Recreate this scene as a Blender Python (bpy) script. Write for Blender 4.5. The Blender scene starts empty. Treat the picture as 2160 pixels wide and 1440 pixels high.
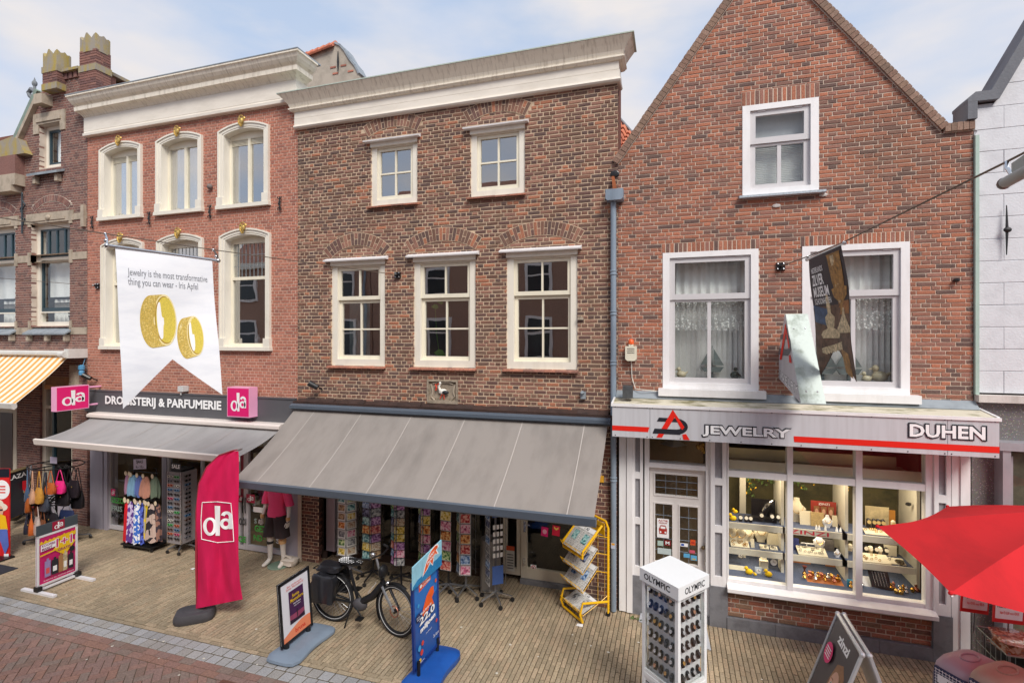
import bpy, math, random
from mathutils import Vector, Matrix
from math import sin, cos, pi as PI, radians as rad
MRot = Matrix.Rotation
sc = bpy.context.scene
col = sc.collection
random.seed(7)
# ---------------------------------------------------------------- camera, sky, sun, exposure
TH = rad(17.47); SN, CS = sin(TH), cos(TH); FP = 1080.0; HC = 4.18; HY = 712.0
cam = bpy.data.cameras.new('camera'); cam.lens = 18.0; cam.sensor_width = 36.0
cam.shift_y = -8/2160; cam.clip_start = 0.05; cam.clip_end = 3000
co = bpy.data.objects.new('camera', cam); col.objects.link(co)
co.location = (0,0, HC); co.rotation_euler = (PI/2,0, TH); sc.camera = co
EL, AZ = rad(47), rad(143)   # sun height; compass angle measured from +Y towards +X
w = bpy.data.worlds.new('World'); sc.world = w; w.use_nodes = True
nt = w.node_tree; nt.nodes.clear()
def nd(t, ty, **k):
 n = t.nodes.new(ty)
 for a, b in k.items():
  if a[0] == '_': n.inputs[a[1:]].default_value = b
  else: setattr(n, a, b)
 return n
sky = nd(nt, 'ShaderNodeTexSky', sky_type='NISHITA', sun_disc=False, sun_elevation=EL, sun_rotation=AZ, air_density=1.0, dust_density=1.5, ozone_density=1.0)
bg = nd(nt, 'ShaderNodeBackground'); bg.inputs['Strength'].default_value = 0.074
wo = nd(nt, 'ShaderNodeOutputWorld')
tc = nd(nt, 'ShaderNodeTexCoord'); mp = nd(nt, 'ShaderNodeMapping'); mp.inputs['Scale'].default_value = (1.0,1.0,2.6); mp.inputs['Location'].default_value = (3.1,1.2,.5)
n1 = nd(nt, 'ShaderNodeTexNoise'); n1.inputs['Scale'].default_value = 2.9; n1.inputs['Detail'].default_value = 7; n1.inputs['Roughness'].default_value = .5
cr = nd(nt, 'ShaderNodeValToRGB'); cr.color_ramp.elements[0].position = .38; cr.color_ramp.elements[1].position = .62
cr.color_ramp.elements[0].color = (.22,.22,.22,1); cr.color_ramp.elements[1].color = (1,1,1,1)
n2 = nd(nt, 'ShaderNodeTexNoise'); n2.inputs['Scale'].default_value = 3.7; n2.inputs['Detail'].default_value = 4
cc = nd(nt, 'ShaderNodeValToRGB'); cc.color_ramp.elements[0].position = .35; cc.color_ramp.elements[1].position = .65
cc.color_ramp.elements[0].color = (4.1,4.45,5.3,1); cc.color_ramp.elements[1].color = (5.3,5.05,5.0,1)
haz = nd(nt, 'ShaderNodeMixRGB'); haz.inputs[0].default_value = .62; haz.inputs[2].default_value = (3.5,4.6,6.3,1)
mx = nd(nt, 'ShaderNodeMixRGB')
L = nt.links.new
L(tc.outputs['Generated'], mp.inputs[0]); L(mp.outputs[0], n1.inputs[0]); L(mp.outputs[0], n2.inputs[0])
L(n1.outputs['Fac'], cr.inputs[0]); L(n2.outputs['Fac'], cc.inputs[0])
L(sky.outputs[0], haz.inputs[1]); L(haz.outputs[0], mx.inputs[1]); L(cc.outputs[0], mx.inputs[2]); L(cr.outputs[0], mx.inputs[0])
L(mx.outputs[0], bg.inputs['Color']); L(bg.outputs[0], wo.inputs['Surface'])
sl = bpy.data.lights.new('sun', 'SUN'); sl.energy = 1.5; sl.angle = rad(24); sl.color = (1,.95,.88)
so = bpy.data.objects.new('sun', sl); col.objects.link(so)
sd = Vector((sin(AZ)*cos(EL), cos(AZ)*cos(EL), sin(EL)))
so.rotation_euler = sd.to_track_quat('Z', 'Y').to_euler(); so.location = sd*50
vs = sc.view_settings; vs.view_transform = 'Standard'; vs.look = 'None'; vs.gamma = 1; vs.use_curve_mapping = False; vs.exposure = 1.14
sc.render.engine = 'CYCLES'
# ---------------------------------------------------------------- measuring helpers: the photograph's pixels to places in the street
def at(px, py, Y=8.0):                 # point on a plane parallel to the facades at distance Y -> (x, z)
 u = (px-1080)/FP; v = (HY-py)/FP; t = Y/(CS+u*SN)
 return t*(-SN+u*CS), HC+v*t
def gp(px, py, z=0.0):                 # point on a level plane -> (x, y)
 u = (px-1080)/FP; v = (HY-py)/FP; t = (z-HC)/v
 return t*(-SN+u*CS), t*(CS+u*SN)
def cp(px, py, t):                     # point at distance t straight ahead
 u = (px-1080)/FP; v = (HY-py)/FP
 return Vector((t*(-SN+u*CS), t*(CS+u*SN), HC+v*t))
def rect(xl, yt, xr, yb, Y=8.0):       # -> x0, x1, z0, z1
 x0, z1 = at(xl, yt, Y); x1, z0 = at(xr, yb, Y); return x0, x1, z0, z1
# ---------------------------------------------------------------- materials
def lin(c):
 return tuple(((x/255)/12.92 if x/255 <= .04045 else ((x/255+.055)/1.055)**2.4) for x in c[:3])
MC = {}
def mat(name, c, rough=.55, metal=0.0, var=.08, scale=6.0, bump=0.0, emit=0.0, spec=.5, trans=0, coat=0):
 """c: colour as 0-255 display values"""
 if name in MC: return MC[name]
 m = bpy.data.materials.new(name); m.use_nodes = True; t = m.node_tree; b = t.nodes['Principled BSDF']
 l = lin(c)
 b.inputs['Roughness'].default_value = rough; b.inputs['Metallic'].default_value = metal
 b.inputs['Specular IOR Level'].default_value = spec; b.inputs['Coat Weight'].default_value = coat
 if var > 0:
  tx = nd(t, 'ShaderNodeTexCoord')
  no = nd(t, 'ShaderNodeTexNoise'); no.inputs['Scale'].default_value = scale; no.inputs['Detail'].default_value = 6; no.inputs['Roughness'].default_value = .62
  r = nd(t, 'ShaderNodeValToRGB'); r.color_ramp.elements[0].position = .3; r.color_ramp.elements[1].position = .7
  r.color_ramp.elements[0].color = (*[x*(1-var) for x in l],1); r.color_ramp.elements[1].color = (*[min(1, x*(1+var)) for x in l],1)
  t.links.new(tx.outputs['Object'], no.inputs['Vector']); t.links.new(no.outputs['Fac'], r.inputs[0]); t.links.new(r.outputs[0], b.inputs['Base Color'])
  if bump:
   bu = nd(t, 'ShaderNodeBump'); bu.inputs['Strength'].default_value = bump; bu.inputs['Distance'].default_value = .01
   t.links.new(no.outputs['Fac'], bu.inputs['Height']); t.links.new(bu.outputs[0], b.inputs['Normal'])
 else: b.inputs['Base Color'].default_value = (*l, 1)
 if emit: b.inputs['Emission Color'].default_value = (*l, 1); b.inputs['Emission Strength'].default_value = emit
 MC[name] = m; return m
def stained(name, c, d, rough=.6, amount=.5, scale=3.0, stretch=(1,1,.25), lo=.45, hi=.7, bump=.1):
 """paint or stone of colour c with dirt of colour d in streaks"""
 if name in MC: return MC[name]
 m = bpy.data.materials.new(name); m.use_nodes = True; t = m.node_tree; b = t.nodes['Principled BSDF']
 b.inputs['Roughness'].default_value = rough
 tx = nd(t, 'ShaderNodeNewGeometry'); mpp = nd(t, 'ShaderNodeMapping'); mpp.inputs['Scale'].default_value = stretch
 no = nd(t, 'ShaderNodeTexNoise'); no.inputs['Scale'].default_value = scale; no.inputs['Detail'].default_value = 8; no.inputs['Roughness'].default_value = .65
 r = nd(t, 'ShaderNodeValToRGB'); r.color_ramp.elements[0].position = lo; r.color_ramp.elements[1].position = hi
 r.color_ramp.elements[0].color = (0,0,0,1); r.color_ramp.elements[1].color = (amount,)*3+(1,)
 mm = nd(t, 'ShaderNodeMixRGB'); mm.inputs[1].default_value = (*lin(c),1); mm.inputs[2].default_value = (*lin(d),1)
 bu = nd(t, 'ShaderNodeBump'); bu.inputs['Strength'].default_value = bump; bu.inputs['Distance'].default_value = .01
 n2 = nd(t, 'ShaderNodeTexNoise'); n2.inputs['Scale'].default_value = 40; n2.inputs['Detail'].default_value = 4
 K = t.links.new
 K(tx.outputs['Position'], mpp.inputs[0]); K(mpp.outputs[0], no.inputs['Vector']); K(no.outputs['Fac'], r.inputs[0]); K(r.outputs[0], mm.inputs[0])
 K(tx.outputs['Position'], n2.inputs['Vector']); K(n2.outputs['Fac'], bu.inputs['Height']); K(bu.outputs[0], b.inputs['Normal'])
 K(mm.outputs[0], b.inputs['Base Color']); MC[name] = m; return m
def brickmat(name, pal, rough=.85, dirt=.35, dscale=1.3, bump=.5, fine=60, grime=(.07,.06,.05), sat=.14, gain=1.1):
 """every brick takes its own colour from the list of clay colours"""
 m = bpy.data.materials.new(name); m.use_nodes = True; t = m.node_tree; b = t.nodes['Principled BSDF']; K = t.links.new
 pal = [tuple((v*(1-sat)+(.3*c[0]+.6*c[1]+.1*c[2])*sat)*gain for v in c) for c in pal]
 b.inputs['Roughness'].default_value = rough; b.inputs['Specular IOR Level'].default_value = .3
 g = nd(t, 'ShaderNodeNewGeometry'); oi = nd(t, 'ShaderNodeObjectInfo')
 ad = nd(t, 'ShaderNodeMath', operation='ADD'); fr = nd(t, 'ShaderNodeMath', operation='FRACT')
 K(g.outputs['Random Per Island'], ad.inputs[0]); K(oi.outputs['Random'], ad.inputs[1]); K(ad.outputs[0], fr.inputs[0])
 r = nd(t, 'ShaderNodeValToRGB'); r.color_ramp.interpolation = 'CONSTANT'; e = r.color_ramp.elements
 while len(e) < len(pal): e.new(.5)
 for i, c in enumerate(pal): e[i].position = i/len(pal); e[i].color = (*c, 1)
 K(fr.outputs[0], r.inputs[0])
 n1 = nd(t, 'ShaderNodeTexNoise'); n1.inputs['Scale'].default_value = fine; n1.inputs['Detail'].default_value = 5; n1.inputs['Roughness'].default_value = .7
 n2 = nd(t, 'ShaderNodeTexNoise'); n2.inputs['Scale'].default_value = dscale; n2.inputs['Detail'].default_value = 6
 K(g.outputs['Position'], n1.inputs['Vector']); K(g.outputs['Position'], n2.inputs['Vector'])
 mr = nd(t, 'ShaderNodeMapRange'); mr.inputs[1].default_value = .3; mr.inputs[2].default_value = .7; mr.inputs[3].default_value = .68; mr.inputs[4].default_value = 1.4
 K(n1.outputs['Fac'], mr.inputs[0])
 mu = nd(t, 'ShaderNodeVectorMath', operation='SCALE'); K(r.outputs[0], mu.inputs[0]); K(mr.outputs[0], mu.inputs['Scale'])
 r2 = nd(t, 'ShaderNodeMapRange'); r2.inputs[1].default_value = .45; r2.inputs[2].default_value = .75; r2.inputs[3].default_value = 0; r2.inputs[4].default_value = dirt
 K(n2.outputs['Fac'], r2.inputs[0])
 mm = nd(t, 'ShaderNodeMixRGB'); K(r2.outputs[0], mm.inputs[0]); K(mu.outputs[0], mm.inputs[1]); mm.inputs[2].default_value = (*grime, 1)
 K(mm.outputs[0], b.inputs['Base Color'])
 bu = nd(t, 'ShaderNodeBump'); bu.inputs['Strength'].default_value = bump; bu.inputs['Distance'].default_value = .006
 K(n1.outputs['Fac'], bu.inputs['Height']); K(bu.outputs[0], b.inputs['Normal'])
 MC[name] = m; return m
def glassmat(name, tint=(.975,.985,.98), ior=1.5, rough=.0, boost=1.0):
 m = bpy.data.materials.new(name); m.use_nodes = True; t = m.node_tree; t.nodes.clear(); K = t.links.new
 o = nd(t, 'ShaderNodeOutputMaterial'); tr = nd(t, 'ShaderNodeBsdfTransparent'); gl = nd(t, 'ShaderNodeBsdfGlossy'); fr = nd(t, 'ShaderNodeFresnel'); mxs = nd(t, 'ShaderNodeMixShader')
 tr.inputs[0].default_value = (*tint, 1); gl.inputs['Roughness'].default_value = rough; fr.inputs[0].default_value = ior
 # old glass is never quite flat
 ge = nd(t, 'ShaderNodeNewGeometry'); no = nd(t, 'ShaderNodeTexNoise'); no.inputs['Scale'].default_value = 2.2; no.inputs['Detail'].default_value = 1
 bu = nd(t, 'ShaderNodeBump'); bu.inputs['Strength'].default_value = .12; bu.inputs['Distance'].default_value = .01
 K(ge.outputs['Position'], no.inputs['Vector']); K(no.outputs['Fac'], bu.inputs['Height']); K(bu.outputs[0], gl.inputs['Normal'])
 mu = nd(t, 'ShaderNodeMath', operation='MULTIPLY', use_clamp=True); mu.inputs[1].default_value = boost
 bk = nd(t, 'ShaderNodeMath', operation='MULTIPLY_ADD'); bk.inputs[1].default_value = -boost; bk.inputs[2].default_value = boost; K(ge.outputs['Backfacing'], bk.inputs[0]); K(bk.outputs[0], mu.inputs[1])
 K(fr.outputs[0], mu.inputs[0]); K(mu.outputs[0], mxs.inputs[0]); K(tr.outputs[0], mxs.inputs[1]); K(gl.outputs[0], mxs.inputs[2]); K(mxs.outputs[0], o.inputs['Surface'])
 MC[name] = m; return m
# ---------------------------------------------------------------- objects
def wm(o):
 m = o.matrix_basis.copy()
 while o.parent: o = o.parent; m = o.matrix_basis @ m
 return m
def tag(o, label=None, cat=None, group=None, kind=None):
 if label: o['label'] = label
 if cat: o['category'] = cat
 if group: o['group'] = group
 if kind: o['kind'] = kind
 return o
def thing(name, label, cat, loc=(0,0,0), rz=0.0, group=None):
 o = bpy.data.objects.new(name, None); col.objects.link(o); o.empty_display_size = .2
 o.location = loc; o.rotation_euler = (0,0, rz); return tag(o, label, cat, group)
def link(o, parent=None):
 col.objects.link(o)
 if parent: o.parent = parent
 return o
def copy_tree(o, parent=None):
 c = o.copy(); col.objects.link(c)
 if parent is not None: c.parent = parent
 for ch in list(o.children): copy_tree(ch, c)
 return c
def clip(poly, a, b, c):               # keep a*x + b*z <= c
 out = []; n = len(poly)
 for i in range(n):
  p, q = poly[i], poly[(i+1) % n]; dp = a*p[0]+b*p[1]-c; dq = a*q[0]+b*q[1]-c
  if dp <= 0: out.append(p)
  if (dp < 0 < dq) or (dq < 0 < dp):
   k = dp/(dp-dq); out.append((p[0]+(q[0]-p[0])*k, p[1]+(q[1]-p[1])*k))
 return out
class MB:
 def __init__(s): s.v = []; s.f = []
 def add(s, vs, fs):
  o = len(s.v); s.v += [Vector(v) for v in vs]; s.f += [tuple(i+o for i in f) for f in fs]; return s
 def box(s, x0, x1, y0, y1, z0, z1, M=None):
  vs = [(x0, y0, z0),(x1, y0, z0),(x1, y1, z0),(x0, y1, z0),(x0, y0, z1),(x1, y0, z1),(x1, y1, z1),(x0, y1, z1)]
  if M: vs = [M @ Vector(v) for v in vs]
  return s.add(vs, [(0,3,2,1),(4,5,6,7),(0,1,5,4),(1,2,6,5),(2,3,7,6),(3,0,4,7)])
 def ext(s, poly, f0, f1):           # poly: 2D points, f0/f1 map (a, b) -> 3D for the two ends
  n = len(poly); vs = [f0(*p) for p in poly]+[f1(*p) for p in poly]
  return s.add(vs, [tuple(range(n)), tuple(range(2*n-1, n-1,-1))]+[(i, i+n, (i+1) % n+n, (i+1) % n) for i in range(n)])
 def xz(s, poly, y0, y1): return s.ext(poly, lambda a, b: (a, y0, b), lambda a, b: (a, y1, b))
 def xy(s, poly, z0, z1): return s.ext(poly, lambda a, b: (a, b, z1), lambda a, b: (a, b, z0))
 def yz(s, poly, x0, x1): return s.ext(poly, lambda a, b: (x0, a, b), lambda a, b: (x1, a, b))
 def quad(s, a, b, c, d): return s.add([a, b, c, d],[(0,1,2,3)])
 def slab(s, a, b, c, d, th):        # quad with thickness
  a, b, c, d = map(Vector, (a, b, c, d)); n = (b-a).cross(d-a).normalized()*th
  return s.add([a, b, c, d, a-n, b-n, c-n, d-n],[(0,1,2,3),(7,6,5,4),(0,4,5,1),(1,5,6,2),(2,6,7,3),(3,7,4,0)])
 def tube(s, pts, r, n=8, closed=False):
  pts = [Vector(p) for p in pts]; N = len(pts); rr = r if isinstance(r, (list, tuple)) else [r]*N; rings = []
  up = None
  for i, p in enumerate(pts):
   if closed: d = pts[(i+1) % N]-pts[i-1]
   else: d = pts[min(i+1, N-1)]-pts[max(i-1,0)]
   if d.length < 1e-9: d = Vector((0,0,1))
   d.normalize()
   if up is None: up = Vector((0,0,1)) if abs(d.z) < .9 else Vector((1,0,0))
   a = up-d*up.dot(d)
   if a.length < 1e-4: a = d.orthogonal()
   a.normalize(); b = d.cross(a); up = a
   rings.append([p+(a*cos(k*2*PI/n)+b*sin(k*2*PI/n))*rr[i] for k in range(n)])
  vs = [v for q in rings for v in q]; fs = []
  for i in range(N if closed else N-1):
   j = (i+1) % N
   for k in range(n): fs.append((i*n+k, i*n+(k+1) % n, j*n+(k+1) % n, j*n+k))
  if not closed: fs += [tuple(range(n-1,-1,-1)), tuple((N-1)*n+k for k in range(n))]
  return s.add(vs, fs)
 def lathe(s, prof, c=(0,0,0), n=16, M=None):   # prof: (r, z)
  vs = []; fs = []; m = len(prof)
  for (r, z) in prof:
   for k in range(n):
    a = k*2*PI/n; vs.append(Vector((r*cos(a), r*sin(a), z)))
  for i in range(m-1):
   for k in range(n): fs.append((i*n+k, i*n+(k+1) % n, (i+1)*n+(k+1) % n, (i+1)*n+k))
  fs += [tuple(range(n-1,-1,-1)), tuple((m-1)*n+k for k in range(n))]
  if M: vs = [M @ v for v in vs]
  return s.add([v+Vector(c) for v in vs], fs)
 def ball(s, c, r, n=10, sq=(1,1,1), M=None):
  pr = [(max(.001, sin(i*PI/(n//2+1)))*r, -cos(i*PI/(n//2+1))*r) for i in range(n//2+2)]
  T = Matrix.Diagonal((*sq, 1)); T = M @ T if M else T
  return s.lathe(pr, c, n, T)
 def poly_brick(s, poly, Y, depth, ch, rnd=None, jit=0.0, proud=0.0, f=None):
  """one brick: chamfered front face at Y-proud, body to Y+depth; f maps (x, y, z) elsewhere"""
  n = len(poly); cx = sum(p[0] for p in poly)/n; cz = sum(p[1] for p in poly)/n
  f = f or (lambda x, y, z: (x, y, z)); g = (lambda: rnd.uniform(-jit, jit)) if rnd else (lambda: 0)
  P = [(p[0]+g(), p[1]+g()) for p in poly]
  I = [(p[0]-math.copysign(min(ch, abs(p[0]-cx)*.6), p[0]-cx), p[1]-math.copysign(min(ch, abs(p[1]-cz)*.6), p[1]-cz)) for p in P]
  vs = [f(a, Y-proud+g(), b) for a, b in I]+[f(a, Y-proud+ch*.8, b) for a, b in P]+[f(a, Y+depth, b) for a, b in P]
  fs = [tuple(range(n))]
  for i in range(n):
   j = (i+1) % n; fs += [(i, i+n, j+n, j),(i+n, i+2*n, j+2*n, j+n)]
  return s.add(vs, fs)
 def mesh(s, name, m, smooth=False, T=None):
  me = bpy.data.meshes.new(name); vs = [T @ v for v in s.v] if T else s.v
  me.from_pydata([tuple(v) for v in vs],[], s.f)
  for q in (m if isinstance(m, list) else [m]): me.materials.append(q)
  if smooth:
   me.polygons.foreach_set('use_smooth', [True]*len(me.polygons))
  me.update(); return me
 def build(s, name, m, parent=None, local=False, smooth=False, label=None, cat=None, group=None, kind=None):
  T = None
  if parent is not None and not local: T = wm(parent).inverted()
  o = bpy.data.objects.new(name, s.mesh(name, m, smooth, T)); link(o, parent)
  if smooth:
   try:
    o.data.set_sharp_from_angle(angle=rad(38))
   except Exception: pass
  if parent is None and not local and len(s.v) and kind is None:   # origin at the thing's base
   xs = [v.x for v in s.v]; ys = [v.y for v in s.v]; zs = [v.z for v in s.v]
   c = Vector(((min(xs)+max(xs))/2,(min(ys)+max(ys))/2, min(zs)))
   o.data.transform(Matrix.Translation(-c)); o.location = c
  return tag(o, label, cat, group, kind)
# ---------------------------------------------------------------- lettering and flat print on a sheet
TXT = {}
def textgeo(s, bold=0.0, shear=0.0, space=1.0):
 k = (s, bold, shear, space)
 if k in TXT: return TXT[k]
 cu = bpy.data.curves.new('t', 'FONT'); cu.body = s; cu.size = 1; cu.offset = bold; cu.shear = shear; cu.resolution_u = 2; cu.space_character = space
 cu.dimensions = '2D'; cu.fill_mode = 'FRONT'
 o = bpy.data.objects.new('t', cu); me = bpy.data.meshes.new_from_object(o)
 vs = [v.co.copy() for v in me.vertices]; fs = [tuple(p.vertices) for p in me.polygons]
 bpy.data.objects.remove(o); bpy.data.curves.remove(cu); bpy.data.meshes.remove(me)
 x0 = min(v.x for v in vs); x1 = max(v.x for v in vs); y0 = min(v.y for v in vs); y1 = max(v.y for v in vs)
 TXT[k] = ([((v.x-x0)/(x1-x0),(v.y-y0)/(y1-y0)) for v in vs], fs, (x1-x0)/(y1-y0)); return TXT[k]
class Sheet:
 """a flat face: origin O (lower left), directions X, Y of full width and height; prints go on it in thin layers"""
 def __init__(s, O, PX, PY, parent, bend=None):
  s.O = Vector(O); s.X = Vector(PX)-s.O; s.Y = Vector(PY)-s.O; s.N = s.X.cross(s.Y).normalized(); s.p = parent; s.k = 1; s.bend = bend
 def P(s, a, b, d=0.0):
  q = s.O+s.X*a+s.Y*b+s.N*d
  return s.bend(q, a, b) if s.bend else q
 def poly(s, pts, m, name='print', d=None):
  if d is None: d = .0012*s.k; s.k += 1
  mb = MB(); mb.add([s.P(a, b, d) for a, b in pts],[tuple(range(len(pts)))]); return mb.build(name, m, s.p)
 def box(s, a0, b0, a1, b1, m, name='print', d=None): return s.poly([(a0, b0),(a1, b0),(a1, b1),(a0, b1)], m, name, d)
 def disc(s, a, b, ra, rb, m, name='print', n=20, d=None, a0=0, a1=360):
  return s.poly([(a+ra*cos(rad(a0+(a1-a0)*i/n)), b+rb*sin(rad(a0+(a1-a0)*i/n))) for i in range(n if a1-a0 >= 360 else n+1)], m, name, d)
 def text(s, t, a0, b0, a1, b1, m, bold=0.0, shear=0.0, up=0.0, d=None, name='lettering', space=1.0):
  """fitted to the box; up tilts the baseline (rise in sheet heights)"""
  vs, fs, _ = textgeo(t, bold, shear, space)
  if d is None: d = .0012*s.k; s.k += 1
  mb = MB(); mb.add([s.P(a0+(a1-a0)*x, b0+(b1-b0)*y+up*x, d) for x, y in vs], fs); return mb.build(name, m, s.p)
# ---------------------------------------------------------------- masonry
IND = 300
def bricks(wall, m, polys, Y, depth, ch, jit, pr, seed, std=None, name='brick', f=None, vis=None):
 """polys: [(poly, is_whole, cx, cz, L)]; the 300 that show largest become objects, the rest one mesh"""
 rnd = random.Random(seed)
 def score(p):
  x, z, Lb = p[2], p[3], p[4]
  fw = -SN*x+CS*Y; rt = CS*x+SN*Y
  if fw < .3: return 1e9
  u = rt/fw*FP+1080; v = HY-(z-HC)/fw*FP
  if u < -20 or u > 2180 or v < -20 or v > 1460: return 1e8+fw
  if vis and not vis(u, v): return 1e7+fw
  return fw*fw/Lb
 ordr = sorted([p for p in polys if p[1]], key=score)[:IND]
 ids = set(id(p) for p in ordr); cache = {}
 for p in ordr:
  k = (round(p[4],4), rnd.randrange(5))
  if k not in cache:
   mb = MB(); q = [(a-p[2], b-p[3]) for a, b in p[0]]; mb.poly_brick(q, 0, depth, ch, rnd, jit, rnd.uniform(0, pr)); cache[k] = mb.mesh(name, m)
  o = bpy.data.objects.new(name, cache[k]); link(o, wall)
  o.location = wm(wall).inverted() @ Vector((p[2], Y, p[3]))
 mb = MB()
 for p in polys:
  if id(p) not in ids: mb.poly_brick(p[0], Y, depth, ch, rnd, jit, rnd.uniform(0, pr))
 if mb.v: mb.build('brick_courses', m, wall, kind='stuff')
def wall_bricks(B, x0, x1, z0, z1, Y, pitch, hd, joint, opens, bm, mm, seed, bond='cross', roof=None, skip=None, ch=.004, jit=.0016, pr=.003, depth=.1, start=0.0, name='wall', thick=.22, vis=None):
 """a brick wall: mortar sheet with real openings, bricks laid course by course. roof: [(x, z),...] top line"""
 rnd = random.Random(seed); st = 2*hd
 def strip(x):
  for i in range(len(roof)-1):
   if roof[i][0] <= x <= roof[i+1][0]: return roof[i], roof[i+1]
 def cut(poly, cx):
  if not roof: return clip(poly, 0,1, z1)
  s2 = strip(cx)
  if not s2: return []
  (ax, az),(bx, bz) = s2; k = (bz-az)/(bx-ax)
  return clip(poly, -k, 1, az-k*ax)
 xs = sorted(set([x0, x1]+[v for o in opens for v in o[:2] if x0 < v < x1]+([p[0] for p in roof if x0 < p[0] < x1] if roof else [])))
 zs = sorted(set([z0, z1]+[v for o in opens for v in o[2:4] if z0 < v < z1]))
 mb = MB(); g = .005
 for i in range(len(xs)-1):
  for j in range(len(zs)-1):
   a, b, c, d = xs[i], xs[i+1], zs[j], zs[j+1]; cx, cz = (a+b)/2,(c+d)/2
   if any(o[0] < cx < o[1] and o[2] < cz < o[3] for o in opens): continue
   q = cut([(a, c),(b, c),(b, d),(a, d)], cx)
   if len(q) > 2: mb.add([(p[0], Y+.006, p[1]) for p in q],[tuple(range(len(q)))])
 for o in opens:                     # the sides of the openings
  a, b, c, d = max(o[0], x0), min(o[1], x1), max(o[2], z0), min(o[3], z1)
  for (p, q) in (((a, c),(a, d)),((a, d),(b, d)),((b, d),(b, c)),((b, c),(a, c))):
   mb.add([(p[0], Y+.006, p[1]),(p[0], Y+thick, p[1]),(q[0], Y+thick, q[1]),(q[0], Y+.006, q[1])],[(0,1,2,3)])
 wall = mb.build(name, mm, B)
 out = []; r = 0; z = z0
 while z < z1-.01:
  za, zb = z+joint/2, z+pitch-joint/2
  stretch = (r % 2 == 0) if bond != 'header' else (r % 6 == 0)
  x = x0-start-(st/2 if (r//2) % 2 and stretch else 0)-(hd/2 if not stretch else 0)
  while x < x1:
   Lb = st if stretch else hd
   if bond == 'mixed' and rnd.random() < .12: Lb = hd if stretch else st
   polys = [(max(x+joint/2, x0), min(x+Lb-joint/2, x1), za, zb, x >= x0 and x+Lb <= x1)]; x += Lb
   for o in opens:
    nx = []
    for (a, b, c, d, wh) in polys:
     if b <= o[0] or a >= o[1] or d <= o[2] or c >= o[3]: nx.append((a, b, c, d, wh)); continue
     if a < o[0]-.002: nx.append((a, o[0], c, d, False))
     if b > o[1]+.002: nx.append((o[1], b, c, d, False))
     a2, b2 = max(a, o[0]), min(b, o[1])
     if c < o[2]-.006: nx.append((a2, b2, c, o[2]-.001, False))
     if d > o[3]+.006: nx.append((a2, b2, o[3]+.001, d, False))
    polys = nx
   for (a, b, c, d, wh) in polys:
    if b-a < .012 or d-c < .01: continue
    cx, cz = (a+b)/2,(c+d)/2
    if skip and skip(cx, cz): continue
    q = cut([(a, c),(b, c),(b, d),(a, d)], cx)
    if len(q) < 3: continue
    A = abs(sum(q[i][0]*q[(i+1) % len(q)][1]-q[(i+1) % len(q)][0]*q[i][1] for i in range(len(q))))/2
    if A < .0004: continue
    out.append((q, wh and A > (b-a)*(d-c)*.999, cx, cz, b-a))
  z += pitch; r += 1
 bricks(wall, bm, out, Y, depth, ch, jit, pr, seed+1, vis=vis)
 return wall
def circ(p, q, r):
 ax, ay = p; bx, by = q; cx, cy = r; d = 2*(ax*(by-cy)+bx*(cy-ay)+cx*(ay-by))
 ux = ((ax*ax+ay*ay)*(by-cy)+(bx*bx+by*by)*(cy-ay)+(cx*cx+cy*cy)*(ay-by))/d
 uy = ((ax*ax+ay*ay)*(cx-bx)+(bx*bx+by*by)*(ax-cx)+(cx*cx+cy*cy)*(bx-ax))/d
 return ux, uy, math.hypot(ax-ux, ay-uy)
def arch(B, ol, op, orr, th, n, bm, mm, Y=8.0, seed=1, two=True, pw=.008):
 """segmental relieving arch of bricks; outer left, peak, right points in (x, z)"""
 cx, cz, R = circ(ol, op, orr); a0 = math.atan2(ol[1]-cz, ol[0]-cx); a1 = math.atan2(orr[1]-cz, orr[0]-cx)
 rnd = random.Random(seed); r0 = R-th
 pt = lambda a, r: (cx+r*cos(a), cz+r*sin(a))
 mb = MB(); N = 24; e = .008/R
 for i in range(N):
  p, q = a0+e+(a1-a0-2*e)*i/N, a0+e+(a1-a0-2*e)*(i+1)/N
  mb.xz([pt(p, r0-.008), pt(q, r0-.008), pt(q, R+.008), pt(p, R+.008)], Y-.0055, Y+.05)
 A = mb.build('arch', mm, B)
 for i in range(n):
  p, q = a0+(a1-a0)*(i+.07)/n, a0+(a1-a0)*(i+.93)/n
  rr = [(r0, R)] if not two or i % 2 == 0 else ([(r0, r0+th*.47),(r0+th*.53, R)] if two is True else [(r0, R)])
  for (ra, rb) in rr:
   m = MB(); m.poly_brick([pt(q, ra), pt(p, ra), pt(p, rb), pt(q, rb)][::-1], Y-.008,.05,.004, rnd, .0015, rnd.uniform(0,.003)); m.build('arch_brick', bm, A)
 return lambda x, z: (r0+.012 < math.hypot(x-cx, z-cz) < R-.012) and (a1 < math.atan2(z-cz, x-cx) < a0)
def rowlock(B, x0, x1, z0, z1, Y, n, bm, mm, seed, name='lintel'):
 """a row of bricks on end over an opening"""
 mb = MB(); mb.box(x0, x1, Y-.003, Y+.1, z0, z1); A = mb.build(name, mm, B); rnd = random.Random(seed); w_ = (x1-x0)/n
 for i in range(n):
  m = MB(); a = x0+i*w_
  m.poly_brick([(a+.005, z0+.002),(a+w_-.005, z0+.002),(a+w_-.005, z1-.003),(a+.005, z1-.003)], Y-.005,.1,.004, rnd, .0015, rnd.uniform(0,.004)); m.build('lintel_brick', bm, A)
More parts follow.
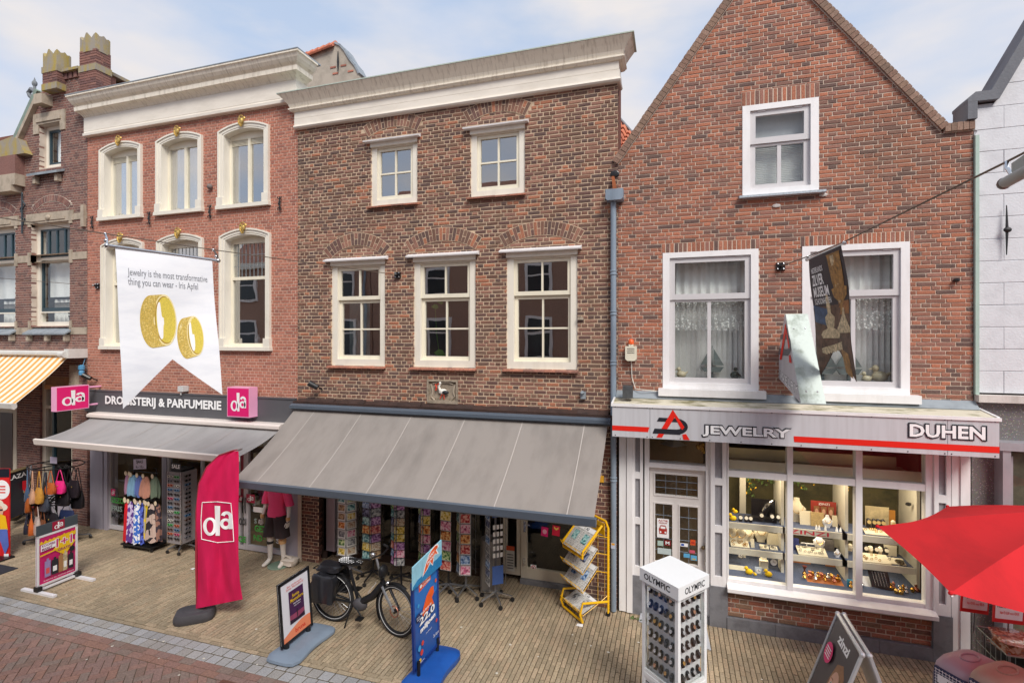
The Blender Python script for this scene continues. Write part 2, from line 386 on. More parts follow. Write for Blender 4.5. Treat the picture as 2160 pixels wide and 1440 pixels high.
def window(B, R, Yf, fw, sw, layout, fm, sm, gm, bw=.028, label=None, fd=.09, sd=.045, recess=.02, arch_rise=0, glass_back=.03, curtain=None, dark=None, name='window'):
 """R = outer frame rectangle. layout: [(z0, z1, columns, rows)] sashes as fractions of the clear height, bottom first"""
 x0, x1, z0, z1 = R
 mb = MB()
 mb.box(x0, x0+fw, Yf, Yf+fd, z0, z1); mb.box(x1-fw, x1, Yf, Yf+fd, z0, z1); mb.box(x0+fw, x1-fw, Yf, Yf+fd, z0, z0+fw); mb.box(x0+fw, x1-fw, Yf, Yf+fd, z1-fw, z1)
 W = mb.build(name, fm, B, label=label)
 a, b, c, d = x0+fw, x1-fw, z0+fw, z1-fw; Hh = d-c
 for i, (f0, f1, nc, nr) in enumerate(layout):
  p, q = c+f0*Hh, c+f1*Hh; y = Yf+recess+(0 if i == len(layout)-1 and len(layout) > 1 else (.045 if len(layout) > 1 else 0))
  s = MB(); e = .0015
  s.box(a+e, a+sw, y, y+sd, p+e, q-e); s.box(b-sw, b-e, y, y+sd, p+e, q-e); s.box(a+sw, b-sw, y, y+sd, p+e, p+sw*1.25); s.box(a+sw, b-sw, y, y+sd, q-sw, q-e)
  ga, gb, gc, gd = a+sw, b-sw, p+sw*1.25, q-sw
  for k in range(1, nc):
   xx = ga+(gb-ga)*k/nc; s.box(xx-bw/2, xx+bw/2, y+.006, y+sd-.004, gc, gd)
  for k in range(1, nr):
   zz = gc+(gd-gc)*k/nr; s.box(ga, gb, y+.008, y+sd-.006, zz-bw/2, zz+bw/2)
  s.build('sash', sm, W)
  for k in range(nc):
   for l in range(nr):
    u0 = ga+(gb-ga)*k/nc+(bw/2 if k else 0); u1 = ga+(gb-ga)*(k+1)/nc-(bw/2 if k < nc-1 else 0)
    v0 = gc+(gd-gc)*l/nr+(bw/2 if l else 0); v1 = gc+(gd-gc)*(l+1)/nr-(bw/2 if l < nr-1 else 0)
    MB().box(u0, u1, y+glass_back, y+glass_back+.004, v0, v1).build('pane', gm, W)
 return W
def drape(parent, x0, x1, z0, z1, y, m, folds=8, amp=.03, name='curtain', scallop=0.0, drop=0.0):
 mb = MB(); n = max(8, folds*8); vs = []; fs = []
 for i in range(n+1):
  k = i/n; x = x0+(x1-x0)*k; yy = y+amp*sin(k*folds*2*PI)+amp*.4*sin(k*folds*4.7+1)
  zb = z0+scallop*abs(sin(k*folds*PI))*-1+drop*sin(k*PI)
  vs += [(x, yy, zb),(x, yy, z1)]
  if i: fs.append((2*i-2,2*i, 2*i+1,2*i-1))
 mb.add(vs, fs); return mb.build(name, m, parent, smooth=True)
# ================================================================ materials used by the buildings
BM_MID = brickmat('brick_brown_mixed', [(.155,.075,.05),(.20,.09,.06),(.12,.07,.058),(.24,.11,.072),(.19,.09,.066),(.14,.08,.064),(.27,.125,.085),(.38,.135,.065),(.19,.105,.068),(.145,.072,.058),(.30,.14,.09),(.12,.066,.054),(.22,.10,.062),(.16,.085,.06)], dirt=.3)
BM_JW = brickmat('brick_warm_red', [(.32,.12,.07),(.37,.135,.075),(.25,.11,.078),(.18,.095,.075),(.41,.145,.08),(.29,.12,.08),(.13,.078,.066),(.33,.13,.078),(.27,.105,.065),(.22,.11,.082),(.39,.15,.09),(.30,.135,.098)], dirt=.5, dscale=.7, grime=(.16,.10,.07), sat=.07)
BM_DA = brickmat('brick_smooth_red', [(.41,.155,.10),(.45,.175,.115),(.37,.14,.092),(.42,.16,.108),(.39,.16,.108),(.31,.12,.085)], sat=.06, dirt=.15, bump=.3)
BM_LF = brickmat('brick_purple_brown', [(.20,.09,.07),(.24,.105,.08),(.17,.08,.07),(.22,.10,.08),(.15,.075,.065),(.26,.12,.09)], dirt=.25)
BM_PLINTH = brickmat('brick_rough_plinth', [(.30,.10,.055),(.34,.12,.065),(.26,.09,.055),(.18,.085,.06),(.22,.12,.07),(.36,.13,.07)], dirt=.4, dscale=2)
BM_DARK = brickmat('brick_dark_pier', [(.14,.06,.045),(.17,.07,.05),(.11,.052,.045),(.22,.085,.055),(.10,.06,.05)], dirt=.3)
MO_MID = stained('mortar_sand', (206,182,156),(150,124,100), rough=.95, amount=.6, stretch=(1,1,1), bump=.3)
MO_JW = stained('mortar_pale', (212,194,176),(166,140,120), rough=.95, amount=.5, stretch=(1,1,1), bump=.3)
MO_DA = stained('mortar_white', (222,200,182),(190,164,144), rough=.95, amount=.5, stretch=(1,1,1))
MO_GREY = stained('mortar_grey', (206,192,178),(140,126,112), rough=.95, amount=.6, stretch=(1,1,1))
CREAM = stained('cream_paint', (233,227,213),(176,168,150), rough=.4, amount=.35, scale=5, lo=.5, hi=.8, bump=.03)
CREAM2 = stained('sash_cream_paint', (236,229,208),(190,180,160), rough=.35, amount=.25, scale=6, bump=.02)
CORN = stained('cornice_weathered', (236,227,210),(146,130,108), rough=.55, amount=.45, scale=7, stretch=(3.2,1,.35), lo=.50, hi=.68, bump=.05)
FRIEZE = stained('frieze_paint', (231,223,210),(190,180,164), rough=.45, amount=.4, scale=3, stretch=(.6,1,2), bump=.02)
LEAD = stained('lead_sheet', (146,154,160),(96,104,112), rough=.5, amount=.7, stretch=(1,1,1))
ZINC = stained('zinc_pipe', (136,150,164),(100,112,126), rough=.4, amount=.6, scale=5)
WHITE = stained('white_paint', (240,238,238),(196,190,184), rough=.35, amount=.3, scale=5, bump=.02)
GREYP = mat('grey_window_paint', (206,203,204),.4, var=.03)
STONE = stained('pale_sandstone', (180,166,148),(120,110,94), rough=.85, amount=.7, scale=6, stretch=(1,1,.6), bump=.3)
LICH = stained('lichen_stone', (150,142,130),(168,146,62), rough=.9, amount=.85, scale=7, stretch=(1,1,.35), lo=.42, hi=.62, bump=.4)
BLUEST = stained('blue_stone', (122,122,126),(84,84,88), rough=.75, amount=.6, scale=8, stretch=(1,1,1), bump=.2)
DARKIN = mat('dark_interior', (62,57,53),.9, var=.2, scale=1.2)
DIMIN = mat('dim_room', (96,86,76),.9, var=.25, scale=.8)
CURT = mat('net_curtain', (246,247,245),.9, var=.05, scale=20)
IRON = mat('black_iron', (32,32,34),.5, var=.2)
TEAL = mat('dark_teal_paint', (42,66,76),.35, var=.1)
PAVR = stained('dark_brown_flashing', (66,48,42),(30,24,22), rough=.5, amount=.7, stretch=(1,1,3), scale=6, bump=.6)
GLASS = glassmat('window_glass', boost=11); GLASS_C = glassmat('curtained_glass', boost=2.2)
GLASS_S = glassmat('shop_glass', boost=1.35)
GOLD = mat('gilded_ornament', (196,164,92),.38,.55, var=.25, scale=30)
TERRA = brickmat('terracotta_sill', [(.42,.15,.085),(.38,.135,.08),(.34,.14,.095),(.46,.17,.10),(.30,.13,.09)], dirt=.4, dscale=5, fine=25)
TILE = brickmat('orange_roof_tile', [(.62,.19,.09),(.58,.17,.08),(.66,.22,.11),(.5,.15,.08)], dirt=.2, fine=20)
TILE_OLD = brickmat('weathered_roof_tile', [(.40,.17,.11),(.45,.18,.11),(.34,.15,.11)], dirt=.35, fine=20)
BLK = mat('black_plastic', (24,24,26),.35, var=.1)
CHROME = mat('chrome_steel', (200,202,205),.22,.9, var=.05)
def shell(B, x0, x1, z1, y0=8.23, y1=15.0, m=None, roof=True, zlow=0, name='rear_wall'):
 """side and rear walls of a house behind its facade, with floors so the rooms are closed"""
 m = m or BRICKPLAIN; mb = MB(); e = .012
 mb.box(x0+e, x0+.14, y0, y1, zlow, z1); mb.box(x1-.14, x1-e, y0, y1, zlow, z1); mb.box(x0+.14, x1-.14, y1-.15, y1, zlow, z1)
 if roof: mb.box(x0+.14, x1-.14, y0, y1-.15, z1-.12, z1)
 return mb.build(name, m, B)
BRICKPLAIN = mat('plain_brick_side', (120,76,62),.9, var=.2, scale=8)
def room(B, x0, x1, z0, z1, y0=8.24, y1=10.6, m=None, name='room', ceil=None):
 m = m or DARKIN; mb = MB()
 mb.quad((x0, y1, z0),(x1, y1, z0),(x1, y1, z1),(x0, y1, z1)); mb.quad((x0, y0, z0),(x0, y1, z0),(x0, y1, z1),(x0, y0, z1))
 mb.quad((x1, y0, z0),(x1, y0, z1),(x1, y1, z1),(x1, y1, z0)); mb.quad((x0, y0, z0),(x1, y0, z0),(x1, y1, z0),(x0, y1, z0)); mb.quad((x0, y0, z1),(x0, y1, z1),(x1, y1, z1),(x1, y0, z1))
 return mb.build(name, m, B)
def sweep(prof, x0, x1, ends=(0,0), back=8.3):
 """moulding: profile [(y, z)] from bottom to top, mitred returns at the ends"""
 mb = MB(); n = len(prof); vs = []
 ymax = max(p[0] for p in prof)
 for (y, z) in prof: vs.append((x0-(ymax-y)*ends[0], y, z))
 for (y, z) in prof: vs.append((x1+(ymax-y)*ends[1], y, z))
 fs = [(i, i+n, i+1+n, i+1) for i in range(n-1)]
 for (y, z) in prof: vs.append((x0-(ymax-y)*ends[0], back, z))
 for (y, z) in prof: vs.append((x1+(ymax-y)*ends[1], back, z))
 fs += [(i, i+1, i+1+2*n, i+2*n) for i in range(n-1)]+[(i+n, i+3*n, i+1+3*n, i+1+n) for i in range(n-1)]
 fs += [(n-1,2*n-1,4*n-1,3*n-1),(0,2*n, 3*n, n)]
 return mb.add(vs, fs)
# ================================================================ the drugstore house (tall red brick, white cornice)
XL, XD, XM, XJ, XW = -12.39,-6.76,-0.81,3.655,9.0
DA = thing('brick_house', 'smooth red brick house with white cornice and gilded ornaments over arched windows', 'house', ((XL+XD)/2,8,0))
def rr(xl, yt, xr, yb, Y=8.0): return rect(xl, yt, xr, yb, Y)
da_w = [rr(209,318,306,456), rr(327,302,435,438), rr(456,283,577,421), rr(213,521,309,733), rr(329,512,436,733), rr(460,497,579,732)]
topz = sum(w_[3] for w_ in da_w[:3])/3; botz = sum(w_[2] for w_ in da_w[:3])/3
t2 = sum(w_[3] for w_ in da_w[3:])/3; b2 = da_w[5][2]
wdt = 1.11
cxs = [(w_[0]+w_[1])/2 for w_ in da_w]
da_w = [((cxs[i]-.62),(cxs[i]+.62), botz if i < 3 else b2, topz if i < 3 else t2) for i in range(6)]
opens = [(a+.09, b-.09, c-.01, d+.02) for a, b, c, d in da_w]
zt = 8.72
wall_bricks(DA, XL+.004, XD-.002,2.94, zt, 8.0,.0594,.097,.0115, opens+[], BM_DA, MO_DA, 11, jit=.0006, pr=.0015, ch=.0025)
for i, (a, b, c, d) in enumerate(da_w):
 top = i < 3; rise = .13; cx = (a+b)/2; hw = (b-a)/2
 R = (hw*hw+rise*rise)/(2*rise); zc = d+rise-R
 def arcpts(h, n=14, dz=0.0):
  r = R-(hw-h)*.9
  th0 = math.asin(min(1, h/r)); return [(cx+r*sin(-th0+2*th0*k/n), zc+dz+r*cos(-th0+2*th0*k/n)) for k in range(n+1)]
 sur = MB()
 # moulded surround in three steps, segmental head
 for (h0, h1, y) in ((hw, hw-.035,7.945),(hw-.035, hw-.095,7.965),(hw-.095, hw-.13,7.975)):
  o_, i_ = arcpts(h0), arcpts(h1)
  for k in range(len(o_)-1): sur.xz([i_[k], i_[k+1], o_[k+1], o_[k]], y, 8.02)
  for sgn in (-1,1):
   xa, xb = sorted((cx+sgn*h0, cx+sgn*h1)); zo = o_[0][1]; zi = i_[0][1]
   sur.xz([(xa, c),(xb, c),(xb, zi if sgn < 0 else zo),(xa, zo if sgn < 0 else zi)], y, 8.02)
 for sgn in (-1,1): sur.box(*sorted((cx+sgn*(hw+.012), cx+sgn*(hw-.14))),7.93,8.02, c-.002, c+.17)
 W = sur.build('window', CREAM, DA)
 MB().box(cx-hw-.03, cx+hw+.03,7.92,8.2, c-.07, c).build('sill', CREAM, W)
 rv = MB(); h = hw-.13; ip = arcpts(h)
 for k in range(len(ip)-1):
  p, q = ip[k], ip[k+1]; rv.xz([(p[0], p[1]),(q[0], q[1]),(q[0], q[1]+.03),(p[0], p[1]+.03)],8.02,8.2)
 rv.box(cx-h-.03, cx-h, 8.02,8.2, c, ip[0][1]); rv.box(cx+h, cx+h+.03,8.02,8.2, c, ip[0][1]); rv.build('reveal', CREAM, W)
 # timber frame inside the reveal, arched head piece
 fr = MB(); yy = 8.13; ft = .045
 ip2 = arcpts(h-.001); zs_ = ip[0][1]-.06
 fr.xz([(cx-h, zs_)]+[(x, z) for x, z in ip2]+[(cx+h, zs_)], yy, yy+.07) if top or i == 5 else None
 fr.box(cx-h, cx-h+ft, yy, yy+.07, c, zs_); fr.box(cx+h-ft, cx+h, yy, yy+.07, c, zs_); fr.box(cx-h+ft, cx+h-ft, yy, yy+.07, c, c+.07)
 if top:
  fr.box(cx-.03, cx+.03, yy-.01, yy+.06, c+.07, zs_)
 else:
  fr.box(cx-h+ft, cx+h-ft, yy-.015, yy+.06, c+1.33, c+1.39)
  if i != 5: fr.xz([(cx-h, zs_)]+[(x, z) for x, z in ip2]+[(cx+h, zs_)], yy, yy+.07)
 fr.build('sash_frame', CREAM2, W)
 if top and i != 1:                    # louvred vent strip under the head
  for k in range(5):
   MB().box(cx-h+ft, cx+h-ft, yy+.01, yy+.05, zs_-.115+k*.026, zs_-.102+k*.026).build('vent_slat', CREAM2, W)
  MB().box(cx-h+ft, cx+h-ft, yy+.052, yy+.06, zs_-.12, zs_+.01).build('vent_back', DARKIN, W)
 if top:
  for sgn in (-1,1):
   xa, xb = sorted((cx+sgn*.03, cx+sgn*(h-ft))); MB().box(xa, xb, yy+.03, yy+.034, c+.07, zs_-(.12 if i != 1 else 0)).build('pane', GLASS, W)
 else:
  MB().box(cx-h+ft, cx+h-ft, yy+.03, yy+.034, c+.07, c+1.33).build('pane', GLASS, W)
  MB().box(cx-h+ft, cx+h-ft, yy+.03, yy+.034, c+1.39, zs_).build('pane', GLASS, W)
  ld = MB()                         # leaded lights in the top pane
  for k in range(1,9): ld.box(cx-h+ft+(2*h-2*ft)*k/9-.003, cx-h+ft+(2*h-2*ft)*k/9+.003, yy+.022, yy+.029, c+1.39, zs_)
  for k in range(1,3): ld.box(cx-h+ft, cx+h-ft, yy+.0215, yy+.0295, c+1.39+(zs_-c-1.39)*k/3-.003, c+1.39+(zs_-c-1.39)*k/3+.003)
  ld.build('leading', LEAD, W)
 # gilded rocaille at the crown of the arch
 g = MB(); kz = d+rise
 g.ball((cx, 7.93, kz+.0),.05,10,(1,.6,1.5)); g.ball((cx-.05,7.93, kz+.05),.036,8,(1.2,.6,1)); g.ball((cx+.05,7.93, kz+.05),.036,8,(1.2,.6,1)); g.ball((cx, 7.925, kz-.07),.03,8,(.9,.6,1.4))
 sp = [(cx+.05*cos(t_)*(1-t_*.1),7.915, kz+.075+.03*sin(t_)) for t_ in [k*.5 for k in range(12)]]
 g.tube(sp, .012,6); g.tube([(cx-.06,7.92, kz+.02),(cx-.045,7.905, kz-.04),(cx, 7.9, kz-.1),(cx+.01,7.905, kz-.12)],[.014,.016,.014,.006],6)
 g.tube([(cx+.055,7.92, kz+.03),(cx+.05,7.905, kz-.02),(cx+.02,7.9, kz-.06)],[.014,.015,.008],6)
 g.build('gilded_ornament', GOLD, W, smooth=True)
 if i in (0,1): drape(W, cx-h, cx+h, c, zs_, 8.24, CURT, 6,.02, 'blind')
 if i == 2: drape(W, cx-h, cx-h+.12, c, zs_, 8.26, CURT, 3,.02)
 if i == 5: drape(W, cx+h-.17, cx+h, c+.5, d, 8.27, CURT, 3,.03, drop=0)
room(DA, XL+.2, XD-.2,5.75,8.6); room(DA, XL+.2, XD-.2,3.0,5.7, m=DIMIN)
shell(DA, XL, XD, 8.9)
# vases on the sill inside
VW = mat('blue_white_china', (188,200,214),.2, var=.5, scale=30)
cx = cxs[5]
for k, (dx, r, h, nm, lb) in enumerate([(.02,.05,.17, 'vase', 'small white vase standing inside the right first-floor window of the drugstore house'),(.38,.055,.12, 'vase', 'blue and white china jar inside the right first-floor window of the drugstore house'),(.2,.03,.07, 'cup', 'tiny china cup between the vase and the jar in the drugstore house window')]):
 m = MB(); m.lathe([(r*.5,0),(r, h*.35),(r*.8, h*.6),(r*.35, h*.8),(r*.5, h)],(cx+dx, 8.3, b2+.075),14); m.build(nm, VW, None, smooth=True, label=lb, cat='vase' if nm == 'vase' else 'cup')
prof = [(7.93,8.60),(7.905,8.61),(7.90,8.66),(7.925,8.67),(7.935,8.70),(7.93,8.715),(7.93,9.02)]
fz = sweep(prof, XL-.0, XD+.02,(0,0),8.25).build('frieze', FRIEZE, DA)
prof = [(7.92,9.02),(7.90,9.05),(7.84,9.09),(7.80,9.10),(7.78,9.11),(7.775,9.19),(7.80,9.20),(7.79,9.215),(7.74,9.25),(7.70,9.30),(7.675,9.36),(7.65,9.37),(7.65,9.40)]
sweep(prof, XL, XD+.02,(.5,1),8.22).build('cornice', CORN, DA)
sweep([(7.655,9.40),(7.642,9.403),(7.642,9.42),(7.66,9.428)], XL-.15, XD+.29,(0,0),8.3).build('gutter_edge', LEAD, DA)
# wall anchors between the floors
def anchor(x, z, h, parent, m=IRON, kind=0):
 mb = MB()
 if kind == 0:
  mb.tube([(x, 7.965, z-h/2),(x, 7.955, z),(x, 7.965, z+h/2)],.012,6)
  for s_ in (-1,1):
   mb.tube([(x+s_*.005,7.96, z+h*.3),(x+s_*.045,7.95, z+h*.38),(x+s_*.035,7.96, z+h*.5)],.009,5); mb.tube([(x+s_*.005,7.96, z-h*.3),(x+s_*.045,7.95, z-h*.38),(x+s_*.035,7.96, z-h*.5)],.009,5)
   mb.tube([(x+s_*.03,7.955, z+.03),(x+s_*.012,7.95, z),(x+s_*.03,7.955, z-.03)],.009,5)
 elif kind == 1:
  mb.tube([(x, 7.95, z-h/2),(x, 7.95, z+h/2)],.016,6)
  mb.tube([(x, 7.95, z+h*.35),(x+.11,7.95, z+h*.22),(x-.05,7.95, z+h*.05)],.013,5); mb.tube([(x, 7.95, z+h*.2),(x-.07,7.95, z+h*.12),(x, 7.95, z+h*.02)],.012,5)
  mb.tube([(x, 7.95, z-h*.35),(x+.1,7.95, z-h*.12),(x-.04,7.95, z-h*.1)],.013,5); mb.ball((x, 7.95, z+h/2),.03,6,(1,.6,1.6))
 else:
  mb.tube([(x, 7.95, z-h/2),(x, 7.94, z),(x, 7.95, z+h/2)],[.006,.018,.006],6); mb.ball((x, 7.93, z),.035,8,(1.3,.8,1))
 return mb.build('wall_anchor', m, parent, smooth=True)
for px, py, hh in ((198,470,.27),(318,461,.27),(446,447,.26),(593,430,.26)):
 x, z = at(px, py); anchor(x, z, hh, DA)
x, z = at(446,395); MB().ball((x, 7.96, z),.055,10).build('vent_knob', mat('stone_knob', (120,108,104),.8), DA, smooth=True)
# grey shop fascia with its lettering
GREYF = mat('anthracite_fascia', (88,88,92),.45, var=.04)
x0, z1 = at(189,822,7.93); x1 = XD-.004; z0 = at(400,878,7.93)[1]; z1 = at(400,833,7.93)[1]
F_ = MB().box(XL+.03, x1,7.93,7.99, z0-.02, z1).build('fascia', GREYF, DA)
MB().box(XL+.03, x1,7.915,7.99, z1+.001, z1+.025).build('fascia_cap', GREYF, DA)
WPRINT = mat('white_print', (246,246,246),.5, var=0)
sh = Sheet((XL, 7.93, z0),(XL+1,7.93, z0),(XL, 7.93, z0+1), DA)
xa = at(222,850,7.92)[0]-XL; xb = at(467,860,7.92)[0]-XL; hgt = z1-z0
sh.text('DROGISTERIJ & PARFUMERIE', xa, hgt*.26, xb, hgt*.80, WPRINT, bold=.035, d=.012)
MB().box(XL+.03, x1,8.0,8.2,2.5,2.94).build('lintel_beam', GREYF, DA)
# ---- shop front of the drugstore
ALU = mat('pale_aluminium', (196,192,196),.45, var=.03)
LILAC = stained('grey_cladding', (176,170,182),(150,144,152), rough=.5, amount=.4)
def px_x(p, Y=8.0): return at(p, 1000, Y)[0]
sf = MB()
for (a, b) in ((190,216),(219,226)): sf.box(px_x(a, 7.97), px_x(b, 7.97),7.97,8.2,0,2.5)
sf.build('cladding_pillar', LILAC, DA)
z_g = .1
def glazed(B, xa, xb, za, zb, y, fwid, name='shop_window', cols=1, m=ALU):
 mb = MB(); mb.box(xa, xa+fwid, y, y+.06, za, zb); mb.box(xb-fwid, xb, y, y+.06, za, zb); mb.box(xa+fwid, xb-fwid, y, y+.06, za, za+fwid*1.6); mb.box(xa+fwid, xb-fwid, y, y+.06, zb-fwid, zb)
 for k in range(1, cols): xx = xa+(xb-xa)*k/cols; mb.box(xx-fwid/2, xx+fwid/2, y, y+.06, za+fwid*1.6, zb-fwid)
 W = mb.build(name, m, B)
 for k in range(cols):
  u0 = xa+(xb-xa)*k/cols+(fwid if k == 0 else fwid/2); u1 = xa+(xb-xa)*(k+1)/cols-(fwid if k == cols-1 else fwid/2)
  MB().box(u0, u1, y+.03, y+.036, za+fwid*1.6, zb-fwid).build('pane', GLASS_S, W)
 return W
xw0, xw1 = px_x(228,8.02), px_x(345,8.02)
W1 = glazed(DA, xw0, xw1,.02,2.5,8.02,.05)
xd0 = px_x(352,8.02); xd1 = px_x(502,8.02); xd2 = px_x(606,8.02)
MB().box(xw1, xd0,8.0,8.15,0,2.5).build('cladding_pillar', LILAC, DA)
W2 = glazed(DA, xd0, xd1,.02,2.5,8.02,.05, cols=2)
xm = px_x(517,8.02)
W3 = glazed(DA, xd1+.004, xm, .02,2.5,8.03,.045, name='door'); W4 = glazed(DA, xm+.004, xd2,.02,2.5,8.03,.06, name='door')
for X_ in (xm-.03, xm+.035):
 MB().tube([(X_, 7.99,.75),(X_, 7.98,.85),(X_, 7.98,.95),(X_, 7.99,1.05)],.01,6).build('door_handle', BLK, W3 if X_ < xm else W4)
MB().box(xd2+.003, px_x(632,7.95),7.95,8.2,0,2.5).build('cladding_pillar', LILAC, DA)
MB().box(px_x(628,7.93), px_x(635,7.93),7.93,7.948,0,2.5).build('pillar_trim', mat('pillar_beige_trim', (206,190,172),.5), DA)
SHOPW = mat('shop_interior_wall', (150,128,96),.8, var=.3, scale=2)
room(DA, XL+.2, XD-.15,.01,2.5,8.22,11, SHOPW, 'shop_interior')
shv = MB(); rnd = random.Random(3)
for y in (9.3,):
 for z in (.35,.8,1.25,1.7): shv.box(XL+1.1, XD-.3, y, y+.35, z, z+.03)
shv.build('store_shelf', mat('shelf_wood', (150,118,78),.7), DA)
pc = [mat('stock_%s' % n, c, .5, var=.1) for n, c in (('cream', (222,206,170)),('orange', (206,120,48)),('green', (96,130,70)),('red', (176,46,52)),('brown', (110,76,50)),('white', (230,228,222)))]
pm = [MB() for _ in pc]
for z in (.38,.83,1.28,1.73):
 x = XL+1.15
 while x < XD-.4:
  w_ = rnd.uniform(.05,.13); h_ = rnd.uniform(.1,.3); k = rnd.randrange(len(pc)); pm[k].box(x, x+w_*.9,9.32,9.42, z, z+h_); x += w_
for k, m in enumerate(pc): pm[k].build('shelf_stock', m, DA, kind='stuff')
MG = mat('sticker_green', (66,168,70),.5, var=0); PINK = mat('logo_pink', (226,22,112),.45, var=.02); MGr = mat('sticker_grey', (150,168,160),.5, var=0); MDk = mat('sticker_dark', (52,56,60),.5, var=0); WINE = mat('window_wine_film', (132,30,52),.5, var=.05)
def stick(px, py, px2, py2, s, m, B, Y=8.012, bold=.03):
 """lettering stuck on the glass: from the lower left to the upper right corner"""
 x0, z0 = at(px, py, Y); x1, _ = at(px2, py2, Y); z1 = at((px+px2)/2, py2, Y)[1]; z0 = at((px+px2)/2, py, Y)[1]
 S_ = Sheet((x0, Y, z0),(x1, Y, z0),(x0, Y, z1), B); S_.k = 0; return S_.text(s, 0,0,1,1, m, bold=bold, d=0)
def logo_da(S_, a0, b0, a1, b1, m, up=0.0, d=None):
 """the two white letters, joined; thick d stem over a round bowl, small a"""
 W_ = a1-a0; H_ = b1-b0
 if d is None: d = .0012*S_.k; S_.k += 1
 mb = MB()
 P = lambda x, y: S_.P(a0+W_*x, b0+H_*y+up*x, d)
 def ring(cx, cy, rx, ry, ix, iy, ox, oy, t0, t1, n=26):
  A = []; Bv = []
  for k in range(n+1):
   t_ = rad(t0+(t1-t0)*k/n); A.append((cx+rx*cos(t_), cy+ry*sin(t_))); Bv.append((cx+ox+ix*cos(t_), cy+oy+iy*sin(t_)))
  for k in range(n): mb.add([P(*A[k]), P(*A[k+1]), P(*Bv[k+1]), P(*Bv[k])],[(0,1,2,3)])
 ring(.24,.29,.24,.29,.12,.205,-.005,0,0,360)
 for k in range(10):
  y0, y1 = k/10,(k+1)/10; lx = lambda y: .43-.045*y; rx_ = lambda y: .57+.005*y
  for f0, f1 in ((0,.5),(.5,1)): mb.add([P(lx(y)+(rx_(y)-lx(y))*f, y) for y, f in ((y0, f0),(y0, f1),(y1, f1),(y1, f0))],[(0,1,2,3)])
 ring(.77,.37,.20,.19,.085,.095,.0,.0,0,360)
 mb.add([P(.87,.19), P(1.0,.19), P(1.0,.63), P(.87,.63)],[(0,1,2,3)])
 ring(.80,.62,.20,.20,.07,.10,0,-.01,0,165)
 return mb.build('lettering', m, S_.p)
x0, z0 = at(234,1044,8.012); x1, z1 = at(243,1031,8.012)
S_ = Sheet((x0,8.012, z0),(x1,8.012, z0),(x0,8.012, z1), W1); S_.box(0,0,1,1, PINK, d=0); logo_da(S_, .15,.15,.85,.85, WPRINT)
stick(234,1062,276,1050, 'GEZOND', MG, W1); stick(235,1078,258,1066, 'FRIS', MGr, W1); stick(235,1093,262,1081, 'MOOI', MDk, W1); stick(266,1080,273,1069, 'M', MDk, W1)
for (a, b, c, d, s, m, B_) in ((504,1107,519,1092, 'OOI', MDk, W3),(502,1143,519,1130, 'GE', MG, W3),(536,1104,548,1093, 'S \u00b7', MGr, W4),(537,1124,592,1110, 'GEZOND', MG, W4),(535,1141,560,1128, 'ND \u00b7', MG, W4),(582,1146,591,1135, 'S', WPRINT, W4)): stick(a, b, c, d, s, m, B_)
for (a, b, c, d, B_) in ((503,1058,512,1045, W3),(519,1059,537,1043, W4)):
 x0, z0 = at(a, b, 8.0); x1, z1 = at(c, d, 8.0); S_ = Sheet((x0,8.005, z0),(x1,8.005, z0),(x0,8.005, z1), B_); S_.box(0,0,1,1, mat('sticker_wine', (164,24,60),.5, var=0), d=0); logo_da(S_, .15,.2,.85,.85, WPRINT)
x0, z1 = at(502,1035,8.035); x1, z0 = at(516,1150,8.035); MB().box(x0, px_x(515,8.035),8.04,8.043,.95,2.2).build('window_film', WINE, W3)
x0, z1 = at(534,1068,8.02); x1, z0 = at(558,1082,8.02); MB().box(x0, x1,8.024,8.028, z0, z1).build('paper_notice', mat('white_paper', (236,232,230),.7), W4)
# ================================================================ the middle house
MD = thing('brick_house', 'brown brick house with relieving arches and a stork stone above the large grey awning', 'house', ((XD+XM)/2,8,0))
mw = {1: rr(782,303,880,426),2: rr(992,273,1107,407),3: rr(698,553,812,772),4: rr(872,543,1003,774),5: rr(1068,532,1218,782)}
zt_ = (mw[3][3]+mw[4][3]+mw[5][3])/3; zb_ = (mw[3][2]+mw[4][2]+mw[5][2])/3
for k in (3,4,5): mw[k] = (mw[k][0], mw[k][1], zb_, zt_)
zt_ = (mw[1][3]+mw[2][3])/2; zb_ = (mw[1][2]+mw[2][2])/2
for k in (1,2): mw[k] = (mw[k][0], mw[k][1], zb_, zt_)
apx = {1: ((767,272),(830,241),(891,248)),2: ((978,238),(1056,207),(1121,218)),3: ((683,527),(750,492),(823,523)),4: ((855,512),(938,480),(1016,500)),5: ((1053,500),(1145,467),(1233,485))}
skips = []
for k, (p, q, r) in apx.items():
 p, q, r = at(*p), at(*q), at(*r); zz = (p[1]+r[1])/2; xm_ = (p[0]+r[0])/2
 skips.append(arch(MD, (p[0], zz),(xm_, q[1]),(r[0], zz),.215, {1: 17,2: 19,3: 19,4: 22,5: 24}[k], BM_MID, MO_MID, seed=k))
stork = rr(901,800,966,852)
opens = [mw[k] for k in mw]+[(stork[0], stork[1], stork[2], stork[3])]
wall_bricks(MD, XD+.002, XM-.002,3.02,8.14,8.0,.0629,.1025,.0145, opens, BM_MID, MO_MID, 21, bond='mixed', skip=lambda x, z: any(s(x, z) for s in skips), ch=.006, jit=.0028, pr=.004)
HOOD = WHITE
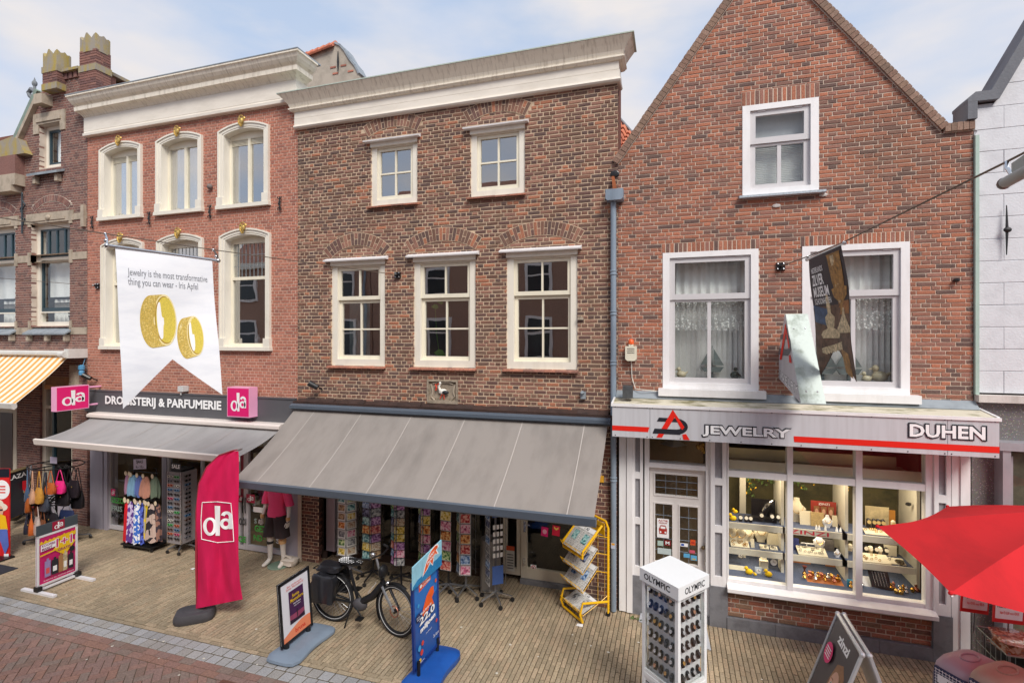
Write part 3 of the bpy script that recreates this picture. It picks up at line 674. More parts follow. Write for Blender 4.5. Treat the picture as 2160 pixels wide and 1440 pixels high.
for k, R in mw.items():
 up = k < 3
 lay = [(0,1,2,2)] if up else [(0,.645,2,2),(.645,1,2,1)]
 W = window(MD, R, 8.035,.115 if not up else .105,.055, lay, CREAM, CREAM2, GLASS, fd=.1, recess=.03)
 a, b, c, d = R
 hd_ = MB(); hd_.yz([(7.90, d-.01),(7.895, d+.012),(8.0, d+.055),(8.0, d-.01)], a-.1, b+.07); hd_.build('hood', HOOD, W)
 MB().box(a-.002, b+.002,7.985,8.034, d-.085, d-.011).build('head_board', CREAM, W)
 n = {1: 4,2: 4,3: 5,4: 6,5: 7}[k]; rnd = random.Random(k)
 a_, b_ = a-.05, b+.02
 for q in range(n):
  u0 = a_+(b_-a_)*q/n; u1 = a_+(b_-a_)*(q+1)/n-.004; j = rnd.uniform(-.003,.003)
  MB().yz([(7.925, c-.045+j),(7.925, c-.02+j),(8.04, c-.001),(8.04, c-.03)], u0, u1).build('sill_tile', TERRA, W)
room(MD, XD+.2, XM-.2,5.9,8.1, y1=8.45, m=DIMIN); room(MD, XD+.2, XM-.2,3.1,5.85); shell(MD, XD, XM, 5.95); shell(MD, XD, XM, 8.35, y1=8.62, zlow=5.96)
# loose things behind the panes
R = mw[3]; drape(MD, R[0]+.1, R[0]+.55, R[2]+.1, R[3]-.7,8.42, mat('grey_curtain', (150,160,164),.9),4,.03)
LEAF = mat('house_plant_leaf', (98,150,46),.45, var=.25, scale=12)
R = mw[4]; pl = thing('house_plant', 'broad green leaves of a house plant behind the middle first-floor window', 'plant', (R[0]+.33,8.4, R[2]+.1))
for (dx, dz, w_, h_, rx) in ((0.02,.12,.17,.12,.2),(.12,.05,.12,.09,-.1),(-.04,.95,.12,.08,.4),(.07,1.03,.1,.07,-.3)):
 m = MB(); pts = [(0,0),(w_*.5, h_*.5),(w_*.95, h_*.35),(w_*1.3,-h_*.3),(w_*.9,-h_*.7),(w_*.3,-h_*.4)]
 m.add([(R[0]+.2+dx+a, 8.36+.06*a+rx*b, R[2]+.12+dz+b) for a, b in pts],[(0,1,2,3,4,5)]); m.build('leaf', LEAF, pl)
m = MB(); m.tube([(R[0]+.3,8.44, R[2]+.1),(R[0]+.24,8.42, R[2]+.6),(R[0]+.22,8.4, R[2]+1.1)],.006,5); m.build('stem', LEAF, pl)
MB().box(R[1]-.28, R[1]-.17,8.33,8.42, R[2]+.13, R[2]+.27).build('red_box', mat('bright_red', (206,40,30),.5), None, label='small red box on the inner sill of the middle first-floor window', cat='box')
# cornice
sweep([(7.955,8.085),(7.925,8.09),(7.905,8.115),(7.915,8.145),(7.935,8.15),(7.935,8.27)], XD-.02, XM+.02,(0,.6),8.25).build('frieze_board', FRIEZE, MD)
sweep([(7.938,8.276),(7.938,8.40)], XD-.02, XM+.02,(0,.6),8.25).build('frieze_board', FRIEZE, MD)
sweep([(7.93,8.40),(7.90,8.41),(7.885,8.43),(7.87,8.435),(7.87,8.455),(7.895,8.46),(7.893,8.475),(7.87,8.53),(7.82,8.60),(7.775,8.655),(7.75,8.69)], XD-.05, XM+.05,(1,1),8.3).build('cornice', CORN, MD)
MB().box(XD-.26, XM+.26,7.74,8.32,8.692,8.71).build('cornice_cap', mat('pale_green_lead', (176,186,174),.5), MD)
# stork stone
SX = MB(); a, b, c, d = stork
SX.xz([(a, c),(b, c),(b, d),(a, d)],8.03,8.1);
for q in ((a, b, c, c+.05),(a, b, d-.03, d),(a, a+.03, c+.05, d-.03),(b-.03, b, c+.05, d-.03)): SX.box(q[0], q[1],7.985,8.03, q[2], q[3])
GS = SX.build('gable_stone', stained('weathered_gable_stone', (164,150,132),(96,86,74), rough=.9, amount=.8, scale=9, stretch=(1,1,1), bump=.4), MD)
cx, cz = (a+b)/2,(c+d)/2
scr = MB(); scr.tube([(a+.06,8.025, cz+.12),(a+.1,8.02, cz),(a+.07,8.02, cz-.1),(a+.13,8.02, cz-.15)],.014,6); scr.tube([(b-.06,8.025, cz+.12),(b-.1,8.02, cz),(b-.07,8.02, cz-.08),(b-.13,8.02, cz-.14)],.014,6)
scr.tube([(a+.1,8.02, d-.07),(cx-.1,8.015, d-.05),(cx+.1,8.015, d-.05),(b-.1,8.02, d-.07)],.012,6); scr.build('carved_scroll', STONE, GS, smooth=True)
STW = mat('stork_white', (236,232,222),.6); STB = mat('stork_black', (40,42,46),.6); STR = mat('stork_red', (206,66,40),.6)
m = MB(); m.ball((cx+.01,8.0, cz),.055,10,(1.5,.5,.9)); m.tube([(cx-.04,8.0, cz+.02),(cx-.06,7.99, cz+.08),(cx-.035,7.985, cz+.13)],[.026,.02,.018],8); m.ball((cx-.035,7.985, cz+.145),.024,8); m.build('stork', STW, GS, smooth=True)
m = MB(); m.ball((cx+.06,7.985, cz-.01),.05,8,(1.4,.5,.7)); m.build('stork_wing', STB, GS, smooth=True)
m = MB(); m.tube([(cx-.05,7.985, cz+.14),(cx-.12,7.98, cz+.1)],[.012,.004],6); m.tube([(cx-.13,7.99, cz+.12),(cx-.1,7.985, cz+.07),(cx-.12,7.985, cz+.02)],.014,6); m.tube([(cx, 7.99, cz-.04),(cx-.04,7.99, cz-.12)],.008,5); m.tube([(cx+.03,7.99, cz-.04),(cx+.04,7.99, cz-.13)],.008,5); m.build('stork_leg', STR, GS)
S_ = Sheet((a, 8.028, c),(b, 8.028, c),(a, 8.028, d), GS); S_.text('ANNO 1597', .12,.1,.88,.22, mat('carved_shadow_paint', (128,116,98),.8, var=0), d=.003)
# flashing above the awning, small fittings
MB().box(XD+.01, XM-.02,7.86,8.05,2.93,3.0).build('flashing', PAVR, MD)
mb = MB(); rnd = random.Random(9)
for i in range(36):
 x = XD+.05+i*.16; mb.yz([(7.85+rnd.uniform(-.01,.01),2.96+rnd.uniform(-.01,.01)),(7.99,3.05+rnd.uniform(-.01,.02)),(7.99,2.99)], x, x+.165)
mb.build('flashing_strip', PAVR, MD)
# shop front: recessed, cream door at the right
BEIGE = stained('beige_joinery', (206,196,178),(150,140,120), rough=.5, amount=.4, scale=4)
def X8(p, Y): return at(p, 1100, Y)[0]
xa, xb = XD+.01, at(672,1100,7.98)[0]
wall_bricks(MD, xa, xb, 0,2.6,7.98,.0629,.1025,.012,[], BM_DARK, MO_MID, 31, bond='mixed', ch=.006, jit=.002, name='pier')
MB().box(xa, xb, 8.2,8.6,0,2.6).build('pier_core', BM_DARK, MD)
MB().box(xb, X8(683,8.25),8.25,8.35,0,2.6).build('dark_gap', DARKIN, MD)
MB().box(X8(683,8.2), X8(706,8.2),8.2,8.35,.15,2.6).build('grey_panel', LILAC, MD)
xb2 = XM-.012; xq = X8(1228,8.02)
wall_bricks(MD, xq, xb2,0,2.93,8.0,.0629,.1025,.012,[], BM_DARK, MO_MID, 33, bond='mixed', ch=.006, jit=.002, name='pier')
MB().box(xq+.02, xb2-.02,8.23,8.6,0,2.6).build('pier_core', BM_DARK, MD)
Yd = 8.45
xs_ = [X8(706, Yd), X8(1062, Yd), X8(1078, Yd), X8(1100, Yd), X8(1222, Yd)]
W = glazed(MD, xs_[0]-.3, xs_[1],.12,2.3, Yd, .06, cols=4, m=mat('brown_black_frame', (52,40,34),.4))
MB().box(xs_[0]-.3, xs_[1], Yd-.06, Yd+.1,0,.12).build('threshold', mat('dark_brown_wood', (78,58,46),.6), MD)
W = glazed(MD, xs_[1], xs_[3]-.01,.1,2.3, Yd-.02,.07, name='side_light', m=BEIGE)
x0, z1 = at(1068,1150, Yd-.03); x1, z0 = at(1085,1205, Yd-.03); S_ = Sheet((x0, Yd-.025, z0),(x1, Yd-.025, z0),(x0, Yd-.025, z1), W)
S_.box(0,0,1,1, mat('notice_paper', (210,206,196),.7), d=.0); S_.box(0,.82,1,1, mat('notice_orange', (206,84,48),.6));
for k in range(6): S_.box(.12,.1+k*.11,.88,.13+k*.11, MDk)
Dr = glazed(MD, xs_[3], xs_[4],.08,2.3, Yd-.04,.11, name='door', m=BEIGE)
MB().box(xs_[3], xs_[4], Yd-.1, Yd+.05,0,.075).build('door_step', BLUEST, MD)
x, z = at(1106,1105, Yd-.07); m = MB(); m.tube([(x, Yd-.05, z),(x, Yd-.09, z),(x+.1, Yd-.09, z)],.009,6); m.box(x-.02, x+.02, Yd-.053, Yd-.041, z-.14, z+.04); m.build('door_handle', CHROME, Dr)
x, z = at(1105,1185, Yd-.07); m = MB(); m.box(x-.02, x+.02, Yd-.053, Yd-.041, z-.06, z+.06); m.build('lock_plate', CHROME, Dr)
for (px, py, s) in ((1148,1120,.06),(1172,1118,.065)):
 x, z = at(px, py, Yd-.03); S_ = Sheet((x-s, Yd-.025, z-s*1.3),(x+s, Yd-.025, z-s*1.5),(x-s*.8, Yd-.025, z+s*1.3), Dr); S_.box(0,0,1,1, PINK if px < 1160 else mat('sticker_red', (206,20,60),.5, var=0), d=0); S_.disc(.5,.5,.3,.25, mat('sticker_pale', (240,170,190),.5, var=0)) if px < 1160 else S_.poly([(.2,.7),(.5,.55),(.8,.7),(.8,.9),(.5,.72),(.2,.9)], mat('sticker_yellow', (236,200,90),.5, var=0))
x0, z1 = at(1119,1190, Yd-.03); x1, z0 = at(1131,1204, Yd-.03); S_ = Sheet((x0, Yd-.024, z0),(x1, Yd-.024, z0),(x0, Yd-.024, z1), Dr); S_.box(0,0,1,1, WPRINT, d=0)
S_.disc(.5,.5,.42,.42, mat('sticker_red', (206,20,60),.5, var=0)); S_.disc(.5,.5,.32,.32, WPRINT); S_.poly([(.3,.4),(.5,.3),(.7,.45),(.6,.62),(.35,.6)], MDk); S_.poly([(.2,.75),(.27,.8),(.8,.25),(.73,.2)], mat('sticker_red', (206,20,60),.5, var=0))
room(MD, XD+.5, XM-.1,.01,2.55,8.6,11, mat('bookshop_interior', (58,50,44),.9, var=.3, scale=2), 'shop_interior')
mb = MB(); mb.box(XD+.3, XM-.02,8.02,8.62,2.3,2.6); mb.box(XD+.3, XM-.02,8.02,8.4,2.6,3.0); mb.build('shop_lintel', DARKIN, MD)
# lamp bracket, date plaque etc. on the middle facade
x, z = at(1219,672); MB().box(x, x+.09,7.965,7.997, z-.02, z+.025).build('house_number_plate', STONE, MD)
x, z = at(1231,832); m = MB(); m.box(x-.04, x+.04,7.94,7.995, z-.06, z+.05); m.tube([(x, 7.95, z+.03),(x, 7.88, z+.05)],.025,8); m.build('wall_socket', LEAD, MD)
# hopper and downpipe at the joint of the two houses
DP = thing('downpipe', 'grey zinc downpipe with a square hopper between the brown and the red gabled house', 'downpipe', (-.83,7.9,0))
xh, zh = at(1297,413,7.9); m = MB(); m.xz([(xh-.13, zh+.08),(xh+.13, zh+.08),(xh+.13, zh-.06),(xh+.1, zh-.085),(xh-.1, zh-.085),(xh-.13, zh-.06)],7.8,7.99); m.build('hopper', ZINC, DP)
xp = at(1294,700,7.92)[0]
m = MB(); m.tube([(xp, 7.92, zh-.08),(xp, 7.92,2.6),(xp-.0,7.92,0.02)],.044,14); m.build('pipe', ZINC, DP, smooth=True)
for py in (575,660,765,1010):
 z = at(1294, py, 7.92)[1]; m = MB(); m.lathe([(.046,-.035),(.055,-.03),(.055,-.018),(.047,-.012),(.047,.012),(.055,.018),(.055,.03),(.046,.035)],(xp, 7.92, z),14); m.build('pipe_collar', ZINC, DP, smooth=True)
m = MB(); m.xz([(xh-.03, zh+.08),(xh+.03, zh+.08),(xh-.01, zh+.3),(xh-.05, zh+.3)],7.9,7.97); m.build('spout', mat('rusty_spout', (150,84,48),.8, var=.3), DP)
m = MB(); m.ball((xh-.01,7.99, zh+.36),.07,8,(1,.15,.8)); m.build('drain_hole', BLK, DP)
S_ = Sheet((xp-.03,7.872,.98),(xp+.03,7.872,.98),(xp-.03,7.872,1.07), DP); S_.box(0,0,1,1, mat('sticker_bluewhite', (188,196,214),.5), d=0); S_.box(.1,.6,.9,.95, mat('sticker_yellow2', (222,160,50),.5))
# ================================================================ roofs seen between the houses
xr0, zr0 = at(1301,330,8.9)
RH = thing('tiled_roof', 'steep orange pantile roof with grey verge in the gap beside the red gable', 'roof', (-.9,9,6.5))
def q3(px, py, Y): x, z = at(px, py, Y); return Vector((x, Y, z))
P0, P1, P2, P3 = q3(1270,345,8.7), q3(1300,350,8.7), q3(1350,300,9.6), q3(1270,215,9.6)
for r in range(9):
 for c in range(7):
  a0, a1, b0, b1 = c/7,(c+1)/7, r/9,(r+1)/9
  f = lambda a, b: (P0.lerp(P1, a)).lerp(P3.lerp(P2, a), b)
  p, q, s_, t_ = f(a0, b0), f(a1, b0), f(a1, b1), f(a0, b1); up = Vector((0,-.5,.8)).normalized()
  m = MB(); vs = []
  for j in (0,1):
   for i in range(5):
    k = i/4; base = (p.lerp(q, k) if j == 0 else t_.lerp(s_, k)); vs.append(base+up*(.028*sin(k*PI*1.6)+(.035 if j == 0 else .0)))
  m.add(vs, [(i, i+1, i+6, i+5) for i in range(4)]); m.add([v-up*.02 for v in vs],[(i+5, i+6, i+1, i) for i in range(4)]); m.add([vs[0], vs[1], vs[2], vs[3], vs[4], vs[4]-up*.02, vs[3]-up*.02, vs[2]-up*.02, vs[1]-up*.02, vs[0]-up*.02],[(0,9,8,7,6,5,4,3,2,1)])
  m.build('roof_tile', TILE, RH)
m = MB(); m.slab(q3(1298,250,9.62), q3(1350,312,9.62), q3(1354,300,9.6), q3(1298,236,9.6),.06); m.build('verge_board', ZINC, RH)
m = MB(); m.tube([q3(1298,238,9.6), q3(1354,302,9.6)],.02,6); m.build('verge_roll', LEAD, RH)
m = MB(); m.slab(P0-Vector((.3,-.02,.3)), P1-Vector((0,-.02,.3)), P2+Vector((0,.06,-.02)), P3+Vector((0,.06,-.02)),.04); m.build('roof_boarding', DARKIN, RH)
PH = thing('plastered_house', 'grey plastered rear gable with orange ridge tiles rising behind the two cornices', 'house', (-8.7,11.3,8))
PLAS = stained('old_plaster', (176,166,152),(124,116,106), rough=.9, amount=.7, scale=2, stretch=(1,1,1), bump=.4)
pg_ = [q3(600,250,11), q3(775,250,11), q3(756,157,11), q3(748,140,11), q3(737,127,11), q3(726,108,11), q3(717,98,11), q3(706,93,11), q3(680,108,11), q3(640,124,11), q3(600,134,11)]
m = MB(); m.xz([(p.x, p.z) for p in pg_],11,11.3); m.build('wall', PLAS, PH)
m = MB(); ed = pg_[2:8]
for i in range(len(ed)-1): m.slab(ed[i]+Vector((0,-.03,0)), ed[i+1]+Vector((0,-.03,0)), ed[i+1]+Vector((0,.33,.0)), ed[i]+Vector((0,.33,0)),.05)
m.build('coping', LEAD, PH)
a_, b_ = q3(706,93,11), q3(600,134,11)
for i in range(9):
 p = a_.lerp(b_, i/9); q = a_.lerp(b_, (i+1)/9)
 m = MB(); m.tube([p+Vector((0,.1,.06)), q+Vector((0,.1,.03))],.085,8); m.build('ridge_tile', TILE, PH, smooth=True)
 m = MB(); m.slab(p+Vector((0,-.12,-.08)), p+Vector((0,.02,.03)), q+Vector((0,.02,.03)), q+Vector((0,-.12,-.08)),.04); m.build('roof_tile', TILE, PH)
p = q3(713,130,10.96); m = MB(); m.tube([p+Vector((0,0,-.25)), p, p+Vector((0,0,.25))],[.012,.03,.012],6); m.build('wall_anchor', IRON, PH)
for (u, v) in ((703,142),(708,155),(740,150),(725,138)):
 p = q3(u, v, 10.99); m = MB(); m.box(p.x-.09, p.x+.07,10.985,11.0, p.z-.02, p.z+.02); m.build('bare_brick', BM_DA, PH)
p = q3(663,155,8.9); m = MB(); m.xz([(p.x-.11, p.z+.16),(p.x+.1, p.z+.16),(p.x+.08, p.z-.02),(p.x+.04, p.z-.1),(p.x-.05, p.z-.1),(p.x-.1, p.z-.02)],8.3,8.45); m.tube([(p.x, 8.37, p.z-.1),(p.x, 8.37, p.z-.6)],.04,10); m.build('rain_hopper', ZINC, DA)
# ================================================================ the dark brick house at the left edge
LF = thing('brick_house', 'dark purple brick house with pale stone bands and stone topped turrets, at the left edge', 'house', (-14,8,0))
xl0 = -17.2; XR_ = XL-.004
lw2 = (at(79,500,8.12)[0],)+rr(79,473,147,687)[1:]; lw1 = (lw2[0]-2.62, lw2[1]-2.62, lw2[2], lw2[3])
x_, z_ = at(32,500); lw1 = (x_-(lw2[1]-lw2[0]), x_, lw2[2], lw2[3])
att = (at(98,300,8.14)[0],)+rr(98,262,128,350)[1:]
pz = at(110,190)[1]; xa_, za_ = at(88,198); xb_, zb2_ = at(28,322)
roofL = [(xl0, zb2_-.3),(xb_, zb2_-.3),(xb_+.001, zb2_),(xa_, za_+.05),(xa_+.001,9.98),(-11.85,9.98)]
zsp = at(150,795)[1]
acr = [at(68,441), at(110,414), at(150,426)]; zz = (acr[0][1]+acr[2][1])/2
sk = [arch(LF, (acr[0][0], zz),((acr[0][0]+acr[2][0])/2, acr[1][1]+.03),(acr[2][0], zz),.14,24, BM_LF, MO_GREY, seed=41, two=False)]
dx_ = lw2[0]-lw1[0]
sk.append(arch(LF, (acr[0][0]-dx_, zz),((acr[0][0]+acr[2][0])/2-dx_, acr[1][1]+.03),(acr[2][0]-dx_, zz),.14,24, BM_LF, MO_GREY, seed=42, two=False))
band = []
for (py0, py1) in ((449,463),(531,547),(690,705)):
 z1 = at(166, py0)[1]; z0 = at(166, py1)[1]; band.append((z0, z1))
opens = [lw2, lw1, att]+[(xl0-1,0, z0, z1) for z0, z1 in band]
# bricks only below the cornice of the neighbour at the right end
wall_bricks(LF, xl0, XR_, zsp, 9.98,8.0,.0560,.091,.0115, opens, BM_LF, MO_GREY, 43, bond='cross', roof=[(a, b) for a, b in roofL[:-1]]+[(XR_+.001,9.98)], skip=lambda x, z: any(s(x, z) for s in sk), jit=.0008, ch=.003, pr=.002)
for (z0, z1) in band:
 segs = [(xl0, lw1[0]),(lw1[1], lw2[0]),(lw2[1], XR_)] if z1 < lw2[3] else [(xl0, XR_)]
 for (a, b) in segs: MB().box(a, b, 7.985,8.1, z0+.003, z1-.003).build('stone_band', STONE, LF)
for R in (lw1, lw2):
 a, b, c, d = R
 for (x0, x1) in ((a-.10, a),(b, b+.10)):      # quoin blocks beside the windows
  for (z0, z1) in band[:2]: MB().box(x0, x1,7.978,8.08, z0-.07, z1+.06).build('stone_block', STONE, LF)
  MB().box(x0+.02, x1-.02,7.975,8.08, c-.05, c+.12).build('stone_block', STONE, LF)
 m = MB(); m.box(a-.14, b+.14,7.972,8.08, d+.01, d+.24)
 for q in (0,1):
  x0 = a+.05+(b-a)*.5*q; m.box(x0, x0+(b-a)*.38,7.955,7.972, d+.06, d+.12)
 m.ball(((a+b)/2,7.95, d+.12),.07,8,(1.2,.5,.8)); m.build('carved_lintel', STONE, LF)
 W = MB(); W.box(a, a+.1,8.12,8.24, c, d); W.box(b-.1, b, 8.12,8.24, c, d); W.box(a+.1, b-.1,8.12,8.24, c, c+.1); W.box(a+.1, b-.1,8.12,8.24, d-.1, d); W.box(a+.1, b-.1,8.12,8.24, d-.82, d-.76)
 W = W.build('window', CREAM, LF)
 t_ = MB(); z0, z1 = d-.76, d-.1; x0, x1 = a+.1, b-.1
 for k in range(5): xx = x0+(x1-x0)*k/4; t_.box(max(x0, xx-.022), min(x1, xx+.022),8.13,8.17, z0+.04, z1-.04)
 t_.box(x0, x1,8.131,8.169, z0, z0+.04); t_.box(x0, x1,8.131,8.169, z1-.04, z1); t_.build('top_sash', TEAL, W)
 for k in range(4): MB().box(x0+(x1-x0)*k/4+.022, x0+(x1-x0)*(k+1)/4-.022,8.15,8.154, z0+.04, z1-.04).build('pane', GLASS_C, W)
 z0, z1 = c+.34, d-.82; t_ = MB(); t_.box(x0, x0+.05,8.15,8.2, z0, z1); t_.box(x1-.05, x1,8.15,8.2, z0, z1); t_.box(x0+.05, x1-.05,8.14,8.2, z0, z0+.09); t_.build('sash', TEAL, W)
 MB().box(x0+.05, x1-.05,8.17,8.174, z0+.09, z1).build('pane', GLASS_C, W); MB().box(x0, x1,8.17,8.174, c+.1, z0-.03).build('pane', GLASS_C, W); MB().box(x0, x1,8.13,8.2, z0-.03, z0).build('rail', CREAM, W)
 drape(W, x0, x1, z0+.35, z1,8.32, CURT, 3,.01, 'roller_blind'); drape(W, x0, x1, c, z0+.3,8.4, CURT, 7,.03)
 n = 9
 for k in range(n): MB().yz([(7.86, c-.2),(7.86, c-.165),(8.12, c+.0),(8.12, c-.05)], a-.07+(b-a+.14)*k/n, a-.07+(b-a+.14)*(k+1)/n-.004).build('sill_slate', LEAD, W)
 for k in range(3): xx = a+.02+(b-a-.04)*k/2; MB().box(xx-.04, xx+.04,7.9,7.99, c-.34, c-.2).build('corbel', STONE, W)
for dx in (.1,.22):
 m = MB(); m.ball((lw2[0]+.5+dx*.7,8.33, lw2[2]+.33),.07,7,(1.1,.8,.8));
pt = thing('house_plant', 'round leaved pot plant behind the lower pane of the left dark brick house', 'plant', (lw2[1]-.38,8.33, lw2[2]+.1))
m = MB(); m.lathe([(.08,0),(.11,.15),(.1,.15)],(lw2[1]-.38,8.33, lw2[2]+.1),12); m.build('pot', mat('grey_pot', (90,92,90),.7), pt)
m = MB(); rnd = random.Random(4)
for k in range(14): m.ball((lw2[1]-.38+rnd.uniform(-.12,.12),8.33+rnd.uniform(-.05,.05), lw2[2]+.3+rnd.uniform(-.03,.08)),.045,6,(1.2,.7,.5))
m.build('foliage', mat('dull_green_leaf', (84,100,70),.6, var=.3), pt)
a, b, c, d = att
W = MB(); W.box(a, a+.07,8.14,8.24, c, d); W.box(b-.05, b, 8.14,8.24, c, d); W.box(a+.07, b-.05,8.14,8.24, c, c+.12); W.box(a+.07, b-.05,8.14,8.24, d-.08, d); W = W.build('window', CREAM, LF)
t_ = MB(); x0, x1, z0, z1 = a+.07, b-.05, c+.12, d-.08; t_.box(x0, x0+.05,8.16,8.2, z0, z1); t_.box(x1-.04, x1,8.16,8.2, z0, z1); t_.box(x0+.05, x1-.04,8.16,8.2, z0, z0+.05); t_.box(x0+.05, x1-.04,8.16,8.2, z1-.05, z1); t_.build('sash', TEAL, W)
MB().box(x0+.05, x1-.04,8.18,8.184, z0+.05, z1-.05).build('pane', GLASS_C, W); drape(W, x0+.05, x1, z0, z1,8.3, CURT, 3,.03)
MB().box(a-.18, b+.17,7.975,8.1, d+.002, d+.26).build('stone_head', STONE, LF); MB().box(a-.05, b+.05,7.95,7.974, d+.05, d+.13).build('head_moulding', STONE, LF)
for (x0, x1) in ((a-.18, a-.003),(b+.003, b+.17)): MB().box(x0, x1,7.975,8.1, d-.2, d).build('stone_block', STONE, LF)
m = MB(); m.yz([(7.84, c-.2),(7.84, c-.15),(8.14, c),(8.14, c-.06)], a-.16, b+.13); m.build('sill', LEAD, LF)
for xx in (a-.02, b): MB().box(xx-.045, xx+.045,7.9,7.99, c-.36, c-.2).build('corbel', STONE, LF)
# turret shafts and parapet
def turret(px0, px1, zbot, ztop, Y, nm_cap, seedv):
 x0, x1 = at(px0,150, Y)[0], at(px0+(px1-px0)*.66,150, Y)[0]; w_ = x1-x0; d_ = w_*.62
 T = MB(); c = .05
 pts = [(x0+c, Y),(x1-c, Y),(x1, Y+c),(x1, Y+d_-c),(x1-c, Y+d_),(x0+c, Y+d_),(x0, Y+d_-c),(x0, Y+c)]
 T.xy([(p[0]+(0.012 if p[0] < (x0+x1)/2 else -.012), p[1]+(.012 if p[1] < Y+d_/2 else -.012)) for p in pts], zbot, ztop-.35); T = T.build('turret', MO_GREY, LF)
 z = zbot; r = 0; rnd = random.Random(seedv)
 while z < ztop-.4:
  for face in (0,1,2,3):
   Lf = w_ if face in (0,2) else d_; n = 3 if r % 2 else 2;
   for k in range(n):
    a0 = Lf*k/n+.004; a1 = Lf*(k+1)/n-.004
    m = MB()
    fn = {0: lambda x, y, z_: (x0+x, Y+y, z_),2: lambda x, y, z_: (x1-x, Y+d_-y, z_),1: lambda x, y, z_: (x1-y, Y+x, z_),3: lambda x, y, z_: (x0+y, Y+d_-x, z_)}[face]
    m.poly_brick([(a0, z+.004),(a1, z+.004),(a1, z+.052),(a0, z+.052)],0,.02,.003, rnd, .0008,0, fn); m.build('brick', BM_LF, T)
  z += .056; r += 1
 e = .03
 for zc_ in (zbot-.02, zbot+(ztop-zbot)*.42):
  m = MB(); m.box(x0-e*.4, x1+e*.4, Y-e*.4, Y+d_+e*.4, zc_, zc_+.14); m.build('stone_band', LICH, LF)
 # crown with rounded lobes
 m = MB(); n = 40; vs = []; zt0 = ztop-.4
 for k in range(n):
  t_ = 2*PI*k/n; rr_ = 1/max(abs(cos(t_)), abs(sin(t_)))**.75
  vs.append(((x0+x1)/2+w_*.52*cos(t_)*rr_, Y+d_/2+d_*.52*sin(t_)*rr_, k))
 hz = [ztop-.02-.09*abs(sin(k/n*PI*8+.3))**2+.04*sin(k*.9) for k in range(n)]
 V = [(x, y, zt0) for x, y, _ in vs]+[(x, y, hz[int(k)]) for x, y, k in vs]+[((x0+x1)/2, Y+d_/2, ztop-.1)]
 m.add(V, [(i, (i+1) % n, (i+1) % n+n, i+n) for i in range(n)]+[(i+n, (i+1) % n+n, 2*n) for i in range(n)]+[tuple(range(n-1,-1,-1))])
 m.build('stone_crown', LICH, LF)
z1_ = at(112,103,7.8)[1]; turret(89,136,9.75, z1_+.02,7.82, '', 5)
z1_ = at(193,66,7.8)[1]; turret(167,220,9.35, z1_, 7.82, '', 6)
xa, xb = at(137,180,7.95)[0], at(167,180,7.95)[0]
for k in range(4): xx = xa+(xb-xa)*k/3; MB().box(xx-.05, xx+.05,7.96,8.2,9.985,10.12).build('parapet_pier', BM_LF, LF)
MB().box(xa-.1, xb+.05,8.1,8.2,9.985,10.12).build('parapet_back', BM_LF, LF); MB().box(xa-.05, xb+.03,7.9,8.26,10.122,10.18).build('coping', LICH, LF)
xs1 = at(221,180,8.2)[0]
m = MB(); m.slab((xs1-.28,8.3,10.18),(xs1+.06,8.3,10.18),(xs1+.06,9.9,10.12),(xs1-.28,9.9,10.12),.07); m.build('coping', LICH, LF)
for k in range(6): MB().box(xs1-.2, xs1,8.32+k*.27,8.44+k*.27,9.9,10.1).build('parapet_pier', BM_LF, LF)
MB().box(xs1-.22, xs1-.02,8.3,9.9,9.3,9.93).build('side_wall', BRICKPLAIN, LF)
x, z = at(92,208,7.9); MB().box(x-.13, x+.14,7.78,8.0, z-.16, z+.06).build('corbel', STONE, LF)
# sloping copper edged coping and the shoulder
p0, p1 = Vector((xa_-.02,7.93, za_+.05)), Vector((xb_+.0,7.93, zb2_))
m = MB(); m.slab(p1+Vector((-.1,0,.06)), p0+Vector((-.1,0,.06)), p0+Vector((-.1,.35,.06)), p1+Vector((-.1,.35,.06)),.1); m.build('coping', mat('green_copper', (126,142,130),.7, var=.25), LF)
m = MB(); m.slab(p1+Vector((-.02,-.03,-.08)), p0+Vector((-.02,-.03,-.08)), p0+Vector((-.02,.08,-.08)), p1+Vector((-.02,.08,-.08)),.08); m.build('coping_moulding', STONE, LF)
x0, z0 = at(2,330,7.85); x1, z1 = at(32,282,7.85)
MB().box(x0-.3, x1+.05,7.82,8.15, z0-.45, z0-.02).build('shoulder_pier', BM_LF, LF)
m = MB(); m.xz([(x0-.3, z0-.015),(x1+.35, z0-.015),(x1+.2, z0+.18),(x1+.12, z0+.34),(x1-.1, z0+.42),(x0-.02, z0+.36),(x0-.12, z0+.2),(x0-.3, z0+.2)],7.84,8.12); m.build('scroll_finial', LICH, LF)
m = MB(); m.box(x0-.32, x1+.08,7.8,8.1, z0-.72, z0-.46); m.box(x0-.2, x1-.02,7.78,8.05, z0-.86, z0-.73); m.build('corbel', STONE, LF)
FS = mat('statue_grey', (120,124,128),.7, var=.2); x, z = at(73,185,8.6); m = MB(); m.tube([(x, 8.6, z-.3),(x, 8.6, z+.05)],[.05,.03],8); m.ball((x, 8.6, z+.1),.06,8,(1,1,1.3)); m.tube([(x, 8.6, z+.15),(x, 8.6, z+.25)],[.03,.004],6)
m.tube([(x+.05,8.6, z-.12),(x-.12,8.6, z-.02),(x-.22,8.6, z-.1),(x-.16,8.6, z-.2),(x-.02,8.6, z-.3)],.05,7); m.build('roof_finial', FS, LF, smooth=True)
x, z = at(52,452); anchor(x, z, .92, LF, mat('anchor_teal', (44,58,66),.5),1)
x, z = at(179,452); m = MB(); m.box(x-.05, x+.05,7.94,8.0, z-.28, z+.2); m.build('stone_corbel', STONE, LF)
room(LF, xl0+.2, XR_-.1,5.0,6.9, m=DIMIN); room(LF, -14.6, XR_-.1,7.4,9.3); shell(LF, xl0,-12.42,9.1)
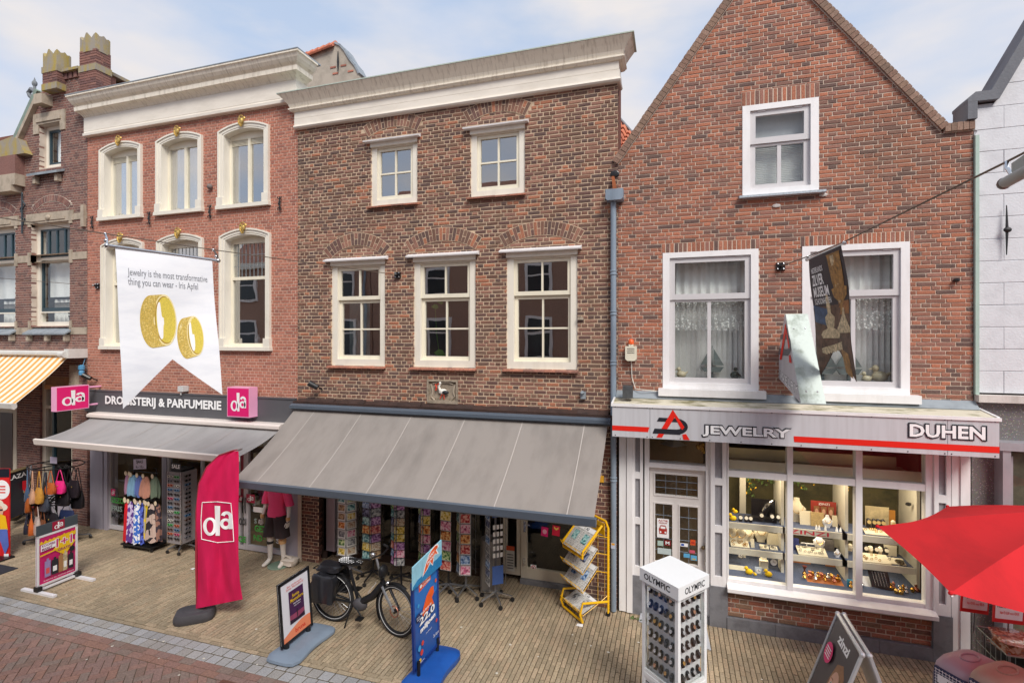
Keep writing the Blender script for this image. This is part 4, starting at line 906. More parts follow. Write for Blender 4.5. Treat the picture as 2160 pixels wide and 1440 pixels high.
m = MB(); m.slab((-14.6,8.3,9.2),(-12.4,8.3,9.2),(-12.4,14,9.3),(-14.6,14,9.3),.1); m.build('roof', LEAD, LF)
# ground floor of the dark house: brick piers, timber shop joinery
yw = 8.0
pa, pb = at(36,900)[0], at(84,900)[0]; pc_, pd = at(152,900)[0], XR_
for (a, b, s) in ((pa, pb, 51),(pc_, pd, 52)): wall_bricks(LF, a, b, 0, zsp, yw, .056,.091,.009,[], BM_LF, MO_GREY, s, jit=.0008, ch=.003, name='pier')
a, b = pb, pc_; W = MB(); W.box(a, a+.12,8.05,8.2,0, zsp); W.box(b-.1, b, 8.05,8.2,0, zsp); zt2 = at(120,860)[1]
W.box(a+.12, b-.1,8.05,8.2, zt2-.04, zt2+.04); W.box(a+.12, b-.1,8.05,8.2,.6,.75); W = W.build('shop_window', BEIGE, LF)
MB().box(a+.12, b-.1,8.1,8.104, zt2+.04, zsp-.3).build('pane', GLASS_S, W); MB().box(a+.12, b-.1,8.1,8.104,.75, zt2-.04).build('pane', GLASS_S, W)
MB().box(a+.3, a+.36,8.07,8.12,.75, zt2-.04).build('mullion', TEAL, W); MB().box(a+.12, b-.1,8.02,8.2, zsp-.3, zsp-.2).build('lintel', mat('varnished_oak', (196,140,84),.45, var=.15), W)
MB().box(a+.12, b-.1,8.04,8.2, zsp-.2, zsp).build('lintel_panel', mat('oak_panel', (150,108,72),.5, var=.25, scale=14), W); MB().box(a+.12, b-.1,8.0,8.2,0,.6).build('stall_riser', LILAC, W)
x0, z1 = at(147,770,7.95); x1, z0 = at(162,808,7.95); MB().box(x0, x1,7.94,8.0, z0, z1).build('stone_corbel', STONE, LF); MB().box(x0+.02, x1+.1,7.92,8.0, z0-.15, z0).build('stone_corbel', STONE, LF)
MB().box(pa-.75, pa-.02,8.0,8.15,0, zsp).build('door_surround', BEIGE, LF); MB().box(pa-.6, pa-.15,7.99,7.999,.05,2.4).build('door', mat('dark_door', (60,40,40),.4), LF)
MB().box(xl0, pa-.76,7.99,8.1,0, zsp).build('door', mat('wine_door', (110,44,48),.4), LF); room(LF, xl0+.2, XR_-.1,.01, zsp-.02, m=DARKIN)
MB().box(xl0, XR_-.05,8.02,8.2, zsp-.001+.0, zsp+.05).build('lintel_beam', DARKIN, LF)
# ================================================================ the red gabled jeweller's house
JW = thing('gabled_house', 'red brick gabled house with white framed windows above the silver sign canopy', 'house', ((XM+XJ)/2,8,0))
x0, x1 = XM+.002, XJ; gx, gz = 1.25,9.66; xc = 3.32; ze = 6.85
roofJ = [(x0-.01, ze),(gx, gz),(xc, ze),(x1+.01, ze)]
g1 = rr(1566,225,1727,401); g2 = rr(1398,534,1600,820); g3 = rr(1692,520,1919,835)
zt_, zb_ = (g2[3]+g3[3])/2,(g2[2]+g3[2])/2; g2 = (g2[0], g2[1], zb_, zt_); g3 = (g3[0], g3[1], zb_, zt_)
lint = [(g1[0]-.01, g1[1]+.01, g1[3], g1[3]+.2),(g2[0]-.02, g2[1]+.02, g2[3], g2[3]+.14),(g3[0]-.02, g3[1]+.05, g3[3], g3[3]+.14)]
RD = lambda v: [round(q, 2) for q in v]
wall_bricks(JW, x0, x1,3.28, gz+.2,8.0,.0562,.107,.0115,[g1, g2, g3]+lint, BM_JW, MO_JW, 61, bond='mixed', roof=roofJ, jit=.0016, pr=.003, ch=.004)
for i, l in enumerate(lint): rowlock(JW, *l, 8.0,[17,22,25][i], BM_JW, MO_JW, 62+i)
# brick coping along the slopes, one brick after another
def coping(p, q, n, seedv, w_=.085, back=.22):
 rnd = random.Random(seedv); p, q = Vector((p[0],0, p[1])), Vector((q[0],0, q[1])); d = (q-p).normalized(); nrm = Vector((-d.z, 0, d.x)); nrm = nrm if nrm.z > 0 else -nrm
 for i in range(n):
  a = p.lerp(q, (i+.04)/n); b = p.lerp(q, (i+.96)/n); h = rnd.uniform(-.004,.004); y = 7.955+rnd.uniform(-.004,.004)
  m = MB(); c = .007
  P_ = [a-nrm*.02, b-nrm*.02, b+nrm*(w_-c+h), b-d*c+nrm*(w_+h), a+d*c+nrm*(w_+h), a+nrm*(w_-c+h)]
  m.add([(v.x, y, v.z) for v in P_]+[(v.x, y+back+.05, v.z) for v in P_],[tuple(range(6)), tuple(range(11,5,-1))]+[(j, j+6,(j+1) % 6+6,(j+1) % 6) for j in range(6)]); m.build('coping_brick', BM_COP, JW)
 m = MB(); m.slab((p-nrm*.03)+Vector((0,7.985,0)),(q-nrm*.03)+Vector((0,7.985,0)),(q-nrm*.03)+Vector((0,8.2,0)),(p-nrm*.03)+Vector((0,8.2,0)),-.12); m.build('coping_bed', MO_GREY, JW)
BM_COP = brickmat('brick_coping', [(.25,.15,.1),(.21,.13,.09),(.28,.17,.12),(.23,.13,.09)], dirt=.3)
coping((x0-.02, ze+.0),(gx, gz),52,71); coping((gx, gz),(xc, ze+.02),52,72); coping((xc+.02, ze),(x1, ze),5,73)
xx_ = x0
for (R, up) in ((g1, True),(g2, False),(g3, False)):
 a, b, c, d = R; f = .1
 W = MB(); W.box(a, a+f, 7.99,8.12, c, d); W.box(b-f, b, 7.99,8.12, c, d); W.box(a+f, b-f, 7.99,8.12, c, c+f*.8); W.box(a+f, b-f, 7.99,8.12, d-f*.8, d); W = W.build('window', WHITE, JW)
 p, q, r, s = a+f, b-f, c+f*.8, d-f*.8; mid = r+(s-r)*(.58 if up else .665)
 t_ = MB(); w_ = .075
 t_.box(p+.002, p+w_, 8.02,8.08, mid, s-.002); t_.box(q-w_, q-.002,8.02,8.08, mid, s-.002); t_.box(p+w_, q-w_, 8.02,8.08, mid, mid+w_*1.1); t_.box(p+w_, q-w_, 8.02,8.08, s-w_, s-.002)
 t_.box(p+.1, p+.2,8.005,8.021, s-.02, s-.005); t_.box(q-.2, q-.1,8.005,8.021, s-.02, s-.005); t_.build('top_sash', GREYP, W)
 MB().box(p+w_, q-w_, 8.045,8.049, mid+w_*1.1, s-w_).build('pane', GLASS_C, W)
 t_ = MB(); t_.box(p+.002, p+w_, 8.045,8.1, r, mid-.004); t_.box(q-w_, q-.002,8.045,8.1, r, mid-.004); t_.box(p+w_, q-w_, 8.045,8.1, r, r+w_); t_.box(p+w_, q-w_, 8.045,8.1, mid-.035, mid-.004); xm_ = (p+q)/2; t_.box(xm_-.025, xm_+.025,8.05,8.095, r+w_, mid-.035); t_.build('lower_sash', GREYP, W)
 MB().box(p+w_, xm_-.025,8.07,8.074, r+w_, mid-.035).build('pane', GLASS_C, W); MB().box(xm_+.025, q-w_, 8.07,8.074, r+w_, mid-.035).build('pane', GLASS_C, W)
 if up:
  m = MB(); m.yz([(7.9, c-.05),(7.9, c-.02),(8.0, c+.0),(8.0, c-.05)], a-.05, b+.07); m.build('sill', mat('chipped_blue_stone', (176,186,194),.8, var=.3, scale=40), W)
  for k in range(30): MB().box(p+w_, q-w_, 8.2,8.225, r+.06+k*.026, r+.063+k*.026).build('blind_slat', CURT, W) if r+.06+k*.026 < mid else None
  MB().box(p, q, 8.26,8.27, r, mid).build('blind', CURT, W); MB().box(p, q, 8.2,8.21, mid, s).build('blind', mat('top_blind', (186,190,194),.8), W)
 else:
  MB().box(a-.06, b+.08,7.86,8.0, c-.11, c-.002).build('sill', WHITE, W)
  LACE = bpy.data.materials.get('lace')
  if not LACE:
   LACE = bpy.data.materials.new('lace'); LACE.use_nodes = True; tt = LACE.node_tree; bb = tt.nodes['Principled BSDF']; bb.inputs['Base Color'].default_value = (.82,.84,.82,1); bb.inputs['Roughness'].default_value = .9
   tx = nd(tt, 'ShaderNodeTexCoord'); v = nd(tt, 'ShaderNodeTexVoronoi'); v.inputs['Scale'].default_value = 28; rr2 = nd(tt, 'ShaderNodeValToRGB'); rr2.color_ramp.elements[0].position = .25; rr2.color_ramp.elements[1].position = .45; rr2.color_ramp.elements[0].color = (1,1,1,1); rr2.color_ramp.elements[1].color = (.25,.25,.25,1)
   tt.links.new(tx.outputs['Object'], v.inputs['Vector']); tt.links.new(v.outputs['Distance'], rr2.inputs[0]); tt.links.new(rr2.outputs[0], bb.inputs['Alpha'])
  for (u0, u1) in ((p, xm_),(xm_, q)):
   drape(W, u0+.02, u1-.02, mid-.42, mid+.0,8.2, LACE, 6,.012, 'lace_valance', scallop=.045)
  n = 15; pw_ = (q-p)/n
  for k in range(n):
   u = p+pw_*k; MB().slab((u, 8.42, r),(u+pw_*1.08,8.37, r),(u+pw_*1.08,8.37, mid),(u, 8.42, mid),.003).build('blind_slat', CURT, W)
  drape(W, p, q, mid-.02, s+.05,8.3, CURT, 9,.02)
room(JW, x0+.2, x1-.2,3.4,6.0, m=mat('pale_room', (150,152,150),.9)); room(JW, .2,2.3,6.2,8.0, m=DIMIN); shell(JW, x0, x1,6.7, roof=False)
m = MB()
m.slab((x0,8.23, ze-.05),(gx, 8.23, gz-.1),(gx, 15, gz-.1),(x0,15, ze-.05),.08); m.slab((gx, 8.23, gz-.1),(xc, 8.23, ze-.05),(xc, 15, ze-.05),(gx, 15, gz-.1),.08); m.build('roof', TILE_OLD, JW)
# grey patched brickwork below the attic window
for (px, py) in ((1638,434),(1736,411)):
 x, z = at(px, py, 7.99); m = MB(); m.ball((x, 7.985, z),.035,6,(1.6,.3,.8)); m.build('mortar_patch', mat('mortar_blob', (196,190,186),.9), JW)
# figures on the inner sills
def ship(px, pz, R, Y, lb, s=1.0, m=None):
 x = at(px, 790, Y)[0]; T = thing('model_ship', lb, 'model ship', (x, Y, pz)); dm = m or mat('ship_dark', (66,78,80),.6)
 a = MB(); a.add([(x-.16*s, Y, pz+.17),(x+.17*s, Y, pz+.18),(x+.11*s, Y-.03, pz+.1),(x-.11*s, Y-.03, pz+.1),(x+.11*s, Y+.03, pz+.1),(x-.11*s, Y+.03, pz+.1)],[(0,3,2,1),(0,1,4,5),(3,5,4,2),(0,5,3),(1,2,4)]); a.build('hull', dm, T)
 a = MB(); a.box(x-.02, x+.02, Y-.02, Y+.02, pz, pz+.1); a.box(x-.07, x+.07, Y-.03, Y+.03, pz, pz+.012); a.build('stand', dm, T)
 a = MB(); a.tube([(x, Y, pz+.16),(x, Y, pz+.5*s)],.005,5); a.build('mast', dm, T)
 a = MB(); a.add([(x-.015, Y, pz+.2),(x-.16*s, Y+.01, pz+.21),(x-.02, Y, pz+.48*s),(x+.015, Y, pz+.2),(x+.17*s, Y+.01, pz+.2),(x+.02, Y, pz+.46*s)],[(0,1,2),(3,4,5)]); a.build('sail', mat('sail_grey', (108,118,118),.9), T); return T
zs2 = g2[2]+.13
ship(1502, zs2, g2,8.3, 'model sailing ship behind the right pane of the left upper window of the gabled house')
ship(1735, zs2, g3,8.3, 'dark model ship half hidden behind the leaning triangular sign', 1.1, mat('ship_black', (44,60,62),.5)); ship(1790, zs2, g3,8.32, 'pale grey model ship just below the fork of the dark museum banner')
DK = mat('cream_ceramic', (196,186,158),.35, var=.2)
def duck(px, R, s, lb, m=DK):
 x = at(px, 800,8.26)[0]; a = MB(); z = zs2; a.ball((x, 8.26, z+.07*s),.075*s, 10,(1.2,.8,.9)); a.ball((x-.045*s, 8.26, z+.17*s),.042*s, 9); a.tube([(x-.04*s, 8.26, z+.1*s),(x-.045*s, 8.26, z+.16*s)],.028*s, 7); a.tube([(x-.08*s, 8.26, z+.165*s),(x-.115*s, 8.26, z+.155*s)],[.014*s, .006*s],6); a.tube([(x+.06*s, 8.26, z+.08*s),(x+.12*s, 8.26, z+.13*s)],[.03*s, .006*s],6); a.build('duck_figure', m, None, smooth=True, label=lb, cat='figurine')
duck(1437, g2,.8, 'small cream ceramic duck behind the left pane of the left upper window'); duck(1416, g2,.55, 'smallest ceramic bird at the left corner of the left upper window')
duck(1828, g3,.7, 'smaller of two cream ceramic ducks in the right upper window'); duck(1856, g3,1.15, 'larger of two cream ceramic ducks in the right upper window')
x = at(1550,800,8.26)[0]; a = MB(); a.ball((x, 8.26, zs2+.06),.06,8,(1.1,.8,1)); a.ball((x+.01,8.26, zs2+.15),.03,8); a.tube([(x+.02,8.26, zs2+.1),(x+.08,8.24, zs2+.03)],.02,6); a.build('seated_figure', mat('dark_bronze', (52,66,62),.4), None, smooth=True, label='small dark seated figure in the right corner of the left upper window', cat='figurine')
# ---- sign canopy
CY = 7.52; cx0, cx1 = -.845,3.69
zt_ = 4.18+(712-853.6)/1080*CY/(CS+(1292.6-1080)/1080*SN); zb_ = 4.18+(712-919.7)/1080*CY/(CS+(1292.6-1080)/1080*SN)
CN = thing('sign_canopy', 'silver box canopy reading JEWELRY DUHEN with red stripes above the jeweller shop front', 'sign', ((cx0+cx1)/2,7.8, zb_))
SILV = stained('silver_sign_panel', (200,200,204),(160,156,156), rough=.35, amount=.35, scale=4, stretch=(3,1,.15), bump=0)
ROOFM = stained('mossy_canopy_roof', (206,198,178),(110,104,62), rough=.9, amount=.9, scale=3.2, stretch=(1,2.5,1), lo=.48, hi=.66, bump=.3)
px_j = [at(1371,900, CY)[0], at(1999,900, CY)[0]]
edges = [cx0, px_j[0],(px_j[0]+px_j[1])/2+.05, px_j[1], cx1]; edges = [cx0, px_j[0], px_j[1], cx1]
for i in range(len(edges)-1): MB().box(edges[i]+.003, edges[i+1]-.003, CY, CY+.02, zb_, zt_).build('sign_panel', SILV, CN)
m = MB(); m.yz([(CY+.02, zb_+.02),(CY+.02, zt_),(8.0, zt_+.06),(8.0, zb_+.02)], cx0, cx1); m.build('canopy_box', SILV, CN)
m = MB(); m.slab((cx0-.01, CY-.01, zt_+.012),(cx1+.01, CY-.01, zt_+.012),(cx1+.01,7.99, zt_+.075),(cx0-.01,7.99, zt_+.075),.012); m.build('canopy_roof', ROOFM, CN)
m = MB(); m.box(cx0-.014, cx1+.014, CY-.016, CY+.02, zt_-.018, zt_+.022); m.slab((cx1-.012, CY+.02, zt_+.03),(cx1+.014, CY+.02, zt_+.03),(cx1+.014,7.99, zt_+.09),(cx1-.012,7.99, zt_+.09),.05); m.slab((cx0-.014, CY+.02, zt_+.03),(cx0+.012, CY+.02, zt_+.03),(cx0+.012,7.99, zt_+.09),(cx0-.014,7.99, zt_+.09),.05); m.build('canopy_trim', WHITE, CN)
m = MB(); m.yz([(7.88, zt_+.066),(7.88, zt_+.074),(7.995, zt_+.17),(7.995, zt_+.08)], cx0+.02, cx1-.02); m.build('lead_flashing', LEAD, CN)
REDS = mat('sign_red', (226,34,18),.45, var=0); BLKS = mat('sign_black', (34,36,44),.45, var=0)
S_ = Sheet((cx0, CY, zb_),(cx0+1, CY, zb_),(cx0, CY, zb_+1), CN); S_.k = 2
def sx(p, py=900): return at(p, py, CY)[0]-cx0
def sz(px, py): return at(px, py, CY)[1]-zb_
zr0, zr1 = sz(1330,911), sz(1330,900)
zr0, zr1 = sz(1900,944), sz(1900,931);
S_.box(0.0, zr0, sx(1675), zr1, REDS) if False else None
za0, za1 = sz(1330,909), sz(1330,898.5)
S_.poly([(0.003, za0),(sx(1367), za0),(sx(1370), za1),(0.003, za1)], REDS)
S_.poly([(sx(1675), zr0),(cx1-cx0-.003, zr0),(cx1-cx0-.003, zr1),(sx(1674), zr1)], REDS)
def lg(S_, a0, b0, w_, h_, rm, bm):
 f = lambda pts: [(a0+w_*x, b0+h_*y) for x, y in pts]
 S_.poly(f([(.17,.71),(.62,.71),(.66,.62),(.66,.58),(.11,.58)]), bm); S_.poly(f([(.0,.18),(.05,.33),(.75,.33),(.75,.16),(.0,.16)]), bm)
 n = 14; o = [(.62+.33*cos(rad(90-180*k/n))*1.0,.435+.275*sin(rad(90-180*k/n))) for k in range(n+1)]; i = [(.62+.19*cos(rad(-90+180*k/n)),.455+.125*sin(rad(-90+180*k/n))) for k in range(n+1)]
 for k in range(n): S_.poly(f([o[k], o[k+1], i[n-k-1], i[n-k]]), bm, d=.004)
 S_.poly(f([(.10,.03),(.25,.03),(.60,.75),(.545,1.0)]), rm, d=.0055); S_.poly(f([(.60,.75),(.545,1.0),(.86,.42),(.80,.33),(.77,.36)]), rm, d=.0052); S_.poly(f([(.83,.0),(1.0,.0),(.90,.2),(.80,.17)]), rm, d=.0055)
lg(S_, sx(1377), sz(1410,925), sx(1455)-sx(1377), sz(1415,863)-sz(1415,925), REDS, BLKS)
def outlined(S_, s, a0, b0, a1, b1, wm_, bm, k=.07):
 S_.text(s, a0-.012, b0-.012, a1+.012, b1+.012, bm, bold=k); S_.text(s, a0+.006, b0+.005, a1-.006, b1-.005, wm_, bold=.03)
outlined(S_, 'JEWELRY', sx(1481), sz(1575,925), sx(1668), sz(1575,900), WPRINT, BLKS)
outlined(S_, 'DUHEN', sx(1917), sz(2000,925), sx(2079), sz(2000,896), WPRINT, BLKS)
for px in (1298,1365,1376,1435,1497,1563,1628,1690,1765,1838,1915,1993,2007,2099):
 for f in (.045,.95): m = MB(); m.ball((cx0+sx(px), CY-.002, zb_+(zt_-zb_)*f),.008,6,(1,.5,1)); m.build('screw', BLKS, CN)
# ---- jeweller shop front
def jx(p, Y=8.0): return at(p, 1000, Y)[0]
zc = zb_+.03; JF = WHITE
mb = MB();
for (a, b, y) in ((1306,1321,7.95),(1322,1334,7.93)): MB().box(jx(a, y), jx(b, y), y, 8.2,.02, zc).build('side_board', JF, JW)
def pilaster(pa, pb, Y, base_py, stone=True):
 a, b = jx(pa, Y), jx(pb, Y); zb0 = at((pa+pb)/2, base_py, Y)[1]
 P_ = MB(); w_ = (b-a)*.27; P_.box(a, a+w_, Y, Y+.18, zb0, zc); P_.box(b-w_, b, Y, Y+.18, zb0, zc); zs_ = [zb0, zb0+.14]
 H_ = zc-zb0-.14; cuts = [zb0+.14+H_*k/3 for k in range(4)]
 P_.box(a+w_, b-w_, Y+.001, Y+.18, zb0, zb0+.14)
 for k in range(1,3): P_.box(a+w_, b-w_, Y+.001, Y+.18, cuts[k]-.05, cuts[k]+.05)
 P_.box(a+w_, b-w_, Y+.05, Y+.18, zb0+.14, zc); P_ = P_.build('pilaster', JF, JW)
 for k in range(3): MB().box(a+w_+.003, b-w_-.003, Y+.035, Y+.049, cuts[k]+(.05 if k else 0), cuts[k+1]-(.05 if k < 2 else 0)).build('inset_panel', mat('grey_inset', (150,148,152),.7, var=.1, scale=30), P_)
 if stone: MB().box(a-.015, b+.015, Y-.015, Y+.2,0, zb0-.002).build('stone_plinth', BLUEST, P_)
pilaster(1334,1356,7.97,1213); pilaster(1499,1533,7.97,1236); pilaster(1971,2006,7.95,1298)
for (a, b, y) in ((2008,2026,7.97),(2027,2047,7.95)): MB().box(jx(a, y), jx(b, y), y, 8.2,0, zc).build('side_board', JF, JW)
# door with leaded lights
a, b = jx(1360,8.08), jx(1499,8.08); Dm = mat('warm_white_door', (226,220,216),.45, var=.04)
m = MB(); m.box(a, a+.07,8.02,8.2,0, zc); m.box(b-.07, b, 8.02,8.2,0, zc); z_tr = at(1430,985,8.05)[1]; z_tt = at(1430,930,8.05)[1]; m.box(a+.07, b-.07,8.02,8.2, z_tr-.02, z_tr+.05); m = m.build('door_frame', JF, JW)
MB().box(a+.07, b-.07,8.1,8.104, z_tr+.05, zc-.02).build('pane', GLASS_S, m)
def zj(px, py, Y=8.1): return at(px, py, Y)[1]
Yd = 8.1; da, db = a+.075, b-.075; pan = [(jx(1382, Yd), jx(1472, Yd), zj(1427,1045), zj(1427,1001)),(jx(1382, Yd), jx(1418, Yd), zj(1400,1185), zj(1400,1062)),(jx(1434, Yd), jx(1472, Yd), zj(1453,1190), zj(1453,1068))]
xs = sorted({da, db, *[v for p in pan for v in p[:2]]}); zs = sorted({.1, z_tr-.025, *[v for p in pan for v in p[2:]]}); D_ = MB()
for i in range(len(xs)-1):
 for j in range(len(zs)-1):
  cxx, czz = (xs[i]+xs[i+1])/2,(zs[j]+zs[j+1])/2
  if any(p[0] < cxx < p[1] and p[2] < czz < p[3] for p in pan): continue
  D_.box(xs[i], xs[i+1], Yd, Yd+.045, zs[j], zs[j+1])
D_ = D_.build('door', Dm, JW)
for (p0, p1, q0, q1) in pan:
 MB().box(p0, p1, Yd+.02, Yd+.024, q0, q1).build('pane', GLASS_S, D_)
 m = MB(); e = .02
 for (u0, u1, v0, v1) in ((p0-e, p0, q0-e, q1+e),(p1, p1+e, q0-e, q1+e),(p0, p1, q0-e, q0),(p0, p1, q1, q1+e)): m.box(u0, u1, Yd-.012, Yd-.001, v0, v1)
 m.build('bead', Dm, D_)
 m = MB(); nx = max(2, round((p1-p0)/.14)); nz = max(3, round((q1-q0)/.18))
 for k in range(1, nx): m.box(p0+(p1-p0)*k/nx-.003, p0+(p1-p0)*k/nx+.003, Yd+.012, Yd+.019, q0, q1)
 for k in range(1, nz): m.box(p0, p1, Yd+.0115, Yd+.0195, q0+(q1-q0)*k/nz-.003, q0+(q1-q0)*k/nz+.003)
 m.build('leading', ZINC, D_)
MB().box(a, b, 7.98,8.2,0,.1).build('door_step', BLUEST, JW)
x, z = jx(1483, Yd), zj(1483,1153); m = MB(); m.ball((x, Yd-.03, z),.03,10); m.tube([(x, Yd, z),(x, Yd-.03, z)],.012,8); m.build('door_knob', mat('old_brass', (130,110,84),.35,.8), D_, smooth=True)
m = MB(); x = jx(1490, Yd); m.box(x-.03, x, Yd-.02, Yd-.001, zj(1485,1190), zj(1485,1130)); m.tube([(x-.015, Yd-.02, zj(1485,1190)),(x-.015, Yd-.07, zj(1485,1180)),(x-.015, Yd-.07, zj(1485,1140)),(x-.015, Yd-.02, zj(1485,1130))],.008,6); m.build('door_handle', CHROME, D_)
def notice(px0, py0, px1, py1, Y, m, B, extras=()):
 x0, z1 = at(px0, py0, Y); x1, z0 = at(px1, py1, Y); S = Sheet((x0, Y, z0),(x1, Y, z0),(x0, Y, z1), B); S.box(0,0,1,1, m, d=0)
 for e in extras: S.box(*e[:4], e[4])
 return S
LB = mat('sticker_lightblue', (92,170,214),.5, var=0); RD_ = mat('sticker_brick_red', (176,52,40),.5, var=0)
s = notice(1386,1092,1411,1135,8.09, WPRINT, D_); s.text('ACTIE', .1,.84,.9,.94, RD_, bold=.03); s.text('HOROSCOOP', .15,.74,.85,.81, RD_, bold=.03); s.poly([(.2,.2),(.8,.2),(.85,.45),(.7,.66),(.3,.66),(.15,.45)], RD_); s.box(.3,.48,.7,.6, WPRINT); s.disc(.3,.3,.07,.05, WPRINT); s.disc(.7,.3,.07,.05, WPRINT)
s = notice(1387,1139,1399,1151,8.09, mat('sticker_pale_green', (176,200,190),.5, var=0), D_); s = notice(1401,1138,1415,1151,8.09, mat('sticker_dark_red', (130,22,28),.5, var=0), D_); s.text('M', .2,.2,.8,.8, WPRINT, bold=.03)
s = notice(1387,1154,1416,1170,8.09, mat('sticker_mist', (190,204,204),.5, var=0), D_)
s = notice(1435,1144,1451,1153,8.09, WPRINT, D_, [(.1,.2,.5,.8, mat('sticker_blue', (30,80,170),.5, var=0))]); s = notice(1456,1137,1467,1150,8.09, mat('sticker_orange', (216,84,40),.5, var=0), D_, [(.2,.3,.8,.6, RD_)])
s = notice(1454,1159,1466,1167,8.09, mat('sticker_rose', (206,90,110),.5, var=0), D_); s = notice(1442,1166,1455,1176,8.09, LB, D_); s = notice(1457,1170,1470,1182,8.09, LB, D_, [(.2,.1,.8,.4, mat('sticker_sand', (190,176,110),.5, var=0))])
# display window: sill, mullions, top lights
Yw = 8.0; zsT = zj(1545,1221, Yw); wx = [jx(1537, Yw), jx(1660, Yw), jx(1672, Yw), jx(1804, Yw), jx(1818, Yw), jx(1951, Yw)]
zs0 = (at(1545,1221)[1]+at(1900,1281)[1])/2; ztr = (at(1600,1001)[1]+at(1880,1019)[1])/2; zsill = zs0-.09
DW = MB(); DW.box(wx[0]-.02, wx[0],7.98,8.1, zs0, zc); DW.box(wx[5], jx(1971, Yw),7.98,8.1, zs0, zc); DW.box(wx[1], wx[2],7.975,8.1, zs0, zc); DW.box(wx[3], wx[4],7.975,8.1, zs0, zc)
for k in (0,2,4): DW.box(wx[k], wx[k+1],7.985,8.1, ztr-.06, ztr+.03); DW.box(wx[k], wx[k+1],7.99,8.1, zs0, zs0+.05); DW.box(wx[k], wx[k+1],7.99,8.1, zc-.12, zc)
DW = DW.build('display_window', JF, JW)
for k in (0,2,4): MB().box(wx[k], wx[k+1],8.03,8.036, zs0+.05, ztr-.06).build('pane', GLASS_S, DW); MB().box(wx[k], wx[k+1],8.03,8.036, ztr+.03, zc-.12).build('pane', GLASS_S, DW)
m = MB(); m.yz([(7.86, zsill),(7.86, zsill+.05),(7.98, zs0-.002),(8.1, zs0-.002),(8.1, zsill)], jx(1533), jx(1970)); m.build('window_sill', JF, DW)
wall_bricks(JW, jx(1533), jx(1970),.17, zsill, 7.99,.0655,.112,.013,[], BM_PLINTH, MO_GREY, 81, bond='mixed', ch=.006, jit=.0025, pr=.006, name='plinth_wall', thick=.1)
for k in range(4):
 a, b = jx(1533), jx(1970); MB().box(a+(b-a)*k/4+.002, a+(b-a)*(k+1)/4-.002,7.94,8.15,0,.165).build('plinth_stone', BLUEST, JW)
# ================================================================ the white rendered house at the right
WH = thing('rendered_house', 'white rendered house with incised block joints and grey coping, at the right edge', 'house', (6,8,0))
REND = stained('white_render', (216,217,221),(190,190,194), rough=.8, amount=.5, scale=5, stretch=(1,1,1), bump=.35)
RJ = stained('render_joint', (186,187,192),(164,165,170), rough=.9, amount=.5)
GRAN = bpy.data.materials.new('speckled_granite'); GRAN.use_nodes = True; t = GRAN.node_tree; b = t.nodes['Principled BSDF']; b.inputs['Roughness'].default_value = .32
g_ = nd(t, 'ShaderNodeNewGeometry'); v_ = nd(t, 'ShaderNodeTexVoronoi'); v_.inputs['Scale'].default_value = 42; r_ = nd(t, 'ShaderNodeValToRGB'); r_.color_ramp.elements[0].position = .16; r_.color_ramp.elements[1].position = .26; r_.color_ramp.elements[0].color = (.34,.3,.26,1); r_.color_ramp.elements[1].color = (.05,.04,.036,1)
n_ = nd(t, 'ShaderNodeTexNoise'); n_.inputs['Scale'].default_value = 70; n_.inputs['Detail'].default_value = 5; m_ = nd(t, 'ShaderNodeMixRGB', blend_type='ADD'); m_.inputs[0].default_value = .22
t.links.new(g_.outputs['Position'], v_.inputs['Vector']); t.links.new(g_.outputs['Position'], n_.inputs['Vector']); t.links.new(v_.outputs['Distance'], r_.inputs[0]); t.links.new(r_.outputs[0], m_.inputs[1]); t.links.new(n_.outputs['Color'], m_.inputs[2]); t.links.new(m_.outputs[0], b.inputs['Base Color'])
zl = at(2060,828)[1]; xw = XJ+.012; xe = 9.0
zsh = at(2052,222)[1]; xk = at(2100,222)[0]
slope = (at(2160,108)[1]-at(2105,200)[1])/(at(2160,108)[0]-at(2105,200)[0]); xk = at(2097,214)[0]
def topz(x): return zsh if x < xk else zsh+(x-xk)*slope
mb = MB(); mb.xz([(xw, zl),(xe, zl),(xe, topz(xe)),(xk, zsh),(xw, zsh)],8.01,8.25); mb.build('wall', RJ, WH)
pit = (at(2070,470)[1]-at(2070,340)[1])/-3.0; pit = .3; z = zl; r = 0; rnd = random.Random(8)
pit = (at(2056,400)[1]-at(2056,492)[1])/2
while z < topz(xe):
 offs = .62 if r % 2 else .3; xs = [xw]; x = xw+offs
 while x < xe: xs.append(x); x += .93
 xs.append(xe)
 for i in range(len(xs)-1):
  a, b = xs[i]+.002, xs[i+1]-.002
  if b-a < .03: continue
  q = [(a, z+.002),(b, z+.002),(b, z+pit-.002),(a, z+pit-.002)]
  q = clip(q, 0,1, zsh) if (a+b)/2 < xk else clip(q, -slope, 1, zsh-slope*xk)
  if len(q) < 3: continue
  m = MB(); m.poly_brick(q, 8.0,.02,.005, rnd, .0012, rnd.uniform(0,.004)); m.build('render_block', REND, WH)
 z += pit; r += 1
COP = stained('grey_cement_coping', (112,114,120),(84,86,92), rough=.8, amount=.6, bump=.4)
m = MB(); m.box(xw-.10, xw, 7.93,8.3, ze+.1, zsh+.02); m.build('coping_end', COP, WH)
m = MB(); m.xz([(xw-.10, zsh+.022),(xk+.02, zsh+.022),(xe, topz(xe)+.03),(xe, topz(xe)+.2),(xk-.06, zsh+.14),(xw-.02, zsh+.14),(xw-.10, zsh+.06)],7.93,8.32); m.build('coping', COP, WH)
MB().box(xw, xe, 7.9,8.02, zl-.11, zl-.02).build('ledge', stained('ledge_paint', (214,206,200),(150,140,130), amount=.6), WH)
MB().box(xw-.01, xw+.03,7.955,8.0, zl-.02, zsh-.4).build('edge_strip', mat('pale_green_edge', (170,190,180),.6), WH)
